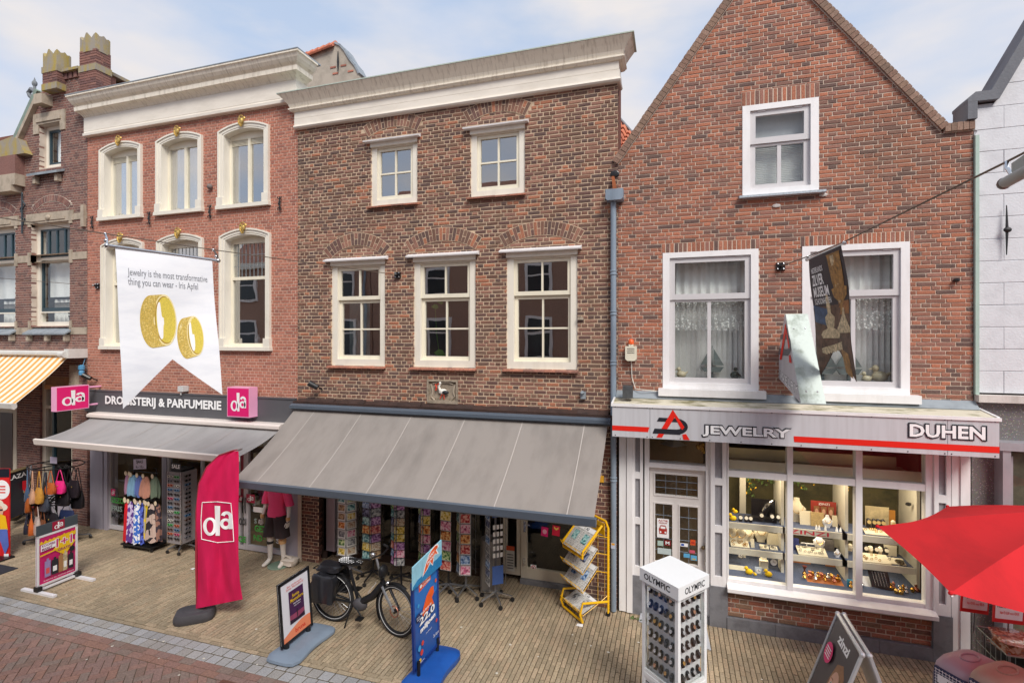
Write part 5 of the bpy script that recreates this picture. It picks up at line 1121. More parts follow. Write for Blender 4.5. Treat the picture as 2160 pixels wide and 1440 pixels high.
MB().box(jx(2050), xe, 8.0,8.25,0, zl-.11).build('granite_front', GRAN, WH)
x, z = at(2118,487); anchor(x, z, .62, WH, IRON, 2)
a, b = at(2122,1000,7.8)[0], at(2135,1000,7.8)[0]
SW = MB(); z1 = at(2140,950,7.85)[1]; ALU2 = mat('shutter_aluminium', (176,172,178),.35,.4)
SW.box(a-.02, b, 7.82,8.0,.3, z1); SW.box(b+.004, b+.06,7.9,8.0,.3, z1-.08); SW.box(a-.06,6.5,7.8,8.0, z1, z1+.1); SW.box(b+.06,6.5,7.93,8.0,.3,.45); SW = SW.build('shop_window', ALU2, WH)
MB().box(b+.06,6.5,7.96,7.966,.45, z1-.05).build('pane', GLASS_S, SW)
MB().box(b, 6.5,7.972,7.99,.3, z1).build('window_backing', mat('olive_dim', (88,82,66),.8, var=.4), SW)
m = MB(); m.box(xw+.15, xe-.1,8.25,14,6.9,7.0); m.box(xe-.12, xe, 8.25,14,0,7); m.box(xw+.15, xe-.12,13.9,14,0,7); m.build('rear_wall', REND, WH)
# ================================================================ the houses across the street, seen in the window reflections
OP_ = [(-19,-11.5,7.4, 'brown brick house across the street, furthest left', (168,136,120),2.2),(-11.5,-5.6,8.2, 'red brick house across the street facing the drugstore', (168,136,120),2.4),(-5.6,.4,7.6, 'dark brick house across the street facing the bookshop', (168,136,120),2.0),(.4,7,6.9, 'brown brick house across the street facing the jeweller', (168,136,120),1.6)]
for i, (a, b, h, lb, cc_, rh) in enumerate(OP_):
 O_ = thing('brick_house', lb, 'house', ((a+b)/2,-1.6,0)); m = MB(); m.box(a+.02, b-.02,-6,-1.6,0, h); bmO = mat('far_brick_%d' % i, cc_, .9, var=.3, scale=24); m.build('wall', bmO, O_)
 m = MB(); m.slab((a, -1.55, h),(a, -3.8, h+rh),(b, -3.8, h+rh),(b, -1.55, h),.1); m.slab((a, -3.8, h+rh),(a, -6.05, h),(b, -6.05, h),(b, -3.8, h+rh),.1); m.build('roof', TILE_OLD, O_)
 m = MB(); m.box(a, b, -1.6,-1.42, h-.25, h+.02); m.build('gutter', CREAM, O_)
 if i == 2: m = MB(); m.box(-3.6,-3.1,-4,-3.5, h+1.2, h+2.9); m.build('chimney', bmO, O_)
 n = 3; w_ = (b-a)/n
 for f in range(2):
  for k in range(n):
   cx = a+w_*(k+.5); z0 = 3.6+f*2.15 if f else 3.4; hh = 1.55 if f == 0 else 1.1
   W = MB(); W.box(cx-.5, cx+.5,-1.6,-1.54, z0, z0+hh); W = W.build('window', WHITE, O_); MB().box(cx-.4, cx+.4,-1.54,-1.53, z0+.1, z0+hh*.6).build('pane', mat('dark_far_pane', (50,58,64),.15), W); MB().box(cx-.4, cx+.4,-1.54,-1.53, z0+hh*.65, z0+hh-.1).build('pane', mat('dark_far_pane', (50,58,64),.15), W)
 m = MB(); m.tube([(b-.25,-1.5,0),(b-.25,-1.5, h-.2)],.05,8); m.build('downpipe', ZINC, O_)
 m = MB(); m.box(a+.3, b-.3,-1.6,-1.5,2.6,3.0); m.build('fascia', WHITE, O_); m = MB(); m.box(a+.5, b-.5,-1.6,-1.57,.4,2.5); m.build('shop_window', mat('dark_far_pane', (50,58,64),.15), O_)
# ================================================================ ground
def pave(name, x0, x1, y0, y1, z, w_, L_, j, m, jm, seed, along='y', holes=(), region=None, ch=.004, n_ind=IND):
 """paving bricks as pieces, laid in running bond"""
 G = MB(); G.quad((x0, y0, z-.008),(x1, y0, z-.008),(x1, y1, z-.008),(x0, y1, z-.008)); G = G.build(name, jm, None, kind='structure')
 rnd = random.Random(seed); out = []
 if along == 'y':
  k = 0; x = x0
  while x < x1:
   y = y0-(L_*.5 if k % 2 else 0)-rnd.uniform(0,.01)
   while y < y1:
    a, b, c, d = x+j/2, min(x+w_-j/2, x1), max(y+j/2, y0), min(y+L_-j/2, y1)
    if d-c > .03 and b-a > .02: out.append((a, b, c, d, d-c > L_-j-.001))
    y += L_
   x += w_; k += 1
 else:
  k = 0; y = y0
  while y < y1-.01:
   x = x0-(L_*.5 if k % 2 else .13*L_)
   while x < x1:
    LL = L_*rnd.uniform(.92,1.08) if ch > .006 else L_
    a, b, c, d = max(x+j/2, x0), min(x+LL-j/2, x1), y+j/2, min(y+w_-j/2, y1)
    if b-a > .03: out.append((a, b, c, d, LL == L_))
    x += LL
   y += w_; k += 1
 place(G, out, z, m, ch, rnd); return G
def seen(x, y):
 fw = -SN*x+CS*y
 if fw < .3: return None
 u = (CS*x+SN*y)/fw*FP+1080; v = HY+HC/fw*FP
 return (u, v, fw)
def place(G, out, z, m, ch, rnd):
 sc_ = []
 for q in out:
  s = seen((q[0]+q[1])/2,(q[2]+q[3])/2); vis_ = s and -30 < s[0] < 2190 and s[1] < 1470
  sc_.append((0 if vis_ else 1, s[2] if s else 99))
 order = sorted([i for i in range(len(out)) if out[i][4]], key=lambda i: sc_[i])[:IND]; ids = set(order)
 cache = {}; mb = MB()
 up = lambda a, b, c, d, e, cx, cy: [(a, c),(b, c),(b, d),(a, d)]
 for i, (a, b, c, d, wh) in enumerate(out):
  cx, cy = (a+b)/2,(c+d)/2; f0 = lambda x, y, zz: (x, zz, -y)
  pol = [(a, c),(b, c),(b, d),(a, d)]
  if i in ids:
   k = (round(b-a, 3), round(d-c, 3), rnd.randrange(5))
   if k not in cache:
    t_ = MB(); t_.poly_brick([(p[0]-cx, p[1]-cy) for p in pol],0,.02, ch, rnd, .0012,0, f0); cache[k] = t_.mesh('paving_brick', m)
   o = bpy.data.objects.new('paving_brick', cache[k]); link(o, G); o.location = wm(G).inverted() @ Vector((cx, cy, z+rnd.uniform(-.002,.0015)))
  elif sc_[i][0] == 0 or sc_[i][1] < 12:
   zo = z+rnd.uniform(-.002,.0015); mb.poly_brick(pol, 0,.02, ch, rnd, .0012,0, lambda x, y, zz: (x, zz, zo-y))
 if mb.v: mb.build('paving_courses', m, G, kind='stuff')
PB = brickmat('paving_yellow', [(.34,.255,.155),(.39,.295,.18),(.30,.23,.14),(.35,.27,.17),(.41,.30,.185),(.32,.245,.15),(.37,.265,.16)], dirt=.62, dscale=.8, fine=40, rough=.9, grime=(.15,.12,.085))
PR = brickmat('paving_red', [(.25,.135,.105),(.21,.13,.10),(.28,.155,.12),(.22,.155,.125),(.24,.145,.12),(.27,.14,.10)], dirt=.2, fine=40, rough=.9, grime=(.14,.1,.08))
PS = brickmat('granite_sett', [(.31,.30,.295),(.27,.265,.265),(.35,.335,.325),(.30,.28,.26),(.33,.325,.33)], dirt=.2, fine=60, rough=.9)
PJ = stained('paving_joint', (88,76,54),(60,58,38), rough=1, amount=.8, stretch=(1,1,1))
GR = MB(); GR.quad((-60,-60,-.03),(60,-60,-.03),(60,60,-.03),(-60,60,-.03)); GR.build('ground', stained('ground_earth', (120,104,84),(90,80,66), rough=1, stretch=(1,1,1)), None, kind='structure')
pave('pavement', -16.5,5.2,5.58,8.62,0,.062,.205,.009, PB, PJ, 101)
pave('edge_course', -16.5,5.2,5.44,5.58,0,.07,.205,.009, PB, PJ, 102, along='x')
pave('gutter_setts', -16.5,5.2,5.12,5.44,0,.16,.165,.012, PS, PJ, 103, along='x', ch=.009)
pave('road_edge_course', -16.5,5.2,4.90,5.12,0,.11,.21,.006, PR, PJ, 104, along='x')
# herringbone road
G = MB(); G.quad((-16.5,-1.6,-.009),(5.2,-1.6,-.009),(5.2,4.9,-.009),(-16.5,4.9,-.009)); G = G.build('road', PJ, None, kind='structure')
rnd = random.Random(5); bw_, bl = .1,.2; c45 = math.sqrt(.5); pieces = []
for i in range(-150,150):
 for j in range(-150,150):
  for o in (0,1):
   # 2:1 herringbone on the unit lattice
   if o == 0: a, b, w2, h2 = i*1.0, j*1.0,2,1; ok = (i-j) % 4 == 0
   else: a, b, w2, h2 = i*1.0, j*1.0,1,2; ok = (i-j) % 4 == 3
   if not ok: continue
   if o == 1: a, b = i, j-0.0
   u, v = (a+w2/2)*bw_, (b+h2/2)*bw_; x, y = (u-v)*c45-4,(u+v)*c45+2
   s = seen(x, y)
   if y > 4.95 or y < -1.5 or not -15 < x < 5.1: continue
   pieces.append((u, v, w2*bw_, h2*bw_, (s[2] if s and s[1] < 1460 and -30 < s[0] < 2190 else 99+abs(x)), x, y))
pieces.sort(key=lambda p: p[4]); cache = {}; mb = MB()
R45 = MRot(PI/4,4, 'Z')
for n_, (u, v, w2, h2, _, x, y) in enumerate(pieces):
 pol = [(-w2/2+.003,-h2/2+.003),(w2/2-.003,-h2/2+.003),(w2/2-.003, h2/2-.003),(-w2/2+.003, h2/2-.003)]
 near = y > 4.75; zo = rnd.uniform(-.002,.001)-(.004 if near else 0)
 if n_ < IND and not near:
  k = (w2 > h2, rnd.randrange(4))
  if k not in cache:
   t_ = MB(); t_.poly_brick(pol, 0,.02,.004, rnd, .001,0, lambda a, b, c: (a, c, -b)); cache[k] = t_.mesh('paving_brick', PR)
  o = bpy.data.objects.new('paving_brick', cache[k]); link(o, G); o.location = (x, y, zo); o.rotation_euler = (0,0, PI/4)
 else:
  if near:                         # trimmed against the edge course
   q = [R45 @ Vector((a, b, 0)) for a, b in pol]; q = [(p.x+x, p.y+y) for p in q]; q = clip(q, 0,1,4.897)
   if len(q) > 2: mb.poly_brick(q, 0,.02,.003, rnd, .0005,0, lambda a, b, c: (a, c, zo-b))
  else: mb.poly_brick(pol, 0,.02,.004, rnd, .001,0, lambda a, b, c: (R45 @ Vector((a, c, zo-b)))+Vector((x, y, 0)))
if mb.v: mb.build('paving_courses', PR, G, kind='stuff')
# ================================================================ awnings
def awning(name, lb, x0, x1, yb, zb, yf, zf, cloth, bar, val=None, seams=(), box_h=.1, rolls=True):
 A = thing(name, lb, 'awning', ((x0+x1)/2, yb, zb))
 n = 16; vs = []; fs = []; m = MB()
 for i in range(n+1):
  for j in range(9):
   k = j/8; sag = .035*sin(k*PI)
   vs.append((x0+(x1-x0)*i/n, yb+(yf-yb)*k, zb+(zf-zb)*k-sag-.008*sin(k*PI)*(1+sin(i*2.1+k*3))))
 for i in range(n):
  for j in range(8): a = i*9+j; fs.append((a, a+1, a+10, a+9))
 m.add(vs, fs); C_ = m.build('awning_cloth', cloth, A, smooth=True)
 for s in seams:
  x = x0+(x1-x0)*s; q = MB()
  for j in range(8):
   k, k2 = j/8,(j+1)/8; g = lambda k: (yb+(yf-yb)*k, zb+(zf-zb)*k-.035*sin(k*PI)+.004)
   q.quad((x, *g(k)),(x, *g(k2)),(x+.014, *g(k2)),(x+.014, *g(k)))
  q.build('seam', SEAM, C_)
 m = MB(); m.yz([(yf-.06, zf-.03),(yf-.07, zf+.02),(yf-.03, zf+.035),(yf+.03, zf+.01),(yf+.03, zf-.06),(yf-.02, zf-.1),(yf-.05, zf-.08)], x0-.03, x1+.03); m.build('front_bar', bar, A)
 m = MB(); m.yz([(yb-.1, zb+.02),(yb-.1, zb+.0+box_h*.7),(yb-.04, zb+box_h),(8.0, zb+box_h),(8.0, zb-.03),(yb, zb-.03)], x0-.05, x1+.05); m.build('cassette', bar, A)
 for x in (x0+.25, x1-.25):
  s = 1 if x < (x0+x1)/2 else -1; mid = Vector((x+s*.75,(yb+yf)/2,(zb+zf)/2-.12))
  m = MB(); m.tube([(x, yb, zb-.08), mid],.025,6); m.tube([mid, (x, yf, zf-.03)],.022,6); m.build('folding_arm', bar, A)
 return A
SEAM = mat('seam_thread', (182,174,168),.8, var=0)
def cloth(name, c, var=.05):
 m = stained(name, c, tuple(int(v*.8) for v in c), rough=.9, amount=.6, scale=2.6, stretch=(1,.35,.35), bump=.08); t = m.node_tree; tr = nd(t, 'ShaderNodeBsdfTranslucent'); mx = nd(t, 'ShaderNodeMixShader'); mx.inputs[0].default_value = .3; b = t.nodes['Principled BSDF']; o = t.nodes['Material Output']; tr.inputs[0].default_value = (*lin(c),1)
 t.links.new(b.outputs[0], mx.inputs[1]); t.links.new(tr.outputs[0], mx.inputs[2]); t.links.new(mx.outputs[0], o.inputs[0]); return m
GBLUE = mat('anthracite_bar', (88,98,110),.4,.1, var=.05)
CBAR = mat('cream_bar', (226,216,208),.4, var=.03)
# middle awning: measured from its four corners
xa0, zt_ = at(628,850,7.9); xa1, _ = at(1283,884,7.9)
xa0 = -6.70; xa1 = -.95
xf0, zf = at(507,1016,6.62)
YF = 6.45; zf = (at(507,1012, YF)[1]+at(1250,1098, YF)[1])/2; zb = (at(625,857,7.85)[1]+at(1283,893,7.85)[1])/2
awning('awning', 'large taupe grey awning with pale seams and blue grey front bar over the bookshop', xa0, xa1,7.87, zb-.03, YF, zf, cloth('taupe_cloth', (168,160,154)), GBLUE, seams=[.078+.172*k for k in range(6)])
# drugstore awning
zb2 = (at(195,878,7.8)[1]+at(590,900,7.8)[1])/2; x0_ = at(196,880,7.8)[0]; x1_ = at(592,900,7.8)[0]
def ysolve(px, X): u = (px-1080)/FP; return X*(CS+u*SN)/(-SN+u*CS)
yf2 = ysolve(80, x0_); zf2 = (at(80,930, yf2)[1])
awning('awning', 'light grey awning with cream front bar over the drugstore', x0_, x1_, 7.8, zb2-.03, yf2,(zf2+at(480,960, yf2)[1])/2, cloth('light_grey_cloth', (182,180,180)), CBAR, seams=[.2,.4,.6,.8])
# striped awning at the left
x1_ = at(160,745,7.8)[0]; yf3 = ysolve(35, x1_-.05); zf3 = at(30,853, yf3)[1]; zb3 = at(150,745,7.8)[1]
x1_ = x1_+.0
STR_ = bpy.data.materials.new('striped_cloth'); STR_.use_nodes = True; t = STR_.node_tree; b = t.nodes['Principled BSDF']; b.inputs['Roughness'].default_value = .85
g_ = nd(t, 'ShaderNodeNewGeometry'); sx_ = nd(t, 'ShaderNodeSeparateXYZ'); a1 = nd(t, 'ShaderNodeMath', operation='MULTIPLY'); a1.inputs[1].default_value = 1/.195; f1 = nd(t, 'ShaderNodeMath', operation='FRACT'); g1_ = nd(t, 'ShaderNodeMath', operation='GREATER_THAN'); g1_.inputs[1].default_value = .5
mm_ = nd(t, 'ShaderNodeMixRGB'); mm_.inputs[1].default_value = (*lin((222,160,84)),1); mm_.inputs[2].default_value = (*lin((240,228,208)),1)
K = t.links.new; K(g_.outputs['Position'], sx_.inputs[0]); K(sx_.outputs['X'], a1.inputs[0]); K(a1.outputs[0], f1.inputs[0]); K(f1.outputs[0], g1_.inputs[0]); K(g1_.outputs[0], mm_.inputs[0]); K(mm_.outputs[0], b.inputs['Base Color'])
A = awning('awning', 'orange and white striped awning at the left edge above the dark brick house shop', -17.2, x1_-.12,7.75, zb3-.05, yf3, zf3, STR_, mat('white_aluminium', (214,212,206),.45))
m = MB(); m.box(x1_-.08, x1_+.06,7.62,8.0, zb3-.1, zb3+.1); m.tube([(x1_-.16,7.6, zb3-.02),(x1_+.0,7.6, zb3-.02)],.07,10); m.build('end_bracket', mat('white_aluminium', (214,212,206),.45), A)
# ================================================================ light box signs
def lightbox(lb, P, Xd, w_, h_, th, cat='sign', face=(PINK, WPRINT)):
 """P lower left corner of the lettered face"""
 P = Vector(P); Xd = Vector(Xd).normalized(); N = Xd.cross(Vector((0,0,1))); B_ = thing('lightbox_sign', lb, cat, P+Xd*w_/2-N*th/2)
 m = MB(); q = [P, P+Xd*w_, P+Xd*w_-N*th, P-N*th]; m.add([*q, *[v+Vector((0,0, h_)) for v in q]],[(0,3,2,1),(4,5,6,7),(0,1,5,4),(1,2,6,5),(2,3,7,6),(3,0,4,7)])
 m.build('sign_box', mat('pale_pink_edge', (240,170,205),.4, var=.02), B_)
 for s in (1,-1):
  S = Sheet(P+N*.001 if s > 0 else P+Xd*w_-N*(th+.001),(P+Xd*w_+N*.001) if s > 0 else P-N*(th+.001),(P+N*.001 if s > 0 else P+Xd*w_-N*(th+.001))+Vector((0,0, h_)), B_)
  S.box(.025,.03,.975,.97, face[0]); logo_da(S, .17,.2,.86,.82, face[1])
 return B_, P, Xd, N
# flat one on the fascia
Yb = 7.72; x0, z1 = at(479,816, Yb); x1, z0 = at(526,881, Yb);
L1, *_ = lightbox('pink square light box sign on the fascia between PARFUMERIE and the brown house', (x0, Yb, z0),(1,0,0), x1-x0, z1-z0,.2)
# projecting one, seen from its right side
x0, z0 = at(188,858,7.7); Pn = Vector((at(188,860,7.72)[0],7.72, at(188,860,7.72)[1]))
xq = Pn.x; yn = ysolve(118, xq); hgt = at(188,811,7.72)[1]-Pn.z
L2, P_, Xd, N = lightbox('pink light box sign projecting from the wall below the striped awning corner', (xq, yn, Pn.z),(0,1,0),7.72-yn, hgt, .14)
m = MB()
for z in (Pn.z+.06, Pn.z+hgt-.06): m.tube([(xq-.07,7.7, z),(xq-.07,8.0, z)],.02,6)
m.build('bracket', mat('pale_pink_edge', (240,170,205),.4, var=.02), L2)
# small fittings on the walls
def fitting(name, lb, cat, px, py, Y, fn, m, z=None):
 x, zz = at(px, py, Y); q = MB(); fn(q, x, zz, Y); return q.build(name, m, None, smooth=False, label=lb, cat=cat)
def spot(q, x, z, Y): q.tube([(x+.05,7.995, z-.08),(x+.03,7.9, z-.02)],.012,6); q.tube([(x+.05,7.86, z-.03),(x-.09,7.8, z+.05)],[.045,.055],10)
fitting('wall_spotlight', 'small dark spotlight on the brick above the projecting pink sign', 'spotlight', 192,795,7.9, spot, BLK)
fitting('wall_spotlight', 'small dark spotlight on the brown brick above the left end of the grey awning', 'spotlight', 668,813,7.9, spot, IRON)
fitting('blue_siren', 'small light blue siren hanging beside the striped awning end', 'siren', 169,781,7.85, lambda q, x, z, Y: (q.lathe([(.05,0),(.055,.06),(.04,.1),(.06,.12),(.06,.2),(.02,.22)],(x, 7.88, z-.1),10), q.tube([(x, 7.9, z+.1),(x-.03,7.97, z+.25),(x-.01,7.97, z+.42)],.006,5)), mat('light_blue_plastic', (86,150,190),.4))
fitting('sensor_box', 'white sensor box on the fascia top below the fork of the white banner', 'sensor', 384,820,7.9, lambda q, x, z, Y: (q.box(x-.07, x+.07,7.86,7.99, z-.05, z+.06), q.tube([(x-.03,7.9, z-.12),(x-.03,7.9, z-.05)],.015,6)), mat('off_white_plastic', (206,206,204),.4))
AL = thing('alarm_box', 'cream alarm box with orange beacon on the red brick beside the left upper window', 'alarm', (*[at(1330,762,7.95)[0]],7.95, at(1330,762,7.95)[1]))
x0, z1 = at(1319,730,7.92); x1, z0 = at(1343,761,7.92); PLC = mat('cream_plastic', (226,220,200),.4)
m = MB(); m.xz([(x0, z1),(x1, z1),(x1, z0+.03),(x1-.03, z0),(x0+.03, z0),(x0, z0+.03)],7.9,7.995); m.build('box', PLC, AL)
for k in range(3): MB().box(x0+.03, x1-.03,7.894,7.899, z0+.12+k*.03, z0+.13+k*.03).build('louvre', mat('louvre_grey', (150,146,136),.5), AL)
m = MB(); m.lathe([(.04,0),(.042,.05),(.025,.075),(.01,.08)],((x0+x1)/2,7.95, z1+.03),12); m.build('beacon', mat('beacon_orange', (232,98,44),.3), AL, smooth=True); MB().box(x0+.05, x1-.05,7.92,7.98, z1+.001, z1+.03).build('beacon_base', PLC, AL)
xc_, zc2 = at(1325,825,7.8); m = MB(); m.box(xc_-.07, xc_+.07,7.66,7.8, zc2-.09, zc2+.09); m.build('junction_box', mat('weathered_black_box', (72,74,76),.7, var=.3, scale=20), None, label='black junction box standing on the left end of the sign canopy', cat='junction box')
m = MB(); pts = [((x0+x1)/2,7.97, z0),((x0+x1)/2+.01,7.98, z0-.25),((x0+x1)/2+.06,7.97, z0-.42),(xc_+.2,7.9, zc2+.02),(xc_+.4,7.95, zc2+.0),(xc_+.7,7.97, zc2-.01)]; m.tube(pts, .007,5); m.build('cable', mat('white_cable', (222,218,208),.5), None, label='thin white cable running from the alarm box down to the canopy roof', cat='cable')
m = MB(); x, z = at(1266,1010,7.97); S = thing('wall_plate', 'small orange plate on the dark brick beside the downpipe', 'plate', (x, 7.98, z)); m.box(x-.055, x+.055,7.975,7.99, z-.05, z+.05); m.build('plate', mat('orange_plate', (226,166,44),.5), S)
fitting('eye_bolt', 'lone rusty bolt in the red brick right of the right upper window', 'bolt', 2017,591,7.97, lambda q, x, z, Y: q.ball((x, 7.96, z),.035,8,(1,1.4,.8)), IRON)
# ================================================================ cables across the street and their banners
def plate_anchor(px, py, Y, lb):
 x, z = at(px, py, 7.97); T = thing('cable_anchor', lb, 'anchor plate', (x, 7.98, z)); m = MB(); m.box(x-.055, x+.055,7.97,7.995, z-.055, z+.055); m.tube([(x, 7.97, z),(x, 7.9, z),(x+.02,7.88, z+.01)],.018,6); m.build('plate', BLK, T)
 for a in (-1,1):
  for b in (-1,1): m = MB(); m.ball((x+a*.036,7.965, z+b*.036),.014,6); m.build('bolt', CHROME, T)
 return Vector((x, 7.9, z))
A1 = plate_anchor(1647,562,8, 'black cable anchor plate on the red brick between the two upper windows')
A2 = plate_anchor(838,580,8, 'black cable anchor plate on the brown brick between two first-floor windows')
A3 = plate_anchor(204,603,8, 'black cable anchor plate at the left edge of the smooth red brick house')
WIRE = mat('steel_wire', (112,100,88),.5,.4)
def wire(pts, r, lb):
 m = MB(); m.tube(pts, r, 5); return m.build('cable', WIRE, None, label=lb, cat='cable')
# white banner cable: anchored left of the frame across the street, passes over the banner
tb0, tb1 = 6.2,7.0          # distance of the banner's upper corners
w0 = cp(-60,450,5.46); w1 = cp(222,493, tb0); w2 = cp(450,527, tb1)
wire([cp(-900,318,4.0), cp(-300,412,4.95), w0, w1, w2, A2],.0065, 'long overhead cable carrying the white ring banner, ending at the brown house')
wire([cp(-60,582,8.2), A3],.005, 'thin overhead cable running left from the smooth red brick house')
def banner(lb, TLp, TRp, BLp, BRp, fork, thick_bar=.02, m=None, wave=.05, cat='banner'):
 """TLp.. are world corners; fork = rise of the swallow tail notch (fraction)"""
 T = thing('banner', lb, cat, (TLp+TRp)/2); X = TRp-TLp; N = X.cross(Vector((0,0,1))).normalized()
 def f(q, a, b):                    # a across, b from bottom to top
  p = (TLp.lerp(TRp, a)).lerp(BLp.lerp(BRp, a),1-b); k = (1-b)
  return p+N*(wave*k*sin(a*5+k*3)+wave*.35*sin(k*9+a*2)+.0)
 nx, nz = 20,26; vs = []; fs = []; mb = MB()
 for i in range(nx+1):
  a = i/nx; b0 = fork*(1-abs(2*a-1))
  for j in range(nz+1): b = b0+(1-b0)*j/nz; vs.append(f(None, a, b))
 for i in range(nx):
  for j in range(nz): q = i*(nz+1)+j; fs.append((q, q+nz+1, q+nz+2, q+1))
 mb.add(vs, fs); C_ = mb.build('cloth', m, T, smooth=True)
 q = MB(); d = X.normalized(); q.tube([TLp-d*.08, TRp+d*.08], thick_bar, 8); q.build('rod', CHROME, T, smooth=True)
 S = Sheet(TLp, TRp, TLp+Vector((0,0,1)), C_); S.bend = lambda p, a, b: f(None, a, b)+N*p_off[0]; p_off = [0]
 def P(a, b, dd=.003): return f(None, a, b)+N*dd
 S.P = lambda a, b, dd=0.0: P(a, b, dd+.002)
 return T, S, f
WCL = stained('white_banner_cloth', (246,248,252),(214,219,230), rough=.7, amount=.5, scale=2.2, stretch=(.6,.6,2.2), bump=.04)
TL, TR = cp(243,520, tb0), cp(447,548, tb1); BL = cp(259,862, tb0+.02); BR = cp(468,832, tb1)
BN, S, f = banner('white swallow tailed banner with two gold rings hanging over the street', TL, TR, BL, BR, .285, m=WCL, wave=.03)
GT = mat('banner_grey_text', (128,130,138),.6, var=0)
S.text('Jewelry is the most transformative', .10,.815,.93,.875, GT, d=.001); S.text('thing you can wear - Iris Apfel', .10,.755,.82,.815, GT, d=.001)
GLD = [mat('gold_print_%d' % i, c, .5, var=v, scale=70) for i, (c, v) in enumerate([((206,176,84),.35),((232,206,120),.12),((176,138,40),.2),((244,228,170),.08),((252,252,252),0),((222,200,80),.2)])]
def ringprint(cx, cy, rx, ry, ox, tilt, sd):
 """printed ring: outer wide band, polished rims, inner face"""
 R_ = lambda x, y: (cx+x*cos(tilt)-y*sin(tilt)*.7, cy+x*sin(tilt)*1.3+y*cos(tilt))
 E = lambda ex, ey, dx, n=30, t0=0, t1=360: [R_(dx+ex*cos(rad(t0+(t1-t0)*k/n)), ey*sin(rad(t0+(t1-t0)*k/n))) for k in range(n+1)]
 def strip(A, B, m, d):
  mb = MB()
  for k in range(len(A)-1): mb.add([S.P(*A[k], d), S.P(*A[k+1], d), S.P(*B[k+1], d), S.P(*B[k], d)],[(0,1,2,3)])
  mb.build('print', m, S.p)
 strip(E(rx, ry, -ox), E(rx*.02, ry*.02,-ox), GLD[3],.0008); strip(E(rx*.97, ry*.98,-ox+.012), E(.001,.001,-ox), GLD[0],.0012)
 # the band swept to the right
 strip(E(rx, ry, 0,30,90,270), E(rx, ry, -ox, 30,90,270), GLD[0],.0014)
 strip(E(rx, ry, 0), E(.001,.001,0), GLD[3],.0018); strip(E(rx*.9, ry*.93,0), E(.001,.001,0), GLD[2],.0022); strip(E(rx*.86, ry*.89,.006), E(.001,.001,.006), GLD[5],.0026)
 strip(E(rx*.30, ry*.72,-rx*.42), E(.001,.001,-rx*.42), GLD[4],.003)
 r_ = random.Random(sd); mb = MB()
 for k in range(150):
  t_ = r_.uniform(90,270); u = r_.uniform(.1,.85); x = -ox*u+rx*.99*cos(rad(t_)); y = ry*.97*sin(rad(t_)); s_ = r_.uniform(.004,.009)
  mb.add([S.P(*R_(x-s_, y),.0035), S.P(*R_(x, y-s_*.8),.0035), S.P(*R_(x+s_, y),.0035), S.P(*R_(x, y+s_*.8),.0035)],[(0,1,2,3)])
 mb.build('print', GLD[1], S.p)
ringprint(.45,.55,.118,.172,.135,.06,1); ringprint(.755,.44,.088,.142,.105,.12,2)
for P_, w_, s_ in ((TL, w1,-1),(TR, w2,1)):
 m = MB(); e = P_+(TR-TL).normalized()*s_*.08; top = w_; m.tube([e, e.lerp(top, .5)+Vector((.02,0,0)), top],.012,6); m.ball(e.lerp(top, .4),.024,8); m.ball(top, .018,8); m.ball(e, .03,8); m.build('shackle', CHROME, BN, smooth=True)
# museum banner on the second cable
ts0, ts1 = 6.16,5.23
TL, TR = cp(1706,546, ts0), cp(1776,515, ts1); BL = cp(1733,792, ts0); BR = cp(1812,806, ts1)
wire([A1, cp(1704,541, ts0), cp(1779,511, ts1), cp(2124,341,3.1), cp(2300,250,2.57)],.0075, 'overhead cable rising to the right edge and carrying the dark museum banner')
BN, S, f = banner('narrow dark museum banner printed with silver cups and silversmith tools', TL, TR, BL, BR, .26,.015, stained('dark_print_cloth', (58,50,54),(40,36,42), rough=.6, amount=.5),.03)
pb = [mat('print_'+n, c, .6, var=v, scale=s) for n, c, v, s in (('umber', (96,70,54),.55,12),('slate', (66,86,116),.4,18),('amber', (150,100,52),.35,14),('silver', (196,178,142),.6,26),('bronze', (156,116,60),.6,20),('ink', (34,30,36),.1,5))]
BNn = lambda pts, m, d=.001: S.poly(pts, m, d=d)
def grid(pts_fn, m, d, n=8):
 mb = MB()
 for i in range(n):
  for j in range(n): mb.add([S.P(*pts_fn(i/n, j/n), d), S.P(*pts_fn((i+1)/n, j/n), d), S.P(*pts_fn((i+1)/n, (j+1)/n), d), S.P(*pts_fn(i/n, (j+1)/n), d)],[(0,1,2,3)])
 mb.build('print', m, S.p)
grid(lambda a, b: (a, (lambda lo: lo+(.58-lo)*b)(.26*(1-abs(2*a-1))+.004)), pb[0],.001)
grid(lambda a, b: (.02+.42*a, .46+.14*b-.05*a), pb[1],.0015); grid(lambda a, b: (.68+.3*a, .5+.1*b), pb[2],.0015)
def profile(cx, y0, pr, m, d):
 mb = MB()
 for (w_a, ya),(w_b, yb) in zip(pr[:-1], pr[1:]): mb.add([S.P(cx-w_a, y0+ya, d), S.P(cx+w_a, y0+ya, d), S.P(cx+w_b, y0+yb, d), S.P(cx-w_b, y0+yb, d)],[(0,1,2,3)])
 mb.build('print', m, S.p)
profile(.76,.52,[(.05,0),(.03,.05),(.07,.08),(.17,.12),(.2,.18),(.13,.19),(.15,.24),(.17,.44),(.2,.445)], pb[4],.002); profile(.72,.53,[(.02,.06),(.05,.14),(.03,.25),(.05,.42)], pb[3],.0026)
profile(.80,.36,[(.21,0),(.22,.03),(.16,.06),(.1,.1),(.04,.14),(.02,.19)], pb[3],.0024); profile(.42,.32,[(.22,.0),(.25,.03),(.2,.06),(.08,.08),(.11,.12),(.12,.17),(.04,.2),(.05,.27),(.02,.35)], pb[3],.0026)
profile(.42,.335,[(.16,.0),(.14,.04),(.05,.06)], pb[4],.003)
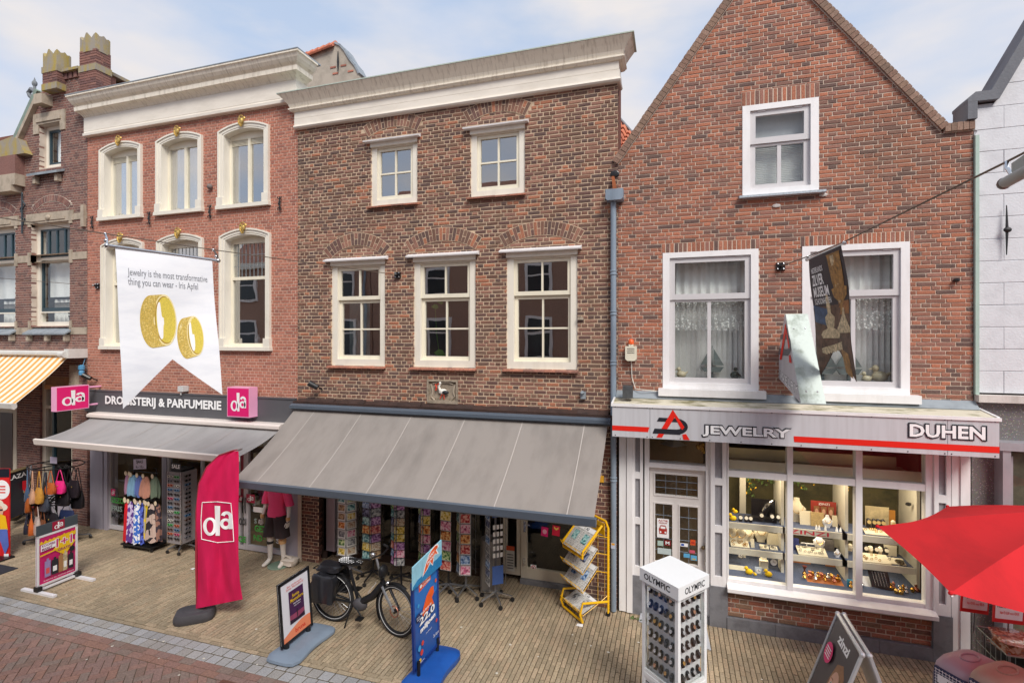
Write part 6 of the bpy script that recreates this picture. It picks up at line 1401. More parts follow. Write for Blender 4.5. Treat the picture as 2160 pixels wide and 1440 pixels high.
mb = MB(); [mb.add([S.P(.2+.5*k/8-.05,.20+.05*k/8-.0,.002), S.P(.2+.5*(k+1)/8,.20+.05*(k+1)/8-.02,.002), S.P(.2+.5*(k+1)/8,.235+.05*(k+1)/8+.01,.002), S.P(.2+.5*k/8-.05,.235+.05*k/8,.002)],[(0,1,2,3)]) for k in range(8)]; mb.build('print', pb[3], S.p)
grid(lambda a, b: (.66+.22*a+.06*(1-b),.06+.18*b-.04*a), pb[4],.002)
for s, y0, y1, a1_ in (('NEDERLANDS', .86,.905,.44),('ZILVER', .755,.845,.42),('MUSEUM', .66,.745,.50),('SCHOONHOVEN', .60,.65,.52)): S.text(s, .09, y0, a1_, y1, WPRINT, bold=.03 if y1-y0 > .06 else .01, d=.003)
for P_, wv, s_ in ((TL, cp(1704,541, ts0),-1),(TR, cp(1779,511, ts1),1)):
 m = MB(); e = P_+(TR-TL).normalized()*s_*.06; m.tube([e, wv],.01,6); m.ball(e, .022,8); m.ball(wv, .014,6); m.build('shackle', CHROME, BN, smooth=True)
# the start of a third banner at the right edge
R3 = thing('banner', 'grey banner rod end with white cloth corner entering at the right edge', 'banner', cp(2140,380,2.6)); e0, e1 = cp(2118,387,3.05), cp(2330,270,2.3)
m = MB(); m.tube([e0, e1],.032,12); m.build('rod', mat('grey_tube', (168,170,164),.45), R3, smooth=True); m = MB(); m.ball(e0,.036,10); m.build('rod_cap', mat('rod_cap_dark', (120,112,106),.3,.5), R3, smooth=True)
m = MB(); a0 = cp(2133,345,3.0); m.add([a0, cp(2134,382,3.0), e1+Vector((0,0,0)), e1+Vector((0,0,.13))],[(0,1,2,3)]); m.build('cloth', mat('pale_grey_cloth', (176,178,170),.8), R3)
m = MB(); m.tube([cp(2124,341,3.1), cp(2124,355,3.08), cp(2132,366,3.05), cp(2134,380,3.03)],.011,6); m.build('shackle', CHROME, R3)
# ================================================================ the leaning triangular shop sign above the canopy
Yt = ysolve(1640, at(1661,700,7.98)[0])
TS = thing('projecting_sign', 'silver wedge shaped projecting sign lettered JEWELRY with red and black A emblem', 'sign', (1.5,7.7,3.4))
# side face is a trapezium in a plane square to the wall; measured corners (photo): top 1657..1691/660, bottom 1638/793 .. 1689/850, right face to 1733/848
xl_ = at(1661,790,7.95)[0]; zt3 = at(1660,662,7.75)[1]
def ps(px, py, X): u = (px-1080)/FP; t = X/(-SN+u*CS); return Vector((X, t*(CS+u*SN), HC+(HY-py)/FP*t))
XA = at(1661,800,7.97)[0]; XA = 1.42
a_t, a_b, f_b = ps(1655,663, XA), ps(1636,790, XA), ps(1689,850, XA)
wv = Vector((.26,0,0))
q = [a_t+Vector((0,.0,0)), a_t+Vector((0,-.06,0)), f_b, a_b]
m = MB(); m.add([*q, *[v+wv for v in q]],[(0,1,2,3),(7,6,5,4),(0,4,5,1),(1,5,6,2),(2,6,7,3),(3,7,4,0)]); m.build('sign_body', SILV, TS)
m = MB(); n_ = (f_b-a_t).normalized(); o_ = Vector((0,-.004,.0)); m.slab(q[1]+o_, f_b+o_, f_b+wv+o_, q[1]+wv+o_, -.003); m.build('front_plate', stained('white_algae_plate', (206,216,208),(96,108,84), rough=.6, amount=.8, scale=5, stretch=(1,1,.7), lo=.5, hi=.72, bump=.1), TS)
S = Sheet(a_b+Vector((-.001,0,0)), a_b+Vector((-.001,-1,0)), a_b+Vector((-.001,0,1)), TS); H_ = a_t.z-a_b.z; dy = a_b.y-f_b.y; fz_ = f_b.z-a_b.z
S.text('JEWELRY', .04,.0+fz_*.12, dy*.93,.12, BLKS, bold=.05, up=fz_*.72); S.text('JEWELRY', .045,.004+fz_*.12, dy*.92,.115, WPRINT, bold=.01, up=fz_*.72)
lg(S, dy*.16,.22, dy*.55, H_*.6, REDS, mat('sign_grey', (96,98,104),.5, var=0))
for z in (.1,.45): m = MB(); m.box(XA+.08, XA+.18, a_b.y-.01,7.99, a_b.z+z, a_b.z+z+.07); m.build('bracket', GREYP, TS)
for (u, v) in ((.25,.82),(.75,.82),(.3,.12),(.75,.12)): m = MB(); p = f_b.lerp(q[1], v)+wv*u+Vector((0,-.008,0)); m.ball(p, .012,6); m.build('bolt', CHROME, TS)
# ================================================================ things standing on the pavement
ORD = ['first', 'second', 'third', 'fourth', 'fifth', 'sixth', 'seventh', 'eighth', 'ninth', 'tenth', 'eleventh', 'twelfth']
DGREY = stained('dark_grey_plastic', (74,72,76),(52,50,54), rough=.55, amount=.5, stretch=(1,1,1)); SGREY = stained('blue_grey_plastic', (128,142,158),(104,116,130), rough=.5, amount=.5, stretch=(1,1,1)); BLUEP = stained('royal_blue_plastic', (34,88,170),(26,66,136), rough=.4, amount=.5, stretch=(1,1,1))
FLAGP = cloth('pink_flag_cloth', (236,28,96)); BPL = mat('black_frame', (30,30,33),.35, var=.05); WF = mat('white_frame', (232,230,232),.4, var=.02)
def rbase(T, name, m, cx, cy, lx, ly, h, rz=0.0, wave=0.0, n=28, p=4.0, top=.8):
 """rounded moulded base; wave narrows the waist"""
 R = MRot(rz, 4, 'Z'); mb = MB(); rings = []
 for (s, z) in ((.94,0),(1, h*.25),(.98, h*.6),(top, h*.95),(top*.55, h)):
  r = []
  for k in range(n):
   t_ = 2*PI*k/n; c, s_ = cos(t_), sin(t_); q = (abs(c)**p+abs(s_)**p)**(-1/p); x, y = lx*c*q*s, ly*s_*q*s
   x *= 1-wave*cos(y/ly*PI/2)**2 if wave else 1
   r.append(R @ Vector((x, y, 0))+Vector((cx, cy, z+(wave*.16*abs(y/ly)**2*0))))
  rings.append(r)
 V = [v for r in rings for v in r]; F = [(i*n+k, i*n+(k+1) % n, (i+1)*n+(k+1) % n, (i+1)*n+k) for i in range(4) for k in range(n)]+[tuple(range(n-1,-1,-1)), tuple(4*n+k for k in range(n))]
 mb.add(V, F); return mb.build(name, m, T, smooth=True)
# ---- feather flag
fx, fy = gp(417,1303); FL = thing('feather_flag', 'tall pink feather flag with white framed letters on a dark plastic foot', 'flag', (fx, fy, 0)); tF = -SN*fx+CS*fy
rbase(FL, 'foot', DGREY, fx-.03, fy-.02,.19,.27,.14, rad(-52), p=4, top=.9); rbase(FL, 'foot_ring', DGREY, fx-.03, fy-.02,.12,.17,.155, rad(-52), p=2.4)
V = lambda px, py, d=0: cp(px, py, tF+d)
pole = [Vector((fx, fy, .1)), V(414,1200), V(414,1080), V(420,1020), V(436,985), V(462,960), V(490,950), V(508,947)]
m = MB(); m.tube(pole, [.018,.016,.014,.014,.012,.012,.01,.01],8); m.build('pole', mat('pole_sleeve', (150,44,56),.5), FL, smooth=True); m = MB(); m.tube([V(502,949), V(511,946)],.016,8); m.build('pole_tip', CHROME, FL)
L_ = [(413,1283),(413,1230),(413,1170),(414,1110),(415,1060),(420,1020),(436,986),(462,961),(488,951)]; R_ = [(512,1263),(506,1225),(503,1170),(503,1110),(503,1065),(504,1025),(504,990),(504,965),(503,951)]
def LR(ls, s):
 k = s*(len(ls)-1); i = min(int(k), len(ls)-2); f = k-i; return (ls[i][0]*(1-f)+ls[i+1][0]*f, ls[i][1]*(1-f)+ls[i+1][1]*f)
def flagpt(a, b, dd=0.0):
 p, q = LR(L_, b), LR(R_, b); return cp(p[0]+(q[0]-p[0])*a, p[1]+(q[1]-p[1])*a, tF-.01-.055*sin(a*7+b*3)*a*(1-a)*2.4-.045*sin(a*11-b*9)*(1-b)-.012*sin(a*23+b*17)*(1-b*.6)-dd)
mb = MB(); vs = [flagpt(i/20, j/40) for i in range(21) for j in range(41)]; mb.add(vs, [(i*41+j, (i+1)*41+j, (i+1)*41+j+1, i*41+j+1) for i in range(20) for j in range(40)]); FC = mb.build('cloth', FLAGP, FL, smooth=True)
class FS_:
 p = FC; k = 1
 @staticmethod
 def P(a, b, d=0.0): return flagpt(a, b, .009+d)
logo_da(FS_, .16,.335,.86,.49, WPRINT, d=.002)
o_ = [(.13,.32),(.11,.41),(.13,.505),(.48,.515),(.82,.51),(.86,.41),(.89,.31),(.5,.305)]; mb = MB(); o_ += [o_[0]]
def lp(a, b, n=6): return [(a[0]+(b[0]-a[0])*k/n, a[1]+(b[1]-a[1])*k/n) for k in range(n)]
P_ = sum([lp(o_[i], o_[i+1]) for i in range(8)],[])+[o_[0]]
mb.tube([flagpt(a, b, .008) for a, b in P_],.006,4); mb.build('print', WPRINT, FC)
# ---- poster stands, all square to the facades
def stand(lb, L, R, zb, zt, lean, frame, fw, m_face, th=.03, name='poster_stand'):
 """L (nearer the camera) and R ground points (x, y) -> thing, Sheet facing +x"""
 T = thing(name, lb, 'poster stand', ((L[0]+R[0])/2,(L[1]+R[1])/2,0))
 A, B_ = Vector((L[0], L[1], zb)), Vector((R[0], R[1], zb)); U = Vector((lean, 0, zt-zb)); X = B_-A; N = X.cross(U).normalized()
 def bar(p, q, w_):
  m = MB(); d = (q-p).normalized(); s = N.cross(d)*w_; m.add([p, q, q+s, p+s, p-N*th, q-N*th, q+s-N*th, p+s-N*th],[(0,1,2,3),(7,6,5,4),(0,4,5,1),(1,5,6,2),(2,6,7,3),(3,7,4,0)]); return m
 for p, q in ((A, B_),(B_, B_+U),(B_+U, A+U),(A+U, A)): bar(p, q, fw).build('frame', frame, T)
 m = MB(); m.slab(A-N*.008, B_-N*.008, B_+U-N*.008, A+U-N*.008,.012); m.build('panel', m_face, T)
 return T, Sheet(A+X.normalized()*fw+U.normalized()*fw-N*.007, B_-X.normalized()*fw+U.normalized()*fw-N*.007, A+X.normalized()*fw+U-U.normalized()*fw-N*.007, T), A, B_, U, N
# pink offer stand
MAG = mat('print_magenta', (206,34,110),.5, var=0); YEL = mat('print_yellow', (240,196,30),.5, var=0); PUR = mat('print_purple', (150,40,110),.5, var=0)
L = (-9.9,5.64); R = (-9.93,6.26)
T, S, A, B_, U, N = stand('white framed pink offer stand with 1+1 lettering in front of the handbag rack', L, R, .09,.93,0, WF, .035, MAG)
S.poly([(0,.93),(1,.93),(1,1),(0,1)], MAG)
for k in range(9): S.poly([(k/9,.86+.01*k),((k+.5)/9,.92),((k+1)/9,.87+.01*k),((k+1)/9,.85),(k/9,.845)], YEL)
S.poly([(.03,.70),(.42,.72),(.45,.86),(.03,.84)], WPRINT); S.text('KOOPJES', .06,.775,.42,.835, PUR, bold=.03); S.text('MARKT', .06,.715,.33,.765, PUR, bold=.03)
S.poly([(.36,.66),(.68,.46),(.98,.70),(.66,.95)], YEL); S.text('1+1', .42,.68,.9,.88, WPRINT, bold=.06); S.text('1+1', .44,.69,.88,.87, MAG, bold=.015); S.text('GRATIS', .48,.59,.84,.65, PUR, bold=.02)
S.poly([(.0,.60),(.5,.64),(.5,.67),(.0,.63)], YEL); S.disc(.88,.55,.08,.06, BLKS)
for (x, w_, h_, c) in ((.12,.16,.34, 'print_lilac'),(.30,.18,.32, 'ink_black'),(.49,.12,.36, 'print_kraft'),(.61,.12,.38, 'print_silver'),(.75,.15,.32, 'ink_black')):
 mm = mat(c, {'print_lilac': (160,140,190), 'ink_black': (40,42,50), 'print_kraft': (170,124,80), 'print_silver': (214,216,222)}[c],.5, var=0)
 S.box(x, .13, x+w_, .13+h_, mm); S.box(x+w_*.3,.13+h_, x+w_*.7,.13+h_+.05, mm); S.box(x+w_*.2,.2, x+w_*.8,.2+h_*.35, mat('print_coral', (226,90,90),.5, var=0) if c == 'print_lilac' else WPRINT) if c != 'print_kraft' else None
S.text('Bodylotion, deo, douche en shampoo', .08,.05,.9,.085, WPRINT)
m = MB(); m.slab(A+U+Vector((0,0,0)), B_+U, B_+U+Vector((0,0,.17)), A+U+Vector((0,0,.17)),.02); m.build('header', mat('header_grey', (70,78,84),.5), T)
H2 = Sheet(A+U+N*.001, B_+U+N*.001, A+U+Vector((0,0,.17))+N*.001, T); H2.box(.36,.08,.66,.95, mat('sticker_wine', (164,24,60),.5, var=0)); logo_da(H2,.41,.2,.62,.85, WPRINT)
for y in (L[1]+.02, R[1]-.02):
 m = MB(); m.box(-9.92-.36,-9.92+.42, y-.03, y+.03,.0,.035); m.build('foot', WF, T); m = MB(); m.box(-9.96,-9.86, y-.035, y+.035,.035,.11); m.build('clamp', BLK, T)
m = MB(); m.box(-9.94,-9.9, L[1]+.06, R[1]-.06,.03,.06); m.build('cross_bar', WF, T)
# bookshop poster stand
T, S, A, B_, U, N = stand('black framed book poster stand on a blue grey wave shaped foot', (-4.86,5.47),(-4.87,6.08),.115,.94,-.07, BPL, .04, WPRINT)
S.box(0,0,1,1, mat('poster_white', (226,224,230),.45, var=0)); OR = mat('print_salmon', (240,140,100),.5, var=0); RB = mat('print_redorange', (214,66,46),.5, var=0)
n = 10; S.poly([(0,0),(1,0)]+[(1-k/n, .13+.09*sin((1-k/n)*2.6-.5)) for k in range(n+1)], OR)
S.text('brunci', .42,.055,.82,.14, RB, bold=.03) if False else S.text('bruna', .42,.05,.8,.13, RB, bold=.03)
S.text('Een zinderende', .22,.90,.76,.935, RB); S.text('Santa Montefiore!', .18,.855,.82,.895, RB)
S.box(.25,.25,.79,.82, mat('cover_plum', (70,34,76),.5, var=.1, scale=5)); S.box(.25,.25,.79,.40, mat('cover_rose', (150,70,100),.5, var=.15)); S.poly([(.25,.25),(.79,.25),(.79,.33),(.55,.30),(.25,.32)], mat('cover_dark', (44,26,50),.5, var=0))
S.box(.50,.31,.53,.42, BLKS); S.disc(.515,.44,.02,.02, BLKS)
S.text('Santa', .36,.70,.62,.76, YEL, bold=.01); S.text('Montefiore', .29,.62,.76,.685, YEL, bold=.01); S.text('Wie fluistert', .38,.565,.66,.595, WPRINT); S.text('mijn naam', .40,.52,.64,.55, WPRINT)
rbase(T, 'foot', SGREY, -4.80,5.78,.27,.46,.085,0, wave=.22, p=5)
for y in (5.56,5.98): m = MB(); m.tube([(-4.87, y, .06),(-4.875, y, .15)],.035,10); m.build('post', BLK, T)
# lottery stand
T, S, A, B_, U, N = stand('blue lottery poster stand with leaping orange fish header on a royal blue foot', (-2.93,5.46),(-2.9,6.09),.2,1.25,-.03, mat('frame_navy', (24,56,130),.35),.035, mat('poster_navy', (28,84,160),.4))
SKY_ = mat('print_cyan', (66,160,214),.45, var=0); ORF = mat('print_orange_fish', (236,96,34),.45, var=.12, scale=8)
S.poly([(0,.6),(1,.7),(1,1),(0,1)], mat('print_midblue', (38,112,190),.45, var=0)); S.poly([(.2,.86),(.72,.90),(.72,.99),(.2,.955)], mat('print_redorange2', (224,84,46),.5, var=0)); S.text('STAATS', .36,.93,.68,.965, WPRINT, bold=.03, up=.01); S.text('LOTERIJ', .36,.885,.68,.92, WPRINT, bold=.02, up=.01); S.disc(.28,.92,.05,.022, WPRINT)
S.poly([(.28,.50),(.34,.62),(.5,.74),(.7,.80),(.82,.79),(.84,.70),(.74,.66),(.82,.56),(.62,.58),(.5,.50),(.42,.54)], ORF)
S.text('22,0', .16,.42,.86,.545, BLKS, bold=.06, up=.03); S.text('22,0', .17,.43,.85,.54, WPRINT, bold=.03, up=.03); S.text('miljoen', .2,.335,.86,.42, WPRINT, bold=.05, up=.03); S.text('Maak kans op', .2,.56,.7,.60, WPRINT, bold=.02, up=.02); S.text('JACKPOT', .42,.28,.68,.30, WPRINT)
S.disc(.12,.57,.1,.055, mat('print_navy', (20,44,96),.5, var=0)); S.text('EXTRA', .05,.57,.18,.585, WPRINT); S.text('TREKKING', .05,.545,.19,.56, WPRINT)
for (x, y, r_, mm) in ((.9,.84,.04, ORF),(.12,.72,.04, SKY_),(.12,.2,.06, SKY_),(.25,.23,.05, RB),(.2,.13,.06, RB),(.12,.05,.05, YEL),(.87,.33,.04, RB)): S.disc(x, y, r_, r_*.6, mm)
S.text('2e kans', .7,.15,.95,.19, WPRINT); S.text('www.', .1,.02,.3,.035, WPRINT)
hz0 = A+U+Vector((0,-.05,-.05)); hz1 = B_+U+Vector((0,.05,-.05)); m = MB(); m.slab(hz0+N*.03, hz1+N*.03, hz1+N*.03+Vector((0,0,.33)), hz0+N*.03+Vector((0,0,.27)),.012); m.build('header', mat('print_pale_blue', (150,206,226),.4, var=.15, scale=6), T)
H2 = Sheet(hz0+N*.031, hz1+N*.031, hz0+N*.031+Vector((0,0,.27)), T)
H2.poly([(0,0),(1,0),(1,.55),(.8,.48),(.6,.5),(.35,.3),(.15,.28),(0,.12)], mat('print_sea', (34,130,186),.45, var=.2, scale=20))
H2.poly([(.30,.22),(.38,.62),(.50,.98),(.60,1.14),(.75,1.24),(.86,1.18),(.88,1.0),(.80,.96),(.88,.68),(.72,.78),(.66,.34),(.56,.60),(.48,.4)], WPRINT); H2.poly([(.33,.26),(.41,.62),(.52,.95),(.61,1.09),(.75,1.18),(.83,1.13),(.84,1.02),(.76,.96),(.83,.75),(.70,.8),(.65,.42),(.56,.66),(.48,.46)], ORF)
H2.text('LUCKY', .46,.78,.72,.9, WPRINT, bold=.05, up=.12); H2.text('JACKPOT', .45,.6,.76,.72, WPRINT, bold=.05, up=.12)
rbase(T, 'foot', BLUEP, -2.86,5.77,.27,.47,.14,0, wave=.25, p=4, top=.7)
for y in (5.52,6.03): m = MB(); m.tube([(-2.91, y, .08),(-2.91, y, .3)],.022,8); m.build('post', BLK, T)
# zinc A board of the jeweller
XAb = 1.75; T = thing('a_board', 'silver framed A board with a portrait of a smiling woman at the lower edge', 'a board', (XAb, 6.03,0)); SILF = mat('silver_profile', (204,206,210),.3,.5, var=.05)
for s in (-1,1):
 A = Vector((XAb+s*.42,5.66,.02)); B_ = Vector((XAb+s*.42,6.42,.02)); U = Vector((-s*.39,0,1.14)); X = (B_-A); N = Vector((s*U.z, 0, abs(.39))).normalized()
 if s < 0: A, B_ = B_, A; X = B_-A
 m = MB(); m.slab(A, B_, B_+U, A+U, .02); m.build('panel', mat('board_back', (190,190,192),.4), T)
 for p, q in ((A, B_),(B_, B_+U),(B_+U, A+U),(A+U, A)): m = MB(); m.tube([p, q],.02,6); m.build('frame', SILF, T)
 for p in (A+U, B_+U): m = MB(); m.ball(p, .028,8); m.build('corner', SILF, T)
 if s < 0:
  N_ = X.cross(U).normalized(); e = .04; S = Sheet(A+N_*.004, B_+N_*.004, A+U+N_*.004, T)
  S.box(.03,.02,.97,.98, mat('poster_dark', (70,62,64),.45, var=.3, scale=3), d=.001); S.text('zinzi', .30,.84,.72,.92, WPRINT, bold=.04)
  SKN = mat('print_skin', (222,172,146),.5, var=.1, scale=6); HR = mat('print_hair', (150,106,70),.5, var=.3, scale=12); HRL = mat('print_hair_light', (190,146,100),.5, var=.2, scale=16)
  S.poly([(.50,.05),(.95,.02),(.92,.5),(.86,.70),(.72,.77),(.56,.72),(.48,.55),(.46,.3)], HR); S.poly([(.84,.1),(.93,.1),(.90,.52),(.82,.68),(.80,.4)], HRL); S.disc(.665,.53,.145,.15, SKN); S.poly([(.58,.42),(.78,.42),(.80,.1),(.52,.05)], SKN); S.poly([(.48,.12),(.62,.36),(.70,.40),(.70,.33),(.62,.08)], mat('print_hand', (210,156,130),.5, var=.1))
  for (x, y) in ((.60,.56),(.73,.55)): S.disc(x, y, .028,.012, WPRINT); S.disc(x, y, .012,.012, BLKS); S.poly([(x-.04, y+.03),(x+.04, y+.032),(x+.03, y+.042),(x-.03, y+.04)], HR)
  S.poly([(.655,.55),(.675,.55),(.69,.49),(.65,.488)], mat('print_skin_shade', (200,142,118),.5, var=0)); S.disc(.668,.45,.05,.02, mat('print_lip', (190,84,84),.5, var=0)); S.disc(.668,.453,.036,.008, WPRINT)
  S.disc(.25,.70,.14,.09, PINK); S.disc(.22,.28,.11,.08, PINK)
  for k in range(4): S.box(.16,.66+k*.025,.34,.67+k*.025, WPRINT)
  for k in range(3): S.box(.15,.26+k*.022,.29,.268+k*.022, WPRINT)
  S.disc(.16,.12,.09,.05, mat('print_silverware', (206,206,210),.4, var=.3, scale=30)); S.disc(.32,.15,.07,.07, mat('print_silverware', (206,206,210),.4, var=.3, scale=30)); S.disc(.32,.15,.045,.045, mat('poster_dark', (70,62,64),.45))
# ---- roll-up banner with a person and wooden board at the far left
x0, y0 = gp(14,1175); T = thing('roll_up_banner', 'red upright banner printed with a woman in a straw hat, at the left edge', 'banner', (x0-.4, y0,0)); tz = -SN*x0+CS*y0
S = Sheet(cp(-80,1172, tz), cp(20,1172, tz), cp(-80,988, tz), T); m = MB(); m.slab(S.P(0,0), S.P(1,0), S.P(1,1), S.P(0,1),.02); m.build('panel', mat('banner_red', (214,34,36),.5), T)
S.box(0,.0,1,1, mat('banner_red', (214,34,36),.5)); S.box(0,.9,1,1, mat('print_black', (24,26,40),.5, var=0)); S.disc(.84,.76,.17,.11, WPRINT)
for k in range(3): S.box(.76,.72+k*.035,.92,.735+k*.035, REDS)
SKN = MC['print_skin']; S.disc(.80,.56,.17,.05, mat('print_straw', (236,224,204),.5, var=0)); S.disc(.8,.585,.09,.06, mat('print_straw', (236,224,204),.5, var=0)); S.disc(.8,.515,.08,.065, SKN); S.box(.73,.52,.87,.54, BLKS)
S.poly([(.60,.30),(.98,.30),(.93,.46),(.84,.48),(.70,.47)], mat('print_sun', (244,190,24),.5, var=.05)); S.poly([(.56,.02),(.70,.02),(.80,.2),(.92,.02),(1.0,.12),(.97,.31),(.62,.31)], mat('print_denim', (88,110,190),.5, var=.1))
for (a, b) in ((.55,.0),(.9,.0)): S.box(a, .0, a+.1,.03, WPRINT)
m = MB(); m.box(x0-1.0, x0+.15, y0-.35, y0+.05,0,.03); m.build('foot', BLK, T)
WD = mat('weathered_wood', (132,116,84),.7, var=.25, scale=14); bx, by = gp(25,1105); T = thing('chalk_board', 'wooden framed black A shaped chalkboard behind the red banner', 'chalkboard', (bx, by, 0)); h = 1.18
for s in (-1,1):
 a, b = Vector((bx+.16-s*.28, by-.3,0)), Vector((bx-.12-s*.28, by+.35,0)); U = Vector((s*.26,.0, h)); m = MB(); m.slab(a+Vector((0,0,.25)), b+Vector((0,0,.25)), b+U, a+U, .02); m.build('board', BLKS, T)
 for p, q in ((a, a+U),(b, b+U),(a+U, b+U),(a+U*.2, b+U*.2)): m = MB(); m.tube([p, q],.03,4); m.build('frame_bar', WD, T)
S = Sheet(Vector((bx+.16+.28-.0, by-.3,0)), Vector((bx-.12+.28, by+.35,0)), Vector((bx+.16+.02, by-.3, h)), T); S.text('PLAZA', .1,.86,.9,.94, WPRINT, bold=.02, d=.012)
mx_, my_ = gp(-12,1204); MB().box(mx_-.6, mx_+.28, my_-.25, my_+.2,0,.012).build('door_mat', mat('mat_black', (44,44,52),.95), None, label='dark floor mat on the yellow pavement at the left edge', cat='mat')
# ================================================================ bicycles
RUB = mat('tyre_rubber', (30,30,32),.75); SILV2 = mat('rim_silver', (170,172,176),.3,.7); RF = mat('reflex_stripe', (196,196,196),.4); BFR = mat('satin_black_frame', (34,35,38),.35,.3)
def ring(m, c, R, r, M, n=40, k=8): m.tube([M @ Vector((R*cos(t_*2*PI/n),0, R*sin(t_*2*PI/n)))+Vector(c) for t_ in range(n)], r, k, closed=True)
def wheel(T, c, R, rot=0.0, disc=True):
 M = MRot(rot, 4, 'Z'); m = MB(); ring(m, c, R-.026,.026, M); W = m.build('tyre', RUB, T, smooth=True)
 for s in (-1,1): m = MB(); ring(m, Vector(c)+M @ Vector((0, s*.019,0)), R-.045,.0045, M, 40,4); m.build('reflex_stripe', RF, W)
 m = MB(); ring(m, c, R-.065,.012, M, 36,6); m.build('rim', BLK, W, smooth=True)
 m = MB()
 for k in range(28): t_ = k*2*PI/28; m.tube([M @ Vector((.025*cos(t_+.8*(-1)**k),.02*(-1)**(k//2),.025*sin(t_+.8*(-1)**k)))+Vector(c), M @ Vector(((R-.07)*cos(t_),0,(R-.07)*sin(t_)))+Vector(c)],.0016,4)
 m.build('spokes', SILV2, W); m = MB(); m.tube([Vector(c)+M @ Vector((0,-.05,0)), Vector(c)+M @ Vector((0,.05,0))],.03,10); m.build('hub', BLK, W)
 if disc: m = MB(); ring(m, Vector(c)+M @ Vector((0,-.045,0)),.075,.008, M, 24,4); m.build('brake_disc', mat('copper_disc', (170,110,90),.4,.6), W)
def fender(T, c, R, a0, a1, M, nm='mudguard'):
 m = MB(); n = 16; P = [[],[],[]]
 for i in range(n+1):
  t_ = rad(a0+(a1-a0)*i/n)
  for j, (y, rr_) in enumerate(((-.032, R-.012),(0, R),(.032, R-.012))): P[j].append(M @ Vector((rr_*cos(t_), y, rr_*sin(t_)))+Vector(c))
 for i in range(n):
  for j in (0,1): m.quad(P[j][i], P[j][i+1], P[j+1][i+1], P[j+1][i]); m.quad(*[p+Vector((0,0,-.003)) for p in (P[j+1][i], P[j+1][i+1], P[j][i+1], P[j][i])])
 m.build(nm, BLK, T, smooth=True)
rx, ry = -4.80,6.42; wx_, wy_ = -3.70,6.36; Rw = .365
BK = thing('bicycle', 'black electric bicycle with polka dot saddle and black panniers parked between the poster stands', 'bicycle', ((rx+wx_)/2, ry, 0))
Vb = lambda x, z, y=0.0: Vector((x, ry+y, z)); I = Matrix.Identity(4); MF = MRot(rad(-14),4, 'Z')
wheel(BK, (rx, ry, Rw), Rw, 0); wheel(BK, (wx_, wy_, Rw), Rw, rad(-14)); fender(BK, (rx, ry, Rw), Rw+.02,20,200, I); fender(BK, (wx_, wy_, Rw), Rw+.02,62,215, MF)
bb = Vb(-4.35,.33); st = Vb(-4.50,.80); hd = Vector((-3.98, ry-.01,.78)); hd2 = Vector((-3.93, ry-.01,.66))
def part(nm, pts, r, n=8, mm=BFR): m = MB(); m.tube(pts, r, n); return m.build(nm, mm, BK, smooth=True)
m = MB(); m.tube([hd2+Vector((-.02,0,.02)), Vb(-4.12,.47), bb+Vector((.05,0,.03))],[.045,.055,.05],10); part_ = m.build('frame', BFR, BK, smooth=True)
part('seat_tube', [bb, st],.022); part('head_tube', [hd+Vector((-.01,0,.05)), hd2],.028); part('chain_stay', [bb, Vb(rx, Rw, .06)],.016); part('chain_stay', [bb, Vb(rx, Rw, -.06)],.016); part('seat_stay', [Vb(-4.47,.68), Vb(rx, Rw, .06)],.011); part('seat_stay', [Vb(-4.47,.68), Vb(rx, Rw, -.06)],.011)
S = Sheet(Vector((-4.16, ry-.058,.52)), Vector((-4.02, ry-.058,.70)), Vector((-4.165, ry-.058,.535)), BK); S.text('GAZELLE', .0,.1,1,1.3, RF, bold=.02, d=.001)
part('seat_post', [st, st+Vector((-.025,0,.09))],.013,8, SILV2)
m = MB(); m.ball((-4.53, ry, .915),.13,12,(1.15,.75,.34)); m.tube([(-4.45, ry, .915),(-4.30, ry, .92)],[.05,.022],8); SD = m.build('saddle', BLK, BK, smooth=True)
m = MB(); r_ = random.Random(2)
for i in range(-5,8):
 for j in range(-4,5):
  x, y = i*.03+(.015 if j % 2 else 0), j*.021; q = (x/.15)**2+(y/.098)**2
  if q < .93: z = .915+.044*math.sqrt(max(0,1-q))+.003; m.lathe([(.009,0),(.009,.003)],(-4.53+x, ry+y, z),8)
  elif 0.1 < x < .24 and abs(y) < .03: m.lathe([(.008,0),(.008,.003)],(-4.53+x, ry+y, .955-(x-.1)*.2),8)
m.build('polka_dot', WPRINT, SD)
for s in (-.055,.055): part('fork_leg', [Vector((-3.93, ry, .66))+MF @ Vector((0.01, s, 0)), Vector((-3.84, ry-.01,.52))+MF @ Vector((0, s, 0)), Vector((wx_, wy_, Rw))+MF @ Vector((0, s, 0))],[.018,.02,.014],8, SILV2 if s < 0 else BFR)
part('fork_crown', [Vector((-3.93, ry, .66))+MF @ Vector((0,-.06,0)), Vector((-3.93, ry, .66))+MF @ Vector((0,.06,0))],.022)
stem = Vector((-4.06, ry, 1.02)); part('stem', [hd, stem],.016,8, SILV2); MH = MRot(rad(-20),4, 'Z')
part('handlebar', [stem+MH @ Vector(v) for v in ((-.2,-.3,.05),(-.05,-.25,.06),(.01,-.12,.03),(.01,.12,.03),(-.05,.25,.06),(-.2,.3,.05))],.012,8, BLK)
for s in (-1,1): part('grip', [stem+MH @ Vector((-.2, s*.3,.05)), stem+MH @ Vector((-.09, s*.27,.06))],.018,8, RUB)
m = MB(); m.ball(stem+Vector((-.02,-.05,.07)),.035,10); m.build('bell', CHROME, BK, smooth=True)
m = MB(); m.ball(Vector((-3.93, ry-.03,.86)),.10,10,(.6,1,1)); m.build('front_bag', BLK, BK, smooth=True); m = MB(); m.ball(Vector((-3.86, ry-.02,.70)),.035,8); m.build('headlight', CHROME, BK, smooth=True)
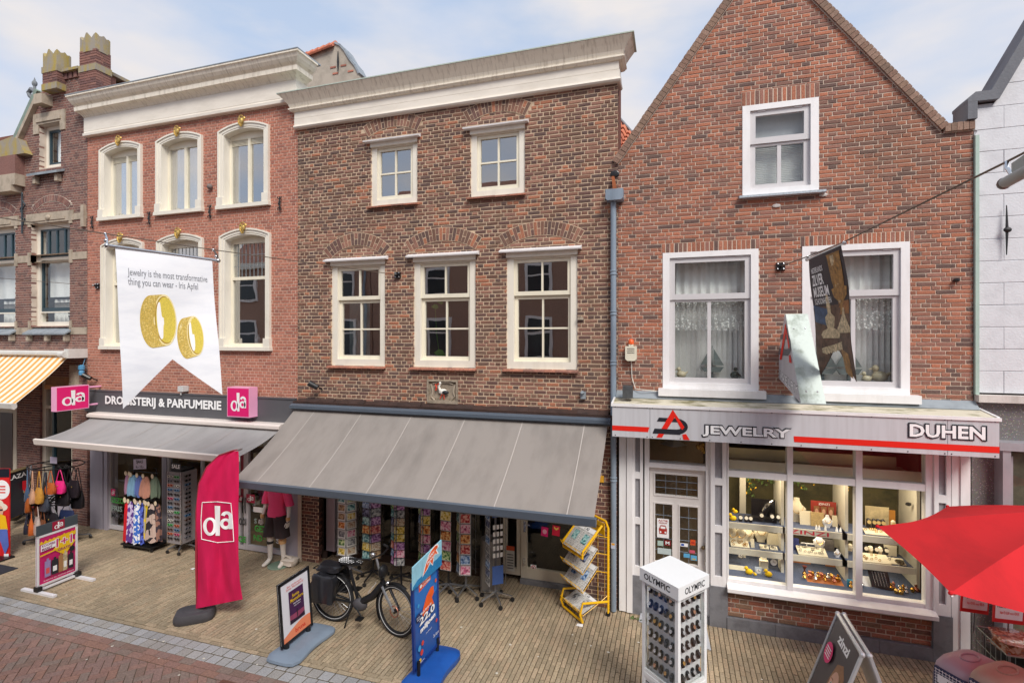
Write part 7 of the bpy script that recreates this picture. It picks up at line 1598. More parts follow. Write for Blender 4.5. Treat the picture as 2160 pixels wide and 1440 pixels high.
m = MB(); m.ball(bb+Vector((.02,0,-.01)),.10,12,(1.2,.7,.95)); m.build('motor', DGREY, BK, smooth=True); part('crank', [bb+Vector((0,-.09,0)), bb+Vector((.10,-.09,-.13))],.011,6, BLK); part('crank', [bb+Vector((0,.09,0)), bb+Vector((-.10,.09,.13))],.011,6, BLK)
for p in (bb+Vector((.10,-.13,-.14)), bb+Vector((-.10,.13,.14))): m = MB(); m.box(p.x-.045, p.x+.045, p.y-.045, p.y+.045, p.z-.012, p.z+.012); m.build('pedal', BLK, BK)
part('kick_stand', [bb+Vector((-.1,-.05,-.05)), bb+Vector((-.16,-.12,-.32))],.012,6, BLK)
part('rear_rack', [Vb(rx+.22,.74,.05), Vb(rx-.3,.76,.05), Vb(rx-.3,.76,-.05), Vb(rx+.22,.74,-.05)],.009,6, BLK)
def crumple(m, c, sx, sy, sz, sd, mat_, nm, T, n=14):
 q = MB(); q.ball((0,0,0),1, n); r_ = random.Random(sd); ph = [r_.uniform(0,6) for _ in range(6)]
 for v in q.v:
  a = abs(v.x)**.5*math.copysign(1, v.x), abs(v.y)**.6*math.copysign(1, v.y), abs(v.z)**.5*math.copysign(1, v.z); k = 1+.09*sin(a[0]*5+ph[0]+a[2]*3)+.07*sin(a[2]*7+ph[1]-a[1]*4)
  v.x, v.y, v.z = c[0]+a[0]*sx*k, c[1]+a[1]*sy*k, c[2]+a[2]*sz*k
 return q.build(nm, mat_, T, smooth=True)
PAN = mat('pannier_vinyl', (34,34,38),.28, var=.15)
crumple(None, (rx-.03, ry-.17,.56),.21,.09,.20,1, PAN, 'pannier', BK); crumple(None, (rx-.03, ry+.17,.56),.21,.09,.20,2, PAN, 'pannier', BK); crumple(None, (rx-.02, ry, .80),.2,.12,.055,3, PAN, 'rack_bag', BK)
# red bicycle half hidden behind the handbags
bx, by = gp(48,1102); RBm = mat('bicycle_red', (170,24,34),.35); B2 = thing('bicycle', 'red and grey electric bicycle half hidden behind the handbag rack', 'bicycle', (bx, by, 0)); BKs = BK; BK = B2
c2 = Vector((bx+.75, by+.35,.34)); wheel(B2, c2,.34, rad(25), False); h2 = Vector((bx-.02, by+.05,.93));
part('head_tube', [h2, h2+Vector((-.0,0,-.25))],.045,8, RBm); part('down_tube', [h2+Vector((0,0,-.2)), Vector((bx-.1, by-.02,.32))],.045,8, mat('battery_grey', (84,88,92),.4)); part('fork_leg', [h2+Vector((0,0,-.25)), c2],.014,6, BLK); part('handlebar', [h2+Vector((-.28,-.18,.2)), h2+Vector((-.05,0,.22)), h2+Vector((.25,.2,.28))],.013,6, BLK); part('bag', [Vector((bx-.1, by-.1,.18)), Vector((bx+.1, by-.1,.3))],.13,8, BLK); part('fork_leg', [Vector((bx-.1, by-.02,.32)), Vector((bx+.3, by+.1,.36))],.016,6, RBm)
m = MB(); m.box(bx-.12, bx-.09, by-.1, by+.02,.4,.5); m.build('reflector', mat('reflector_yellow', (230,220,50),.4), B2); BK = BKs
# ================================================================ mannequin
def skin(name, pts, edges, rad, m, parent=None, sub=2):
 me = bpy.data.meshes.new(name); me.from_pydata([tuple(p) for p in pts], edges, []); o = bpy.data.objects.new(name, me); link(o, parent); me.materials.append(m)
 s = o.modifiers.new('Skin', 'SKIN'); s.use_smooth_shade = True
 if not me.skin_vertices: return o
 for i, r in enumerate(rad): v = me.skin_vertices[0].data[i]; v.radius = r if isinstance(r, tuple) else (r, r); v.use_root = (i == 0)
 u = o.modifiers.new('Sub', 'SUBSURF'); u.levels = sub; u.render_levels = sub; return o
mxx, myy = -6.93,7.66; MN = thing('mannequin', 'white mannequin in a pink sports shirt and dark shorts beside the drugstore door', 'mannequin', (mxx, myy, 0)); MW = stained('mannequin_gloss', (222,216,208),(196,188,178), rough=.3, amount=.4, stretch=(1,1,1), bump=0)
Pm = [(0,0,.90),(0,0,1.08),(0,0,1.25),(0,.01,1.40),(0,0,1.5),(0,-.01,1.62),(0,-.01,1.70),
 (-.10,0,.80),(-.13,-.02,.50),(-.17,.02,.10),(-.19,-.08,.035),(-.20,-.15,.025),(.10,0,.80),(.11,.02,.50),(.10,.06,.10),(.12,-.04,.035),(.13,-.11,.025),
 (-.18,.01,1.38),(-.25,.02,1.15),(-.29,-.02,.93),(-.30,-.05,.84),(.18,.01,1.38),(.26,.02,1.15),(.29,-.04,.94),(.29,-.07,.85)]
Em = [(0,1),(1,2),(2,3),(3,4),(4,5),(5,6),(0,7),(7,8),(8,9),(9,10),(10,11),(0,12),(12,13),(13,14),(14,15),(15,16),(3,17),(17,18),(18,19),(19,20),(3,21),(21,22),(22,23),(23,24)]
Rm = [(.15,.1),(.12,.09),(.14,.1),(.13,.085),.05,.075,.06,.085,.058,.042,.04,.032,.085,.058,.042,.04,.032,.05,.042,.03,.026,.05,.042,.03,.026]
skin('body', Pm, Em, Rm, MW, MN)
for s in (-1,1):
 hx, hy, hz = (.30*s, -.06,.80)
 for k in range(4):
  m = MB(); x = hx+s*.0+.0; y = hy-.03+k*.022; m.tube([(x, y, hz+.04),(x-s*.008, y-.004, hz-.01),(x-s*.02, y-.006, hz-.045-.006*(k in (1,2)))],[.011,.010,.007],6); m.build('finger', MW, MN, local=True, smooth=True)
 m = MB(); m.tube([(hx, hy-.04, hz+.05),(hx-s*.012, hy-.065, hz+.015),(hx-s*.015, hy-.07, hz-.01)],[.012,.010,.008],6); m.build('thumb', MW, MN, local=True, smooth=True)
def tubecloth(nm, secs, m_, T, n=24, f=.012):
 q = MB(); V = []
 for (cx, cy, z, ax, ay) in secs:
  for k in range(n): t_ = 2*PI*k/n; w_ = 1+f/ax*sin(t_*5+z*20); V.append((cx+ax*cos(t_)*w_, cy+ay*sin(t_)*w_, z))
 q.add(V, [(i*n+k, i*n+(k+1) % n, (i+1)*n+(k+1) % n, (i+1)*n+k) for i in range(len(secs)-1) for k in range(n)]); return q.build(nm, m_, T, local=True, smooth=True)
HP = mat('neon_pink_shirt', (242,74,128),.7, var=.05)
tubecloth('shirt', [(0,0,.93,.18,.135),(0,0,1.0,.17,.13),(0,0,1.15,.155,.12),(0,0,1.3,.17,.125),(0,0,1.42,.17,.11),(0,0,1.47,.10,.08)], HP, MN)
for s in (-1,1): tubecloth('sleeve', [(.27*s, .02,1.13,.075,.075),(.24*s, .015,1.25,.075,.075),(.18*s, .01,1.42,.07,.07)], HP, MN, f=.004)
SHO = mat('dark_shorts', (52,42,44),.75)
for s in (-1,1): tubecloth('shorts', [(.125*s, -.01,.56,.135,.13),(.115*s, 0,.68,.13,.135),(.09*s, 0,.8,.12,.14),(.07*s, 0,.95,.12,.13)], SHO, MN)
BEI = mat('beige_bandage', (206,166,116),.8)
for (x, y, z, r, h, mm) in ((-.295,-.035,.90,.036,.07, BEI),(.293,-.05,.91,.036,.06, BEI),(.108,.02,.47,.066,.09, BEI),(-.14,-.015,.43,.062,.045, BLK)): m = MB(); m.lathe([(r, -h/2),(r*1.04,0),(r, h/2)],(x, y, z),16); m.build('bandage', mm, MN, local=True, smooth=True)
m = MB(); m.lathe([(.19,0),(.19,.012),(.17,.015)],(.02,.02,0),24); m.build('base_plate', mat('glass_plate', (120,140,124),.2), MN, local=True)
x, y = gp(612,1192); c = (x, y, .075); crumple(None, c, .14,.11,.07,7, mat('canvas_sack', (206,196,184),.85), 'canvas_sack', None); o = bpy.data.objects['canvas_sack']; tag(o, 'small tied off-white canvas sack lying at the mannequin foot', 'sack'); o.location.z = .0
m = MB(); m.tube([(x+.02, y, .14),(x-.05, y-.06,.2),(x-.12, y-.1,.1)],[.03,.02,.015],7); m.build('knot', mat('canvas_sack', (206,196,184),.85), o)
# ================================================================ racks
CAST = mat('castor_black', (34,34,36),.5)
def star_foot(T, x, y, n, R, m_, z=.11, hub=.16, rot=0.3):
 for k in range(n):
  a = rot+k*2*PI/n; q = MB(); e = Vector((x+R*cos(a), y+R*sin(a),.085)); q.tube([(x, y, hub), e],[.02,.014],6); q.build('foot_arm', m_, T); q = MB(); q.lathe([(.033,-.012),(.035,0),(.033,.012)],(0,0,0),12, MRot(PI/2,4, 'X')); q.v = [v+e+Vector((0,0,-.05)) for v in q.v]; q.build('castor', CAST, T)
PICS = []
for i, (nm, c1, c2) in enumerate([('orange', (222,120,50),(250,220,150)),('green', (66,128,66),(220,230,170)),('blue', (60,110,170),(200,220,240)),('yellow', (232,196,60),(250,240,190)),('pink', (226,110,150),(250,220,226)),('red', (200,40,50),(240,190,170)),('brown', (120,88,66),(200,170,130)),('grey', (110,112,118),(200,200,196)),('purple', (130,60,130),(214,170,210)),('teal', (50,130,140),(190,226,220)),('navy', (40,50,84),(150,160,190)),('cream', (224,212,186),(170,130,100))]):
 m = bpy.data.materials.new('picture_'+nm); m.use_nodes = True; t = m.node_tree; b = t.nodes['Principled BSDF']; b.inputs['Roughness'].default_value = .35; tx = nd(t, 'ShaderNodeNewGeometry'); no = nd(t, 'ShaderNodeTexNoise'); no.inputs['Scale'].default_value = 26; no.inputs['Detail'].default_value = 3; r = nd(t, 'ShaderNodeValToRGB'); e = r.color_ramp.elements; e[0].position = .42; e[0].color = (*lin(c1),1); e[1].position = .62; e[1].color = (*lin(c2),1); q = e.new(.36); q.color = (*[v*.35 for v in lin(c1)],1)
 t.links.new(tx.outputs['Position'], no.inputs['Vector']); t.links.new(no.outputs['Fac'], r.inputs[0]); t.links.new(r.outputs[0], b.inputs['Base Color']); PICS.append((nm, m))
CARDW = mat('card_white', (232,230,224),.5, var=0); CC = {}
def card(x, y, z, w_, h_, face, pic, lb, grp, cat='greeting card', border=.06, tilt=.16, name='greeting_card'):
 k = (round(w_, 3), round(h_, 3), border);
 if k not in CC: m = MB(); m.box(-w_/2, w_/2,-.001,.001,0, h_); CC[k] = m.mesh(name, CARDW)
 o = bpy.data.objects.new(name, CC[k]); link(o); o.location = (x, y, z); o.rotation_euler = (tilt, 0, face+PI/2); o.rotation_mode = 'XYZ'; o.rotation_euler = (-tilt, 0, face+PI/2)
 kk = (k, pic);
 if kk not in CC: m = MB(); b = border*w_; m.quad((-w_/2+b, -.0022, b),(w_/2-b, -.0022, b),(w_/2-b, -.0022, h_-b),(-w_/2+b, -.0022, h_-b)); CC[kk] = m.mesh('print', PICS[pic][1])
 p = bpy.data.objects.new('print', CC[kk]); link(p, o); return tag(o, lb, cat, grp)
def card_rack(lb, short, px, py, Y, z0, z1, r, faces, w_, rows, m_, foot=None, border=.06, seed=0, cat='greeting card', name='greeting_card', fn=None, foot_n=5):
 """spinning rack: faces = outward angles in degrees (0 = towards +x, -90 = towards the street)"""
 x = at(px, py, Y)[0]; T = thing('card_rack', lb, 'card rack', (x, Y, 0)); r_ = random.Random(seed); dz = (z1-z0)/rows
 q = MB(); q.tube([(x, Y, .12),(x, Y, z1+.05)],.02,8); q.build('pole', m_, T)
 star_foot(T, x, Y, foot_n, .27, foot or m_, rot=r_.uniform(0,1))
 for a_ in sorted(set(list(faces)+[f+180 for f in faces])):
  a = rad(a_); n = Vector((cos(a), sin(a),0)); s = Vector((-n.y, n.x, 0)); c = Vector((x, Y, 0))+n*r; q = MB()
  for k in (-1,1): q.tube([c+s*k*w_*.54+Vector((0,0, z0-.02)), c+s*k*w_*.54+Vector((0,0, z1+.02))],.004,4)
  for i in range(rows+1): q.tube([c-s*w_*.54+n*.02+Vector((0,0, z0+i*dz)), c+s*w_*.54+n*.02+Vector((0,0, z0+i*dz))],.003,4)
  q.build('wire_column', m_, T)
  if a_ in faces:
   fi = faces.index(a_); cname = ['left', 'middle', 'right'][fi] if len(faces) == 3 else (['left', 'right'][fi] if len(faces) == 2 else 'only')
   for i in range(rows):
    pic = fn(fi, i, r_) if fn else r_.randrange(len(PICS)); h_ = dz*.93; p = c+n*.006; rw = ORD[rows-1-i]
    card(p.x, p.y, z0+i*dz+.005, w_, h_, a, pic, f"{PICS[pic][0]} {cat}, {rw} row down, {cname} column of the {short}", 'cards in the '+short, cat, border, .12, name)
 return T
zc1 = lambda py, px, Y: at(px, py, Y)[1]
BM_ = mat('rack_black', (30,28,30),.4); GM_ = mat('rack_grey', (120,120,124),.35,.5)
card_rack('white framed photo card rack at the left end under the large grey awning', 'photo card rack', 734,1100,7.72,.42,1.62,.165,[-150,-95,-35],.175,8, GM_, border=.12, seed=1)
card_rack('black card rack behind the bicycle saddle', 'rack behind the bicycle saddle', 787,1100,7.72,.42,1.72,.165,[-160,-97,-45],.18,9, BM_, border=.0, seed=2)
card_rack('black card rack behind the bicycle handlebar', 'rack behind the handlebar', 846,1100,7.72,.38,1.70,.14,[-120,-72],.17,10, BM_, seed=3, border=.0)
card_rack('tall dark card rack behind the fish poster header', 'rack behind the fish header', 902,1100,7.8,.45,1.7,.13,[-125,-78],.16,8, BM_, seed=4, border=.03)
card_rack('single column card rack just right of the fish poster header', 'single column rack', 946,1100,7.68,.42,1.7,.10,[-93],.19,8, BM_, GM_, seed=5, border=.03, fn=lambda f, i, r: [5,1,4,0,4,3,8,2][i])
card_rack('silver footed card rack with bright cards near the middle of the bookshop', 'silver footed rack', 983,1100,7.72,.38,1.7,.13,[-138,-75],.18,8, GM_, CHROME, seed=6, border=.05, fn=lambda f, i, r: [[2,0,11,1,3,9,1,3],[4,2,5,0,4,5,3,0]][f][i])
T = card_rack('postcard rack on a silver star foot left of the cream door', 'postcard rack', 1045,1100,7.66,.30,1.7,.13,[-140],.2,11, GM_, CHROME, seed=7, border=.04, cat='postcard', name='postcard', fn=lambda f, i, r: [7,10,2][r.randrange(3)])
xk_, yk_ = at(1045,1100,7.66)[0],7.66; a = rad(-52); n_ = Vector((cos(a), sin(a),0)); s_ = Vector((-n_.y, n_.x, 0)); c_ = Vector((xk_, yk_, 0))+n_*.12
for i in range(5):
 for j in range(3): p = c_+s_*(-.06+.06*j)+Vector((0,0,.75+i*.11)); q = MB(); q.slab(p-s_*.02, p+s_*.02, p+s_*.02+Vector((0,0,.07)), p-s_*.02+Vector((0,0,.07)),.004); q.build('label_card', CARDW, T)
for (z0, z1) in ((.33,.62),(1.38,1.5)): q = MB(); q.slab(c_-s_*.09+Vector((0,0, z0)), c_+s_*.09+Vector((0,0, z0)), c_+s_*.09+Vector((0,0, z1)), c_-s_*.09+Vector((0,0, z1)),.006); q.build('blue_sign', mat('rack_sign_blue', (60,90,150),.5), T)
m = MB(); x, y = at(1032,1200,7.85)[0],7.9; m.lathe([(.16,0),(.17,.3),(.16,.9)],(x, y, 0),18); m.build('metal_bin', mat('brushed_bin', (150,146,142),.4,.4), None, smooth=True, label='round grey metal bin behind the postcard rack', cat='bin')
# sunglasses rack
sxx, syy = -9.2,7.66; T = thing('sunglasses_rack', 'tall grey spinning rack full of sunglasses left of the pink flag', 'display rack', (sxx, syy, 0)); star_foot(T, sxx, syy, 5,.25, GM_)
m = MB(); m.box(sxx-.17, sxx+.17, syy-.17, syy+.17,.2,1.58); m.build('column', mat('rack_panel_grey', (150,144,146),.5, var=.1), T)
for (s, t_) in ((-1,-1),(1,-1)): m = MB(); m.box(sxx+s*.17-.012, sxx+s*.17+.012, syy-.185, syy-.17,.2,1.58); m.build('corner_rail', mat('mirror_strip', (200,200,204),.15,.9), T)
m = MB(); m.box(sxx-.14, sxx+.14, syy-.14, syy+.14,1.585,1.62); m.build('top_box', BLK, T)
S = Sheet((sxx-.13, syy-.145,1.62),(sxx+.13, syy-.145,1.62),(sxx-.13, syy-.145,1.75), T); S.box(0,0,1,1, BLKS); S.text('SALE', .1,.2,.9,.8, WPRINT, bold=.04)
GLC = [('black', (26,26,30)),('brown', (96,60,40)),('blue', (50,120,170)),('pink', (226,70,120)),('white', (236,232,220)),('orange', (226,100,40)),('green', (60,190,90)),('grey', (110,110,120))]; LENS = mat('dark_lens', (26,24,28),.1); GMsh = {}
def glasses(x, y, z, rz, ci, lb):
 if ci not in GMsh:
  f = MB()
  for s in (-1,1): f.tube([(s*.033+.027*cos(k*PI/5),0,.02*sin(k*PI/5)) for k in range(10)],.0045,4, closed=True); f.tube([(s*.06,0,.008),(s*.064,.05,.0)],.004,4)
  f.tube([(-.008,0,.006),(.008,0,.006)],.004,4); l = MB()
  for s in (-1,1): l.add([(s*.033+.026*cos(k*PI/4),-.001,.019*sin(k*PI/4)) for k in range(8)],[tuple(range(8))])
  GMsh[ci] = (f.mesh('sunglasses', mat('glasses_'+GLC[ci][0], GLC[ci][1],.3, var=0)), l.mesh('lens', LENS))
 o = bpy.data.objects.new('sunglasses', GMsh[ci][0]); link(o); o.location = (x, y, z); o.rotation_euler = (0,0, rz); l = bpy.data.objects.new('lens', GMsh[ci][1]); link(l, o); tag(o, lb, 'sunglasses', 'sunglasses on the spinning rack')
r_ = random.Random(12)
for c in range(2):
 for i in range(15): ci = r_.choice([0,0,0,1,7,2,3,4,5,6]); glasses(sxx-.085+.17*c, syy-.20,1.5-i*.085,0, ci, f"{GLC[ci][0]} sunglasses, {ORD[i] if i < 12 else ['thirteenth', 'fourteenth', 'fifteenth'][i-12]} row down in the {['left', 'right'][c]} front column of the sunglasses rack")
for i in range(15): ci = r_.choice([0,0,0,1,7,2]); glasses(sxx+.20, syy-.05,1.5-i*.085, PI/2, ci, f"{GLC[ci][0]} sunglasses, {ORD[i] if i < 12 else ['thirteenth', 'fourteenth', 'fifteenth'][i-12]} row down on the right side of the sunglasses rack")
# scarf rack
hx, hy = -10.05,7.55; T = thing('scarf_rack', 'black two tier rack hung with coloured scarves before the left drugstore window', 'clothes rack', (hx, hy, 0))
m = MB(); m.tube([(hx-.3, hy, .1),(hx-.3, hy, 1.6),(hx+.3, hy, 1.6),(hx+.3, hy, .1)],.014,6); m.tube([(hx-.4, hy-.05,1.0),(hx+.45, hy-.05,1.0)],.012,6); m.tube([(hx-.4, hy-.05,1.52),(hx+.42, hy-.05,1.52)],.012,6); m.build('rail_frame', BLK, T)
m = MB(); m.box(hx-.4, hx+.4, hy-.2, hy+.2,.08,.11); m.build('base', BLK, T)
for s in (-1,1): m = MB(); m.ball((hx+s*.35, hy-.15,.045),.045,8,(1,.5,1)); m.build('castor', CAST, T)
S = Sheet((hx-.16, hy-.12,1.56),(hx+.2, hy-.12,1.6),(hx-.17, hy-.12,1.78), T); m = MB(); m.slab(S.P(0,0), S.P(1,0), S.P(1,1), S.P(0,1),.01); m.build('price_board', BLK, T); S.box(.03,.05,.97,.95, mat('price_lilac', (206,196,214),.5)); S.text('6,- 12,-', .2,.12,.8,.38, BLKS, bold=.03); S.text('SJAALS', .25,.5,.75,.85, BLKS, bold=.02)
SC = {}
def scarf(x, y, zt, w_, h_, c, lb, pat=None, seed=0):
 T = thing('scarf', lb, 'scarf', (x, y, zt),0, 'scarves on the two tier rack'); q = MB(); n = 22; V = []; r_ = random.Random(seed); ph = r_.uniform(0,6); rows = [(0,.25),(.08,.5),(.25,.75),(.55,.95),(.85,1.05),(1,.9)] if h_ < .5 else [(0,.25),(.06,.55),(.3,.75),(.6,.85),(.85,.95),(1,1.0)]
 for (f, s) in rows:
  for k in range(n): t_ = 2*PI*k/n; w2 = 1+.16*sin(t_*6+ph+f*1.5); V.append((x+w_/2*s*cos(t_)*w2, y+w_*.3*s*sin(t_)*w2, zt-.04-h_*f+(.02*sin(t_*3+ph) if f == 1 else 0)))
 q.add(V, [((i+1)*n+k, (i+1)*n+(k+1) % n, i*n+(k+1) % n, i*n+k) for i in range(len(rows)-1) for k in range(n)]+[tuple(range((len(rows)-1)*n, len(rows)*n))])
 mm = pat or stained('scarf_'+str(c), c, tuple(int(v*.75) for v in c), rough=.9, amount=.7, scale=30, stretch=(1,1,.1), bump=.3); q.build('cloth', mm, T, smooth=True)
 q = MB(); q.lathe([(.036,0),(.036,.003)],(0,0,0),14, MRot(PI/2,4, 'X') @ Matrix.Diagonal((1,1.25,1,1))); q.v = [v+Vector((x, y-w_*.1-.03, zt-.02)) for v in q.v]; q.build('tag', mat('kraft_tag', (226,206,176),.8), T)
def pat(nm, c1, c2, sc=18):
 m = bpy.data.materials.new('pattern_'+nm); m.use_nodes = True; t = m.node_tree; b = t.nodes['Principled BSDF']; b.inputs['Roughness'].default_value = .9; v = nd(t, 'ShaderNodeTexVoronoi'); v.inputs['Scale'].default_value = sc; g = nd(t, 'ShaderNodeNewGeometry'); r = nd(t, 'ShaderNodeValToRGB'); r.color_ramp.interpolation = 'CONSTANT'; e = r.color_ramp.elements; e[0].color = (*lin(c1),1); e[1].position = .5; e[1].color = (*lin(c2),1)
 s = nd(t, 'ShaderNodeSeparateColor'); t.links.new(g.outputs['Position'], v.inputs['Vector']); t.links.new(v.outputs['Color'], s.inputs[0]); t.links.new(s.outputs[0], r.inputs[0]); t.links.new(r.outputs[0], b.inputs['Base Color']); return m
for i, (dx, c, nm, w_) in enumerate([(-.36,(190,140,170), 'mauve', .12),(-.27,(230,226,160), 'pale yellow', .13),(-.16,(140,186,216), 'sky blue', .20),(.0,(110,130,200), 'cornflower blue', .15),(.17,(210,150,128), 'salmon', .19),(.36,(120,136,116), 'sage green', .17)]):
 scarf(hx+dx, hy-.12+(.04 if i in (0,1,5) else 0),1.50, w_*1.3,.40, c, f"short {nm} scarf on the upper tier of the scarf rack", seed=i)
for i, (dx, c, nm, w_, pt_) in enumerate([(-.38,(206,170,160), 'beige pink', .09, None),(-.30,(214,20,34), 'bright red', .12, None),(-.21,(190,160,206), 'lilac and purple mottled', .14, pat('lilac', (206,190,220),(96,60,140))),(-.11,(180,120,150), 'rose and violet', .1, pat('rose', (206,170,180),(120,80,130))),(-.01,(90,140,214), 'blue and white zebra', .16, pat('zebra', (236,238,244),(60,110,200),24)),(.10,(90,110,210), 'royal blue speckled', .08, pat('royal', (90,110,210),(30,40,120))),(.16,(230,190,60), 'yellow and grey', .14, pat('yellow', (230,196,70),(176,170,160),12)),(.25,(220,190,20), 'plain mustard', .08, None),(.34,(190,170,160), 'black and beige checked', .18, pat('check', (196,172,160),(40,36,44),11)),(.45,(110,84,80), 'brown flecked', .13, pat('brown', (150,110,96),(60,50,60)))]):
 scarf(hx+dx, hy-.14+(.05 if i % 3 == 0 else 0),.98, w_*1.35,.80 if i < 6 else .72, c, f"long {nm} scarf on the lower tier of the scarf rack", pt_, seed=20+i)
# handbag rack
gx_, gy_ = -12.05,7.2; T = thing('handbag_rack', 'black four armed rack hung with many handbags under the pink projecting sign', 'display rack', (gx_, gy_, 0))
m = MB(); m.tube([(gx_, gy_, .1),(gx_, gy_, 1.62)],.022,8); m.build('pole', BLK, T)
for z, R in ((1.58,.52),(.86,.46)): m = MB(); m.tube([(gx_+R*cos(k*PI/12), gy_+R*.8*sin(k*PI/12), z) for k in range(24)],.012,6, closed=True); m.tube([(gx_-R, gy_, z),(gx_+R, gy_, z)],.012,6); m.tube([(gx_, gy_-R*.8, z),(gx_, gy_+R*.8, z)],.012,6); m.build('ring_rail', BLK, T, smooth=True)
for a, b in ((.5,-.35),(.45,.35),(-.45,-.3),(-.4,.3)):
 m = MB(); m.tube([(gx_, gy_, .12),(gx_+a, gy_+b, .09)],.016,6); m.build('foot_arm', GM_, T); m = MB(); m.ball((gx_+a, gy_+b, .045),.045,8,(1,.5,1)); m.build('castor', CAST, T)
def handbag(x, y, ztop, strap, w_, h_, c, lb, rot=0.0, sd=0, shape=1.0):
 T = thing('handbag', lb, 'handbag', (x, y, ztop), rot, 'handbags on the black rack'); R = MRot(rot, 4, 'Z'); mm = stained('leather_%d_%d_%d' % c, c, tuple(int(v*.7) for v in c), rough=.4, amount=.5, scale=12, stretch=(1,1,1), bump=.1); q = MB(); n = 18; V = []
 rr_ = [(0,.80,1),(.12,.97,1),(.5,1.0*shape, .9),(.85,.86*shape, .5),(1,.8*shape, .28)]
 for (f, s, d) in rr_:
  for k in range(n): t_ = 2*PI*k/n; e = (abs(cos(t_))**4+abs(sin(t_))**4)**-.25; v = R @ Vector((w_/2*s*cos(t_)*e, .05*d*sin(t_)*e, 0)); V.append((x+v.x, y+v.y, ztop-strap-h_*(1-f)))
 q.add(V, [(i*n+k, i*n+(k+1) % n, (i+1)*n+(k+1) % n, (i+1)*n+k) for i in range(len(rr_)-1) for k in range(n)]+[tuple(range(n-1,-1,-1)), tuple((len(rr_)-1)*n+k for k in range(n))]); B_ = q.build('bag_body', mm, T, smooth=True)
 for s in (-1,1): q = MB(); v = R @ Vector((s*w_*.36,0,0)); q.tube([(x+v.x, y+v.y, ztop-strap-.02),(x+v.x*.5, y+v.y*.5, ztop-strap*.4),(x+v.x*.12, y+v.y*.12, ztop)],.009,5); q.build('strap', mm, T)
 v = R @ Vector((0,-.052,0)); q = MB(); q.ball((x+v.x, y+v.y, ztop-strap-h_*.35),.014,6,(1,.5,1)); q.build('clasp', GOLD, T)
HB = [(-.50,-.15,1.56,.50,.20,.26,(186,190,196), 'pale grey', 'at the far left of the upper ring'),(-.40,-.25,1.56,.55,.20,.28,(74,78,96), 'slate blue', 'second from the left, low on the upper ring'),(-.30,-.32,1.56,.42,.16,.2,(110,150,180), 'light blue', 'third from the left on the upper ring'),(-.18,-.38,1.56,.50,.3,.30,(176,94,40), 'large tan', 'below the ring, left of centre'),(-.12,-.42,1.56,.34,.15,.24,(66,90,120), 'denim blue', 'between the light blue and the pale pink bags'),(.02,-.42,1.56,.40,.16,.22,(206,160,130), 'pale pink bucket', 'in the front centre of the upper ring'),(.18,-.40,1.56,.36,.19,.24,(206,150,62), 'mustard bucket', 'right of the pale pink bag'),(.34,-.30,1.56,.26,.20,.18,(186,96,44), 'small orange brown', 'beside the bright pink bag'),(.44,-.2,1.56,.24,.2,.2,(232,44,130), 'bright pink', 'at the right of the upper ring'),(.52,.0,1.56,.28,.2,.28,(38,32,38), 'black tasselled', 'hanging at the far right of the upper ring'),(.4,-.12,1.5,.42,.26,.24,(30,28,32), 'glossy black', 'below the bright pink bag'),(.30,.05,1.5,.3,.2,.25,(48,30,34), 'wine dark', 'inside the ring behind the pink bag'),
 (-.40,-.22,.86,.26,.3,.30,(40,46,70), 'navy', 'at the left of the lower ring'),(-.12,-.36,.86,.30,.18,.26,(206,104,44), 'orange', 'in the front of the lower ring'),(.06,-.36,.86,.24,.18,.28,(196,180,172), 'beige floral', 'beside the orange bag on the lower ring'),(.30,-.26,.86,.16,.36,.28,(34,34,40), 'wide black', 'on the right of the lower ring'),(.48,-.1,.86,.14,.3,.3,(40,50,84), 'dark blue and kraft', 'at the far right of the lower ring'),(-.25,-.02,.86,.2,.25,.26,(60,40,40), 'dark brown', 'inside the lower ring at the left'),
 (-.46,.05,1.5,.35,.2,.3,(150,140,120), 'khaki', 'behind the pale grey bag on the upper ring'),(-.05,-.30,1.5,.62,.24,.22,(92,50,36), 'chestnut', 'low behind the pale pink bag'),(.12,-.25,1.5,.70,.24,.24,(30,30,36), 'plain black', 'low behind the mustard bag'),(.24,-.34,1.52,.55,.22,.2,(60,66,78), 'charcoal', 'under the small orange brown bag'),(-.28,-.34,.86,.32,.22,.24,(46,50,66), 'ink blue', 'between the navy and the orange bags'),(.18,-.34,.86,.3,.2,.24,(120,70,40), 'cognac', 'between the beige floral and the wide black bags'),(.5,.08,1.54,.5,.22,.3,(26,24,28), 'long fringed black', 'hanging lowest at the right')]
for i, (dx, dy, zt_, st_, w_, h_, c, nm, wh_) in enumerate(HB): handbag(gx_+dx, gy_+dy, zt_, st_*.92, w_*1.25, h_*1.2, c, f"{nm} handbag {wh_}", rot=rad(-20+dx*60), sd=i, shape=1.0 if 'bucket' not in nm else 1.1)
m = MB(); m.box(gx_-.1, gx_+.1, gy_-.05, gy_-.045,1.62,1.75); m.build('price_card', mat('price_lilac', (206,196,214),.5), T)
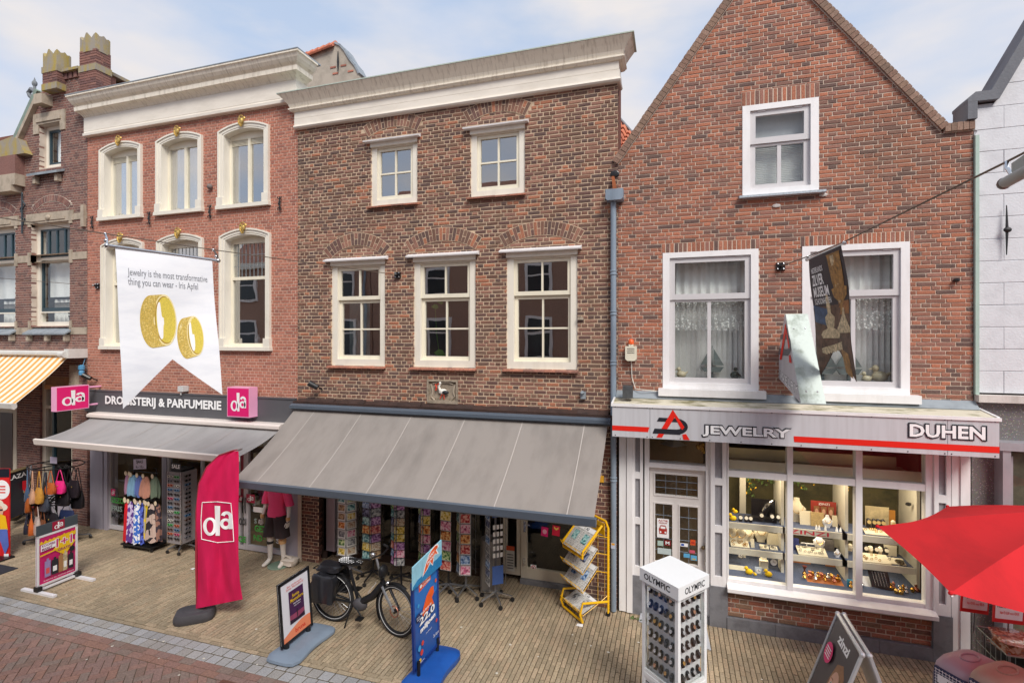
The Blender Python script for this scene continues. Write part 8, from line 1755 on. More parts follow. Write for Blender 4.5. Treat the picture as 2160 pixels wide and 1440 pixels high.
# ================================================================ yellow newspaper rack
NY = mat('yellow_tube', (246,190,22),.35, var=.03); a0 = Vector((-1.62,7.80,0)); b0 = Vector((-1.26,7.44,0)); fw_ = (b0-a0); bk = Vector((.33,.33,0)); NR = thing('newspaper_rack', 'yellow tubular newspaper rack with four wire shelves in front of the brick pier', 'newspaper rack', (a0+b0)/2+bk/2)
def yt(nm, pts, r=.014, n=8): m = MB(); m.tube(pts, r, n); return m.build(nm, NY, NR, smooth=True)
Z = lambda v, z: Vector((v.x, v.y, z)); yt('side_post', [Z(b0+bk, .05), Z(b0+bk, 1.32), Z(b0+bk*.9,1.43), Z(a0+bk*.9,1.43), Z(a0+bk, 1.32), Z(a0+bk, .05)],.018); yt('base_loop', [Z(a0+bk, .22), Z(a0,.3), Z(a0-bk*.1,.15), Z(a0,.03), Z(b0,.03), Z(b0-bk*.1,.15), Z(b0,.3), Z(b0+bk, .22)],.018); yt('top_loop', [Z(a0+bk*.75,1.38), Z(a0+bk*.0,1.05), Z(a0+bk*0,.96), Z(b0,.96), Z(b0,1.05), Z(b0+bk*.75,1.38)],.018)
S = Sheet(Z(a0+bk*.85,1.22), Z(b0+bk*.85,1.22), Z(a0+bk*.85,1.40), NR); m = MB(); m.slab(S.P(0,0), S.P(1,0), S.P(1,1), S.P(0,1),.006); m.build('header', NY, NR); S.text('de Telegraaf', .1,.25,.92,.7, mat('telegraph_brown', (150,96,20),.5, var=0), bold=.03)
m = MB()
for k in range(7): p = a0+bk+(fw_)*k/6; m.tube([Z(p, .1), Z(p, 1.2)],.004,4) if k in (1,3,5) else None
m.build('back_wires', NY, NR)
NP = bpy.data.materials.new('newsprint'); NP.use_nodes = True; t = NP.node_tree; b = t.nodes['Principled BSDF']; g = nd(t, 'ShaderNodeTexCoord'); v = nd(t, 'ShaderNodeTexBrick'); v.inputs['Scale'].default_value = 16; v.inputs['Color1'].default_value = (.62,.61,.58,1); v.inputs['Color2'].default_value = (.28,.28,.28,1); v.inputs['Mortar'].default_value = (.78,.77,.74,1); v.inputs['Mortar Size'].default_value = .035; t.links.new(g.outputs['Object'], v.inputs['Vector']); t.links.new(v.outputs[0], b.inputs['Base Color'])
for i, z in enumerate((.12,.45,.72,.98)):
 p0, p1 = Z(a0, z), Z(b0, z); up = bk*.55+Vector((0,0,.27 if i else .1)); sh_ = MB()
 for k in range(5): sh_.tube([p0.lerp(p1, k/4), p0.lerp(p1, k/4)+up],.0045,4); sh_.tube([p0.lerp(p1, k/4), p0.lerp(p1, k/4)-bk*.12+Vector((0,0,.09))],.0045,4)
 sh_.tube([p0, p1],.006,4); sh_.tube([p0-bk*.12+Vector((0,0,.09)), p1-bk*.12+Vector((0,0,.09))],.006,4); sh_.tube([p0+up, p1+up],.006,4); sh_.tube([p1+up, Z(b0+bk, z+.2)],.005,4); sh_.tube([p0+up, Z(a0+bk, z+.2)],.005,4); sh_.build('wire_shelf', NY, NR)
 for j in range(2):
  q0 = p0.lerp(p1,.04+.46*j )+Vector((0,0,.01+.0*j)); q1 = p0.lerp(p1,.48+.5*j )+Vector((0,0,.01)); n_ = (q1-q0).cross(up).normalized(); N = thing('newspaper', f"newspaper {['in the lowest', 'in the third', 'in the second', 'in the top'][i]} shelf of the yellow rack{[', left one', ', right one'][j] }", 'newspaper', q0,0, 'newspapers in the yellow rack')
  m = MB(); m.slab(q0+n_*.03, q1+n_*.03, q1+up*1.12+n_*.03, q0+up*1.12+n_*.03,.022); m.build('sheets', NP, N); SS = Sheet(q0+n_*.031, q1+n_*.031, q0+up*1.12+n_*.031, N); SS.box(.05,.82,.95,.97, WPRINT); SS.text(['NIEUWS', 'DE KRANT', 'NIEUWS', 'DE KRANT'][i] if False else 'AD', .1,.84,.4,.95, BLKS, bold=.03); SS.box(.3,.35,.8,.7, PICS[[7,2,10,9][i]][1])
for p in (b0+bk, a0+bk): m = MB(); m.lathe([(.035,-.012),(.035,.012)],(0,0,0),12, MRot(PI/2,4, 'X')); m.v = [v+Z(p, .036) for v in m.v]; m.build('castor', CAST, NR)
# ================================================================ watch display case
CB = [Vector(p) for p in ((-.345,5.70,0),(.05,5.33,0),(.362,5.745,0),(-.033,6.115,0))]; cc0 = sum(CB, Vector())/4; WC = thing('display_case', 'white glazed display column lettered OLYMPIC full of wrist watches', 'display case', cc0); CW = mat('case_white', (240,242,242),.3, var=.01)
def frus(nm, s0, z0, s1, z1, m_, T=WC):
 q = MB(); P0 = [cc0+(p-cc0)*s0+Vector((0,0, z0)) for p in CB]; P1 = [cc0+(p-cc0)*s1+Vector((0,0, z1)) for p in CB]; q.add(P0+P1,[(3,2,1,0),(4,5,6,7),(0,1,5,4),(1,2,6,5),(2,3,7,6),(3,0,4,7)]); return q.build(nm, m_, T)
frus('top', 1,1.57,1,1.70, CW); frus('plinth', .9,0,.9,.55, CW); frus('base_tray', .93,.55,.93,.60, CW); frus('core', .42,.6,.42,1.57, mat('case_core', (206,206,208),.4))
for i in range(4):
 p = cc0+(CB[i]-cc0)*.93; q = MB(); d = (cc0-p).normalized(); s = Vector((-d.y, d.x, 0)); w_ = .028; q.add([p, p+(d+s)*w_, p+d*2*w_, p+(d-s)*w_, *[v+Vector((0,0,1.57)) for v in (p, p+(d+s)*w_, p+d*2*w_, p+(d-s)*w_)]],[(0,3,2,1),(4,5,6,7),(0,1,5,4),(1,2,6,5),(2,3,7,6),(3,0,4,7)]); q.build('corner_post', CW, WC)
 a, b = cc0+(CB[i]-cc0)*.92, cc0+(CB[(i+1) % 4]-cc0)*.92; q = MB(); q.slab(Z(a, .6), Z(b, .6), Z(b, 1.57), Z(a, 1.57),.004); q.build('glass', GLASS_S, WC)
 for z in (.60,1.53): q = MB(); q.slab(Z(a.lerp(b, .05), z), Z(a.lerp(b, .95), z), Z(a.lerp(b, .95), z+.04), Z(a.lerp(b, .05), z+.04),.02); q.build('frame_rail', CW, WC)
WS = MB(); WS.lathe([(.001,0),(.018,.004),(.024,.03),(.016,.055),(.004,.06)],(0,0,0),8, Matrix.Diagonal((1,.6,1,1))); wst = WS.mesh('watch', BLK); q = MB(); q.lathe([(.013,0),(.013,.006)],(0,0,0),12, MRot(PI/2,4, 'X')); q.v = [v+Vector((0,-.014,.032)) for v in q.v]; wd = [q.mesh('dial', mat(n_, c, .25, mt, var=0)) for n_, c, mt in (('dial_silver', (226,226,230),.5),('dial_gold', (226,180,110),.6),('dial_dark', (70,70,76),.2),('dial_rose', (214,160,130),.5))]
WL = [(0, 'left', 5),(1, 'right', 4)]; r_ = random.Random(21)
for fi, side, n in WL:
 a, b = cc0+(CB[fi]-cc0)*.74, cc0+(CB[fi+1]-cc0)*.74; d = b-a; ang = math.atan2(d.y, d.x)
 q = MB(); q.slab(Z(a, .62), Z(b, .62), Z(b, 1.55), Z(a, 1.55),.006); q.build('display_panel', mat('case_panel', (222,222,224),.5), WC)
 for row in range(6):
  for k in range(n):
   p = a.lerp(b, (k+.7)/(n+.4)); o = bpy.data.objects.new('watch', wst); link(o); nrm = Vector((d.y, -d.x, 0)).normalized(); o.location = Z(p, 1.46-row*.155)+nrm*.03; o.rotation_euler = (-.25,0, ang); o.scale = (1.25,1.25,1.5)
   v = r_.choice([0,0,0,2,1,3]); l = bpy.data.objects.new('dial', wd[v]); link(l, o); tag(o, f"{['silver', 'gold', 'dark', 'rose'][v]} dial watch, {ORD[row]} row down, {ORD[k]} from left, {side} face of the case", 'watch', 'wrist watches in the display column')
for fi, bold in ((0,.02),(1,.02)):
 a, b = CB[fi], CB[fi+1]; S = Sheet(Z(a, 1.57), Z(b, 1.57), Z(a, 1.70), WC); S.text('OLYMPIC', .12,.28,.80,.78, BLKS, bold=bold) if fi == 0 else S.text('OLYMPIC', .2,.25,.84,.78, BLKS, bold=bold)
 a, b = cc0+(CB[fi]-cc0)*.9, cc0+(CB[fi+1]-cc0)*.9; S = Sheet(Z(a, .1), Z(b, .1), Z(a, .55), WC); S.box(.08,.0,.92,.92, BLKS); S.box(.1,.03,.9,.9, mat('case_print', (190,192,196),.5)); S.text('OLYMPIC', .12,.62,.9,.84, BLKS, bold=.04)
 c_ = a.lerp(b, .5); n_ = Vector(((b-a).y, -(b-a).x, 0)).normalized(); q = MB(); q.tube([Z(a.lerp(b, .35),.56), Z(a.lerp(b, .4),.54)+n_*.04, Z(a.lerp(b, .6),.54)+n_*.04, Z(a.lerp(b, .65),.56)],.008,6); q.build('handle', CHROME, WC)
x0, y0 = gp(1345,1330); x1, y1 = gp(1500,1372); m = MB(); m.slab(Vector((x0, y0+.25,.012)), Vector((x1, y1-.0,.012)), Vector((x1-.05, y1+.85,.07)), Vector((x0+.05, y0+.9,.07)),.02); m.build('door_ramp', mat('ramp_grey', (176,178,184),.6, var=.05), None, label='flat grey ramp plate lying behind the watch display column', cat='ramp')
# ================================================================ red parasol and goods before the white house
PRd = cloth('red_parasol_cloth', (232,44,50),.03); ap_ = Vector((3.58,6.0,2.62)); rim = [Vector(p) for p in ((2.15,6.6,2.10),(2.16,5.06,2.10),(3.05,4.62,2.10),(4.75,4.9,2.08),(4.95,6.7,2.08),(3.23,7.64,2.10))]
PA = thing('parasol', 'large bright red parasol over the goods before the white rendered house', 'parasol', (3.58,6.0,0)); q = MB(); n = 8
for i in range(6):
 a, b = rim[i], rim[(i+1) % 6]; V = []
 for r_i in range(n+1):
  for s_i in range(n+1): f = r_i/n; p = ap_.lerp(a.lerp(b, s_i/n), f); p.z -= .05*f*sin(s_i/n*PI)-.05*sin(f*PI)*(1-sin(s_i/n*PI))*.6; p += (ap_-p)*0.04*sin(s_i/n*PI)*f; V.append(p)
 o = len(q.v); q.v += V
 for r_i in range(n):
  for s_i in range(n): q.f.append(tuple(o+v for v in (r_i*(n+1)+s_i, r_i*(n+1)+s_i+1,(r_i+1)*(n+1)+s_i+1,(r_i+1)*(n+1)+s_i)))
q.build('canopy', PRd, PA, smooth=True)
for i in range(6): m = MB(); m.tube([ap_+Vector((0,0,-.06)), rim[i]+Vector((0,0,-.03))],.01,5); m.build('rib', WF, PA); m = MB(); m.ball(rim[i],.02,6); m.build('rib_tip', PRd, PA)
m = MB(); m.tube([(3.58,6,0),(3.58,6,2.6)],.022,10); m.build('pole', WF, PA); m = MB(); m.lathe([(.3,0),(.3,.06),(.08,.1),(.04,.2)],(3.58,6,0),20); m.build('foot', DGREY, PA); m = MB(); m.lathe([(.16,0),(.12,.04),(.02,.08)], ap_+Vector((0,0,.01)),12); m.build('top_cap', PRd, PA, smooth=True)
# wire cart with wrapped goods, sign boards, pet carriers
kx, ky = 3.45,6.95; KT = thing('wire_cart', 'wire mesh trolley heaped with wrapped snacks under the red parasol', 'cart', (kx+.35, ky, 0)); m = MB(); x0, x1, y0, y1 = kx-.12, kx+1.1, ky-.28, ky+.28
for i in range(17): x = x0+(x1-x0)*i/16; m.tube([(x, y0,.25),(x, y0,.86)],.004,4); m.tube([(x, y1,.25),(x, y1,.86)],.004,4); m.tube([(x, y0,.25),(x, y1,.25)],.004,4)
for i in range(7): y = y0+(y1-y0)*i/6; m.tube([(x0, y, .25),(x0, y, .86)],.004,4)
for z in (.25,.4,.55,.7,.86): m.tube([(x0, y0, z),(x1, y0, z),(x1, y1, z),(x0, y1, z)],.006 if z < .86 else .01,5, closed=True)
m.build('basket', mat('cart_wire', (150,160,156),.35,.6), KT)
for a in (x0+.05, x1-.05):
 for b in (y0+.05, y1-.05): m = MB(); m.tube([(a, b, .08),(a, b, .86)],.012,6); m.build('leg', GM_, KT); m = MB(); m.ball((a, b, .045),.045,8,(1,.5,1)); m.build('castor', CAST, KT)
MB().box(x0+.05, x1-.05, y0+.05, y1-.05,.26,.7).build('crate', mat('cart_dark', (48,46,44),.7), KT)
SNK = bpy.data.materials.new('wrapped_snack'); SNK.use_nodes = True; t = SNK.node_tree; b = t.nodes['Principled BSDF']; b.inputs['Roughness'].default_value = .18; b.inputs['Coat Weight'].default_value = .8; g = nd(t, 'ShaderNodeNewGeometry'); v = nd(t, 'ShaderNodeTexNoise'); v.inputs['Scale'].default_value = 22; v.inputs['Detail'].default_value = 4; r = nd(t, 'ShaderNodeValToRGB'); r.color_ramp.elements[0].position = .35; r.color_ramp.elements[0].color = (.14,.05,.03,1); r.color_ramp.elements[1].position = .62; r.color_ramp.elements[1].color = (.62,.42,.30,1); e = r.color_ramp.elements.new(.5); e.color = (.42,.13,.05,1)
t.links.new(g.outputs['Position'], v.inputs['Vector']); t.links.new(v.outputs['Fac'], r.inputs[0]); t.links.new(r.outputs[0], b.inputs['Base Color']); bu = nd(t, 'ShaderNodeBump'); bu.inputs['Strength'].default_value = .8; t.links.new(v.outputs['Fac'], bu.inputs['Height']); t.links.new(bu.outputs[0], b.inputs['Normal'])
for i, (dx, dy, sx_, lb) in enumerate(((.13,-.02,.24, 'wrapped snack bag in the trolley nearest the left end'),(.48,.05,.2, 'wrapped snack bag in the middle of the trolley'),(.85,-.02,.24, 'dark wrapped snack bag at the right end of the trolley'),(.30,-.2,.16, 'small wrapped snack bag tucked at the front of the trolley'))): o = crumple(None, (kx+dx, ky+dy, .87+.01*i), sx_, .2,.09,30+i, SNK, 'snack_bag', None); tag(o, lb, 'snack bag', 'wrapped snack bags in the trolley')
RDB = mat('signboard_red', (206,26,30),.4, var=0)
for (px0, py0, px1, py1, t1, t2, tt, lb) in ((2026,1240,2085,1290,5.95, 'Kipstaaf klein 30st', 'Van \u20ac9,95 voor \u20ac8,95', 'left red edged price board above the wire trolley'),(2094,1258,2160,1312,5.7, 'Runstaaf 12st', 'Van \u20ac13,00 voor \u20ac9,95', 'right red edged price board above the wire trolley')):
 T = thing('price_board', lb, 'price board', cp((px0+px1)/2, py1, t1)); S = Sheet(cp(px0, py1-2, t1), cp(px1, py1+6, t1), cp(px0+3, py0, t1), T); m = MB(); m.slab(S.P(0,0), S.P(1,0), S.P(1,1), S.P(0,1),.012); m.build('board', RDB, T); S.box(.06,.16,.94,.95, WPRINT); S.text(t2,.12,.6,.88,.78, BLKS, bold=.02); S.text(tt, .2,.34,.82,.48, REDS, bold=.01)
 m = MB(); p = S.P(.5,0); m.tube([p, (p.x, p.y+.02,.75)],.008,5); m.build('post', GM_, T)
def carrier(cx, cy, z0, rz, c, lb, price=True):
 T = thing('pet_carrier', lb, 'pet carrier', (cx, cy, z0), rz); mm = mat('carrier_%d' % c[0], c, .45, var=.05); q = MB()
 for (x0_, x1_, w0, zz0, zz1) in ((-.26,.26,.17,0,.16),): q.box(x0_, x1_, -w0, w0, zz0, zz1)
 q.build('tub', mat('carrier_tub', (120,110,112),.5), T, local=True)
 q = MB(); V = []; n = 24
 for (s, z) in ((1.04,.16),(1.05,.2),(.98,.27),(.86,.31),(.55,.335),(.1,.34)):
  for k in range(n): t_ = 2*PI*k/n; e = (abs(cos(t_))**5+abs(sin(t_))**5)**-.2; V.append((.27*s*cos(t_)*e, .18*s*sin(t_)*e, z))
 q.add(V, [(i*n+k, i*n+(k+1) % n, (i+1)*n+(k+1) % n, (i+1)*n+k) for i in range(5) for k in range(n)]+[tuple(5*n+k for k in range(n))]); q.build('lid', mm, T, local=True, smooth=True)
 q = MB(); q.tube([(.1*cos(k*PI/8),.06*sin(k*PI/8),.342) for k in range(16)],.008,5, closed=True); q.build('handle_recess', mm, T, local=True)
 q = MB(); q.box(-.285,-.262,-.14,.14,.03,.24); q.build('door_frame', mat('carrier_navy', (50,60,92),.5), T, local=True); q = MB()
 for k in range(9): y = -.12+.03*k; q.tube([(-.292, y, .04),(-.292, y, .23)],.003,4)
 for k in range(7): z = .05+.028*k; q.tube([(-.292,-.13, z),(-.292,.13, z)],.003,4)
 q.build('door_grille', WF, T, local=True)
 if price: q = MB(); q.box(-.302,-.299,-.12,.10,.10,.18); q.build('price_card', WPRINT, T, local=True); M_ = Matrix.Translation((cx, cy, z0)) @ MRot(rz, 4, 'Z'); S = Sheet(M_ @ Vector((-.304,.09,.11)), M_ @ Vector((-.304,-.11,.11)), M_ @ Vector((-.304,.09,.17)), T); S.text('17,99', .4,.2,.9,.8, BLKS, bold=.03)
c1 = cp(2052,1420,5.0); carrier(c1.x, c1.y+.05,.69, rad(35),(176,156,166), 'pale mauve pet carrier with white grille door before the wire trolley'); c2 = cp(2125,1450,4.75); carrier(c2.x, c2.y, .76, rad(35),(178,152,136), 'beige pet carrier in the lower right corner', False)
for c_, h in ((c1,.69),(c2,.76)): MB().box(c_.x-.24, c_.x+.24, c_.y-.2, c_.y+.22,0, h-.003).build('crate', mat('stock_crate', (110,100,92),.7), None, label='low crate under the '+('mauve' if h < .7 else 'beige')+' pet carrier', cat='crate')
# ---- drain grate, litter
gx0, gy0 = -4.62,4.70; T = thing('drain_grate', 'rust brown cast iron drain grate in the red brick road at the lower edge', 'drain', (gx0, gy0,0)); RU = mat('rusty_iron', (112,78,64),.75,.2, var=.3, scale=30); R_ = Matrix.Translation((-5.0+.05,4.72,.0))
m = MB(); a, b = -.3,.3; c, d = -.22,.19
for q in ((a, b, c, c+.05),(a, b, d-.05, d),(a, a+.05, c+.05, d-.05),(b-.05, b, c+.05, d-.05),(-.02,.02, c+.05, d-.05)): m.box(q[0], q[1], q[2], q[3],-.01,.010, R_)
m.build('frame', RU, T)
for k in range(6):
 for (u0, u1) in ((a+.06,-.03),(.03, b-.06)): x = u0+(u1-u0)*k/5; m = MB(); m.box(x-.009, x+.009, c+.05, d-.05,-.01,.008, R_); m.build('bar', RU, T)
m = MB(); m.box(a+.04, b-.04, c+.04, d-.04,-.008,.003, R_); m.build('pit', BLK, T)
LT = mat('chewing_gum', (206,200,186),.9); r_ = random.Random(33)
for i, (px, py) in enumerate(((58,1243),(140,1254),(412,1200),(122,1337),(237,1362),(183,1390),(326,1348),(345,1352),(335,1388),(469,1363),(536,1382),(541,1326),(542,1401),(378,1423),(430,1388),(1076,1359),(1246,1361),(1208,1338),(1135,1384),(1214,1357),(1048,1419),(1283,1375),(1347,1354),(1693,1362),(1607,1432),(973,1322),(905,1340),(1440,1420))):
 x, y = gp(px, py); m = MB(); s = r_.uniform(.011,.02); m.add([(x+s*cos(k*.785)*r_.uniform(.7,1.3), y+s*sin(k*.785)*r_.uniform(.6,1.2),.003) for k in range(8)]+[(x, y, .006)],[(k, (k+1) % 8,8) for k in range(8)]); m.build('gum_spot', LT, None, label='pale flattened speck of litter on the paving', cat='litter', group='pale specks on the paving')
for (px, py, s, lb) in ((1223,1318,.05, 'white paper scrap beside the foot of the yellow newspaper rack'),(407,1199,.04, 'white paper scrap just left of the pink flag')): x, y = gp(px, py); m = MB(); m.add([(x-s, y-s*.6,.004),(x+s, y-s*.8,.004),(x+s*.9, y+s*.5,.012),(x-s*.8, y+s*.7,.004)],[(0,1,2,3)]); m.build('paper_scrap', WPRINT, None, label=lb, cat='paper')
WE = mat('weed_green', (78,104,44),.8, var=.3)
for (px, py) in ((1337,1305),(1350,1308)):
 x, y = gp(px, py); m = MB()
 for k in range(14): a = r_.uniform(0,6.28); l = r_.uniform(.02,.05); m.add([(x, y, 0),(x+l*cos(a), y+l*sin(a),.03),(x+l*1.1*cos(a+.3), y+l*1.1*sin(a+.3),.02)],[(0,1,2)])
 m.build('weed', WE, None, label=('left' if px < 1340 else 'right')+' one of two small weed tufts at the foot of the white shop front boards', cat='weed', group='weeds at the shop front')
# ================================================================ inside the jeweller's display window
WARM = mat('display_cream', (206,200,184),.7, var=.05); VELV = mat('blue_velvet', (80,90,116),.95, var=.15, scale=40); BXD = mat('display_black', (26,24,26),.4); LIN = mat('linen_bust', (226,216,190),.8, var=.04); GLD2 = mat('polished_gold', (222,176,90),.2,.9, var=.05); SLV = mat('polished_silver', (210,208,204),.15,.95, var=.03); YCH = mat('chick_yellow', (244,200,20),.9, var=.1)
a, b = wx[0], wx[5]; zA = at(1600,1112,8.3)[1]; zB = at(1600,1167,8.3)[1]; zf_ = zs0+.02; bays = [(wx[0]-.02, wx[1]+.05),(wx[2]-.05, wx[3]+.02),(wx[4]-.12, wx[5]+.05)]
m = MB(); m.box(a-.1, b+.1,8.12,9.1, zf_-.05, zf_); DF = m.build('display_floor', VELV, JW)
zc2_ = ztr-.02; m = MB(); m.box(a-.1, b+.12,8.3,9.1, zc2_, zc2_+.02); m.box(a-.1, b+.12,8.28,8.3, zc2_-.06, zc2_+.14); m.build('display_ceiling', WARM, JW)
BACKM = stained('olive_backdrop', (78,72,44),(44,46,28), rough=.9, amount=.9, scale=5, stretch=(1,1,1)); m = MB(); m.box(a-.1, b+.12,9.1,9.12, zf_, zc2_); m.build('backdrop', BACKM, JW)
m = MB(); [m.box(x-.02, x+.02,8.5,9.1, zf_, zc2_) for x in (a-.12,(wx[1]+wx[2])/2,(wx[3]+wx[4])/2, b+.12)]; m.build('divider', WARM, JW); m = MB(); m.box(a+.25, a+.34,8.9,8.96, zf_, zc2_); m.build('post', WARM, JW)
for i, (p, q) in enumerate(bays):
 for z in (zA, zB): m = MB(); m.box(p, q, 8.42,8.9, z-.02, z); m.box(p, q, 8.40,8.42, z-.085, z+.005); m.build('display_shelf', WARM, JW); m = MB(); m.box(p+.01, q-.01,8.43,8.89, z+.0005, z+.003); m.build('shelf_velvet', VELV, JW)
S = Sheet((bays[1][0],8.398, zA-.085),(bays[1][1],8.398, zA-.085),(bays[1][0],8.398, zA+.005), JW); S.text('ZINZI', .10,.2,.72,.85, mat('zinzi_red', (206,30,60),.5, var=0), bold=.01)
# trailing greenery with yellow flowers
for i, (p, q) in enumerate(bays):
 T = thing('garland', ['trailing greenery at the top of the left display bay', 'trailing greenery at the top of the middle display bay', 'trailing greenery at the top of the right display bay'][i], 'garland', ((p+q)/2,8.95, zc2_)); r_ = random.Random(40+i); g = MB(); y = MB()
 for s in range(5):
  x0 = p+(q-p)*(.08+.2*s+r_.uniform(-.05,.05)); Ln = r_.uniform(.15,.6)*(1 if s in (1,2) else .6)
  for k in range(int(Ln*160)):
   z = zc2_-.02-Ln*k/(Ln*160); x = x0+.05*sin(k*.2+s)+r_.uniform(-.05,.05); yy = 8.95+r_.uniform(-.08,.08); s_ = r_.uniform(.012,.028); an = r_.uniform(0,6); d1 = Vector((cos(an), r_.uniform(-.5,.5), sin(an)))*s_; d2 = Vector((-sin(an), r_.uniform(-.5,.5), cos(an)))*s_*.5; c = Vector((x, yy, z)); tgt = y if r_.random() < .12 else g; tgt.add([c-d1, c-d2, c+d1, c+d2],[(0,1,2,3)])
 g.build('leaves', mat('garland_green', (74,96,44),.8, var=.4, scale=30), T); y.build('flowers', mat('garland_yellow', (226,176,30),.8), T)
def xi(px, Y): return at(px, 1100, Y)[0]
def tg(o, lb, cat, grp=None): return tag(o, lb, cat, grp)
def bust(px, z, s, lb, Y=8.6, m_=None):
 x = xi(px, Y); q = MB(); q.lathe([(.06,0),(.055,.02),(.1,.1),(.11,.17),(.06,.22),(.035,.27),(.035,.3)],(0,0,0),16, Matrix.Diagonal((s, s*.5, s, 1))); q.v = [v+Vector((x, Y, z)) for v in q.v]; o = q.build('necklace_bust', m_ or LIN, None, smooth=True, label=lb, cat='necklace bust'); q = MB(); q.tube([(x+s*.065*cos(t_), Y-s*.06, z+s*(.21+.09*sin(t_))) for t_ in [PI+k*PI/10 for k in range(11)]],.004,5); q.build('necklace', GLD2, o)
def tray(px, z, w_, d_, lb, m_=LIN, items=SLV, n=10, Y=8.52, tilt=.25, sd=0):
 x = xi(px, Y); T = thing('jewellery_tray', lb, 'tray', (x, Y, z)); q = MB(); q.slab((x-w_/2, Y-d_/2, z+.015),(x+w_/2, Y-d_/2, z+.015),(x+w_/2, Y+d_/2, z+.015+d_*tilt),(x-w_/2, Y+d_/2, z+.015+d_*tilt),.015); q.build('tray_base', m_, T); r_ = random.Random(sd)
 for k in range(n):
  u, v = r_.uniform(-.42,.42), r_.uniform(-.35,.35); c = Vector((x+u*w_, Y+v*d_, z+.028+(v+.5)*d_*tilt)); q = MB(); q.tube([c+Vector((.014*cos(t_*.8),0,.014*sin(t_*.8))) for t_ in range(8)],.004,4, closed=True); q.build('ring', items, T)
def watchp(px, z, lb, Y=8.5, m_=BXD, dm=None, h=.09):
 x = xi(px, Y); T = thing('watch_display', lb, 'watch', (x, Y, z),0, 'watches in the shop window'); q = MB(); q.lathe([(.025,0),(.03, h*.3),(.03, h),(.01, h*1.15)],(x, Y, z),10); q.build('cuff', m_, T, smooth=True); q = MB(); q.lathe([(.026,0),(.026,.008)],(0,0,0),16, MRot(PI/2-.2,4, 'X')); q.v = [v+Vector((x, Y-.027, z+h*.75)) for v in q.v]; q.build('dial', dm or mat('dial_white', (246,240,224),.3, var=0), T)
def boxd(nm, cat, px, z, w_, d_, h_, m_, lb, Y=8.6, tilt=0): x = xi(px, Y); q = MB(); q.slab((x-w_/2, Y, z),(x+w_/2, Y, z),(x+w_/2, Y+tilt, z+h_),(x-w_/2, Y+tilt, z+h_), d_); return q.build(nm, m_, None, label=lb, cat=cat)
def chick(px, z, s, lb, Y=8.35): s *= .72; x = xi(px, Y); q = MB(); q.ball((x, Y, z+.04*s),.045*s, 10,(1.25,.9,.95)); q.ball((x-.04*s, Y-.01, z+.095*s),.028*s, 8); q.tube([(x-.06*s, Y-.015, z+.09*s),(x-.08*s, Y-.02, z+.088*s)],[.01*s, .002],5); q.build('toy_chick', YCH, None, smooth=True, label=lb, cat='toy chick')
def obj_(nm, cat, px, z, prof, m_, lb, Y=8.4): x = xi(px, Y); q = MB(); q.lathe(prof, (x, Y, z),14); return q.build(nm, m_, None, smooth=True, label=lb, cat=cat)
# left bay
boxd('watch_sign', 'display sign', 1610, zA, .34,.02,.28, BXD, 'black watch advertising card on the top shelf of the left bay', 8.8); boxd('watch_block', 'display block', 1612, zA+.004,.34,.1,.06, BXD, 'low black watch block at the front of the top left shelf', 8.55)
for i, px in enumerate((1562,1574,1583,1606,1628,1641)): watchp(px, zA+(.06 if i > 2 else 0), f"{ORD[i]} white dial watch from the left on the top left shelf")
q = MB(); x = xi(1608,8.75); q.tube([(x, 8.72, zA+.12),(x+.05,8.70, zA+.22),(x+.14,8.7, zA+.3)],[.015,.03,.012],8); tg(q.build('silver_sculpture', SLV, None, smooth=True), 'bright silver sculpture above the watches on the top left shelf', 'sculpture')
chick(1546, zA, 1.3, 'large yellow chick at the left end of the top left shelf', 8.5); chick(1551, zA+.11,.9, 'small yellow chick sitting above the larger one, top left shelf', 8.52)
bust(1545, zB, .95, 'leftmost cream necklace bust on the lower shelf of the left bay'); bust(1563, zB, 1.0, 'cream necklace bust with a long chain, second in the left bay'); bust(1578, zB, .8, 'smaller cream bust third from the left in the left bay', 8.75); bust(1605, zB+.02,1.0, 'cream bust with a dark cord necklace in the left bay middle', 8.75)
boxd('jewellery_card', 'display card', 1631, zB, .17,.01,.17, LIN, 'cream earring card at the right of the lower left shelf', 8.7,.04); boxd('jewellery_stand', 'display card', 1588, zB, .05,.01,.12, LIN, 'narrow leaning cream ring holder on the lower left shelf', 8.5,.06)
tray(1560, zB+.004,.26,.16, 'cream ring tray in front of the busts in the left bay', n=12, items=GLD2, sd=1); tray(1612, zB+.004,.12,.1, 'small pale ring tray at the right of the lower left shelf', n=6, sd=2); tray(1632, zB+.004,.1,.08, 'white tray with small letters at the right end of the lower left shelf', n=5, sd=3)
chick(1580, zf_, 1.35, 'yellow chick on the blue floor left of the square clock', 8.3); chick(1621, zf_, 1.3, 'yellow chick on the blue floor right of the square clock', 8.3); chick(1593, zf_, .6, 'smallest yellow chick between the two larger ones', 8.28)
def clock(px, z, s, lb, Y, m_): x = xi(px, Y); T = thing('clock', lb, 'clock', (x, Y, z)); q = MB(); q.slab((x-s/2, Y, z),(x+s/2, Y, z),(x+s/2, Y+.02, z+s),(x-s/2, Y+.02, z+s),.03); q.build('clock_body', m_, T); q = MB(); q.lathe([(s*.38,0),(s*.38,.004)],(0,0,0),16, MRot(PI/2-.1,4, 'X')); q.v = [v+Vector((x, Y-.002, z+s/2)) for v in q.v]; q.build('clock_face', WPRINT, T); q = MB(); q.box(x-.002, x+.002, Y-.009, Y-.006, z+s*.5, z+s*.8); q.box(x, x+s*.25, Y-.009, Y-.006, z+s*.5-.002, z+s*.5+.002); q.build('clock_hand', BXD, T)
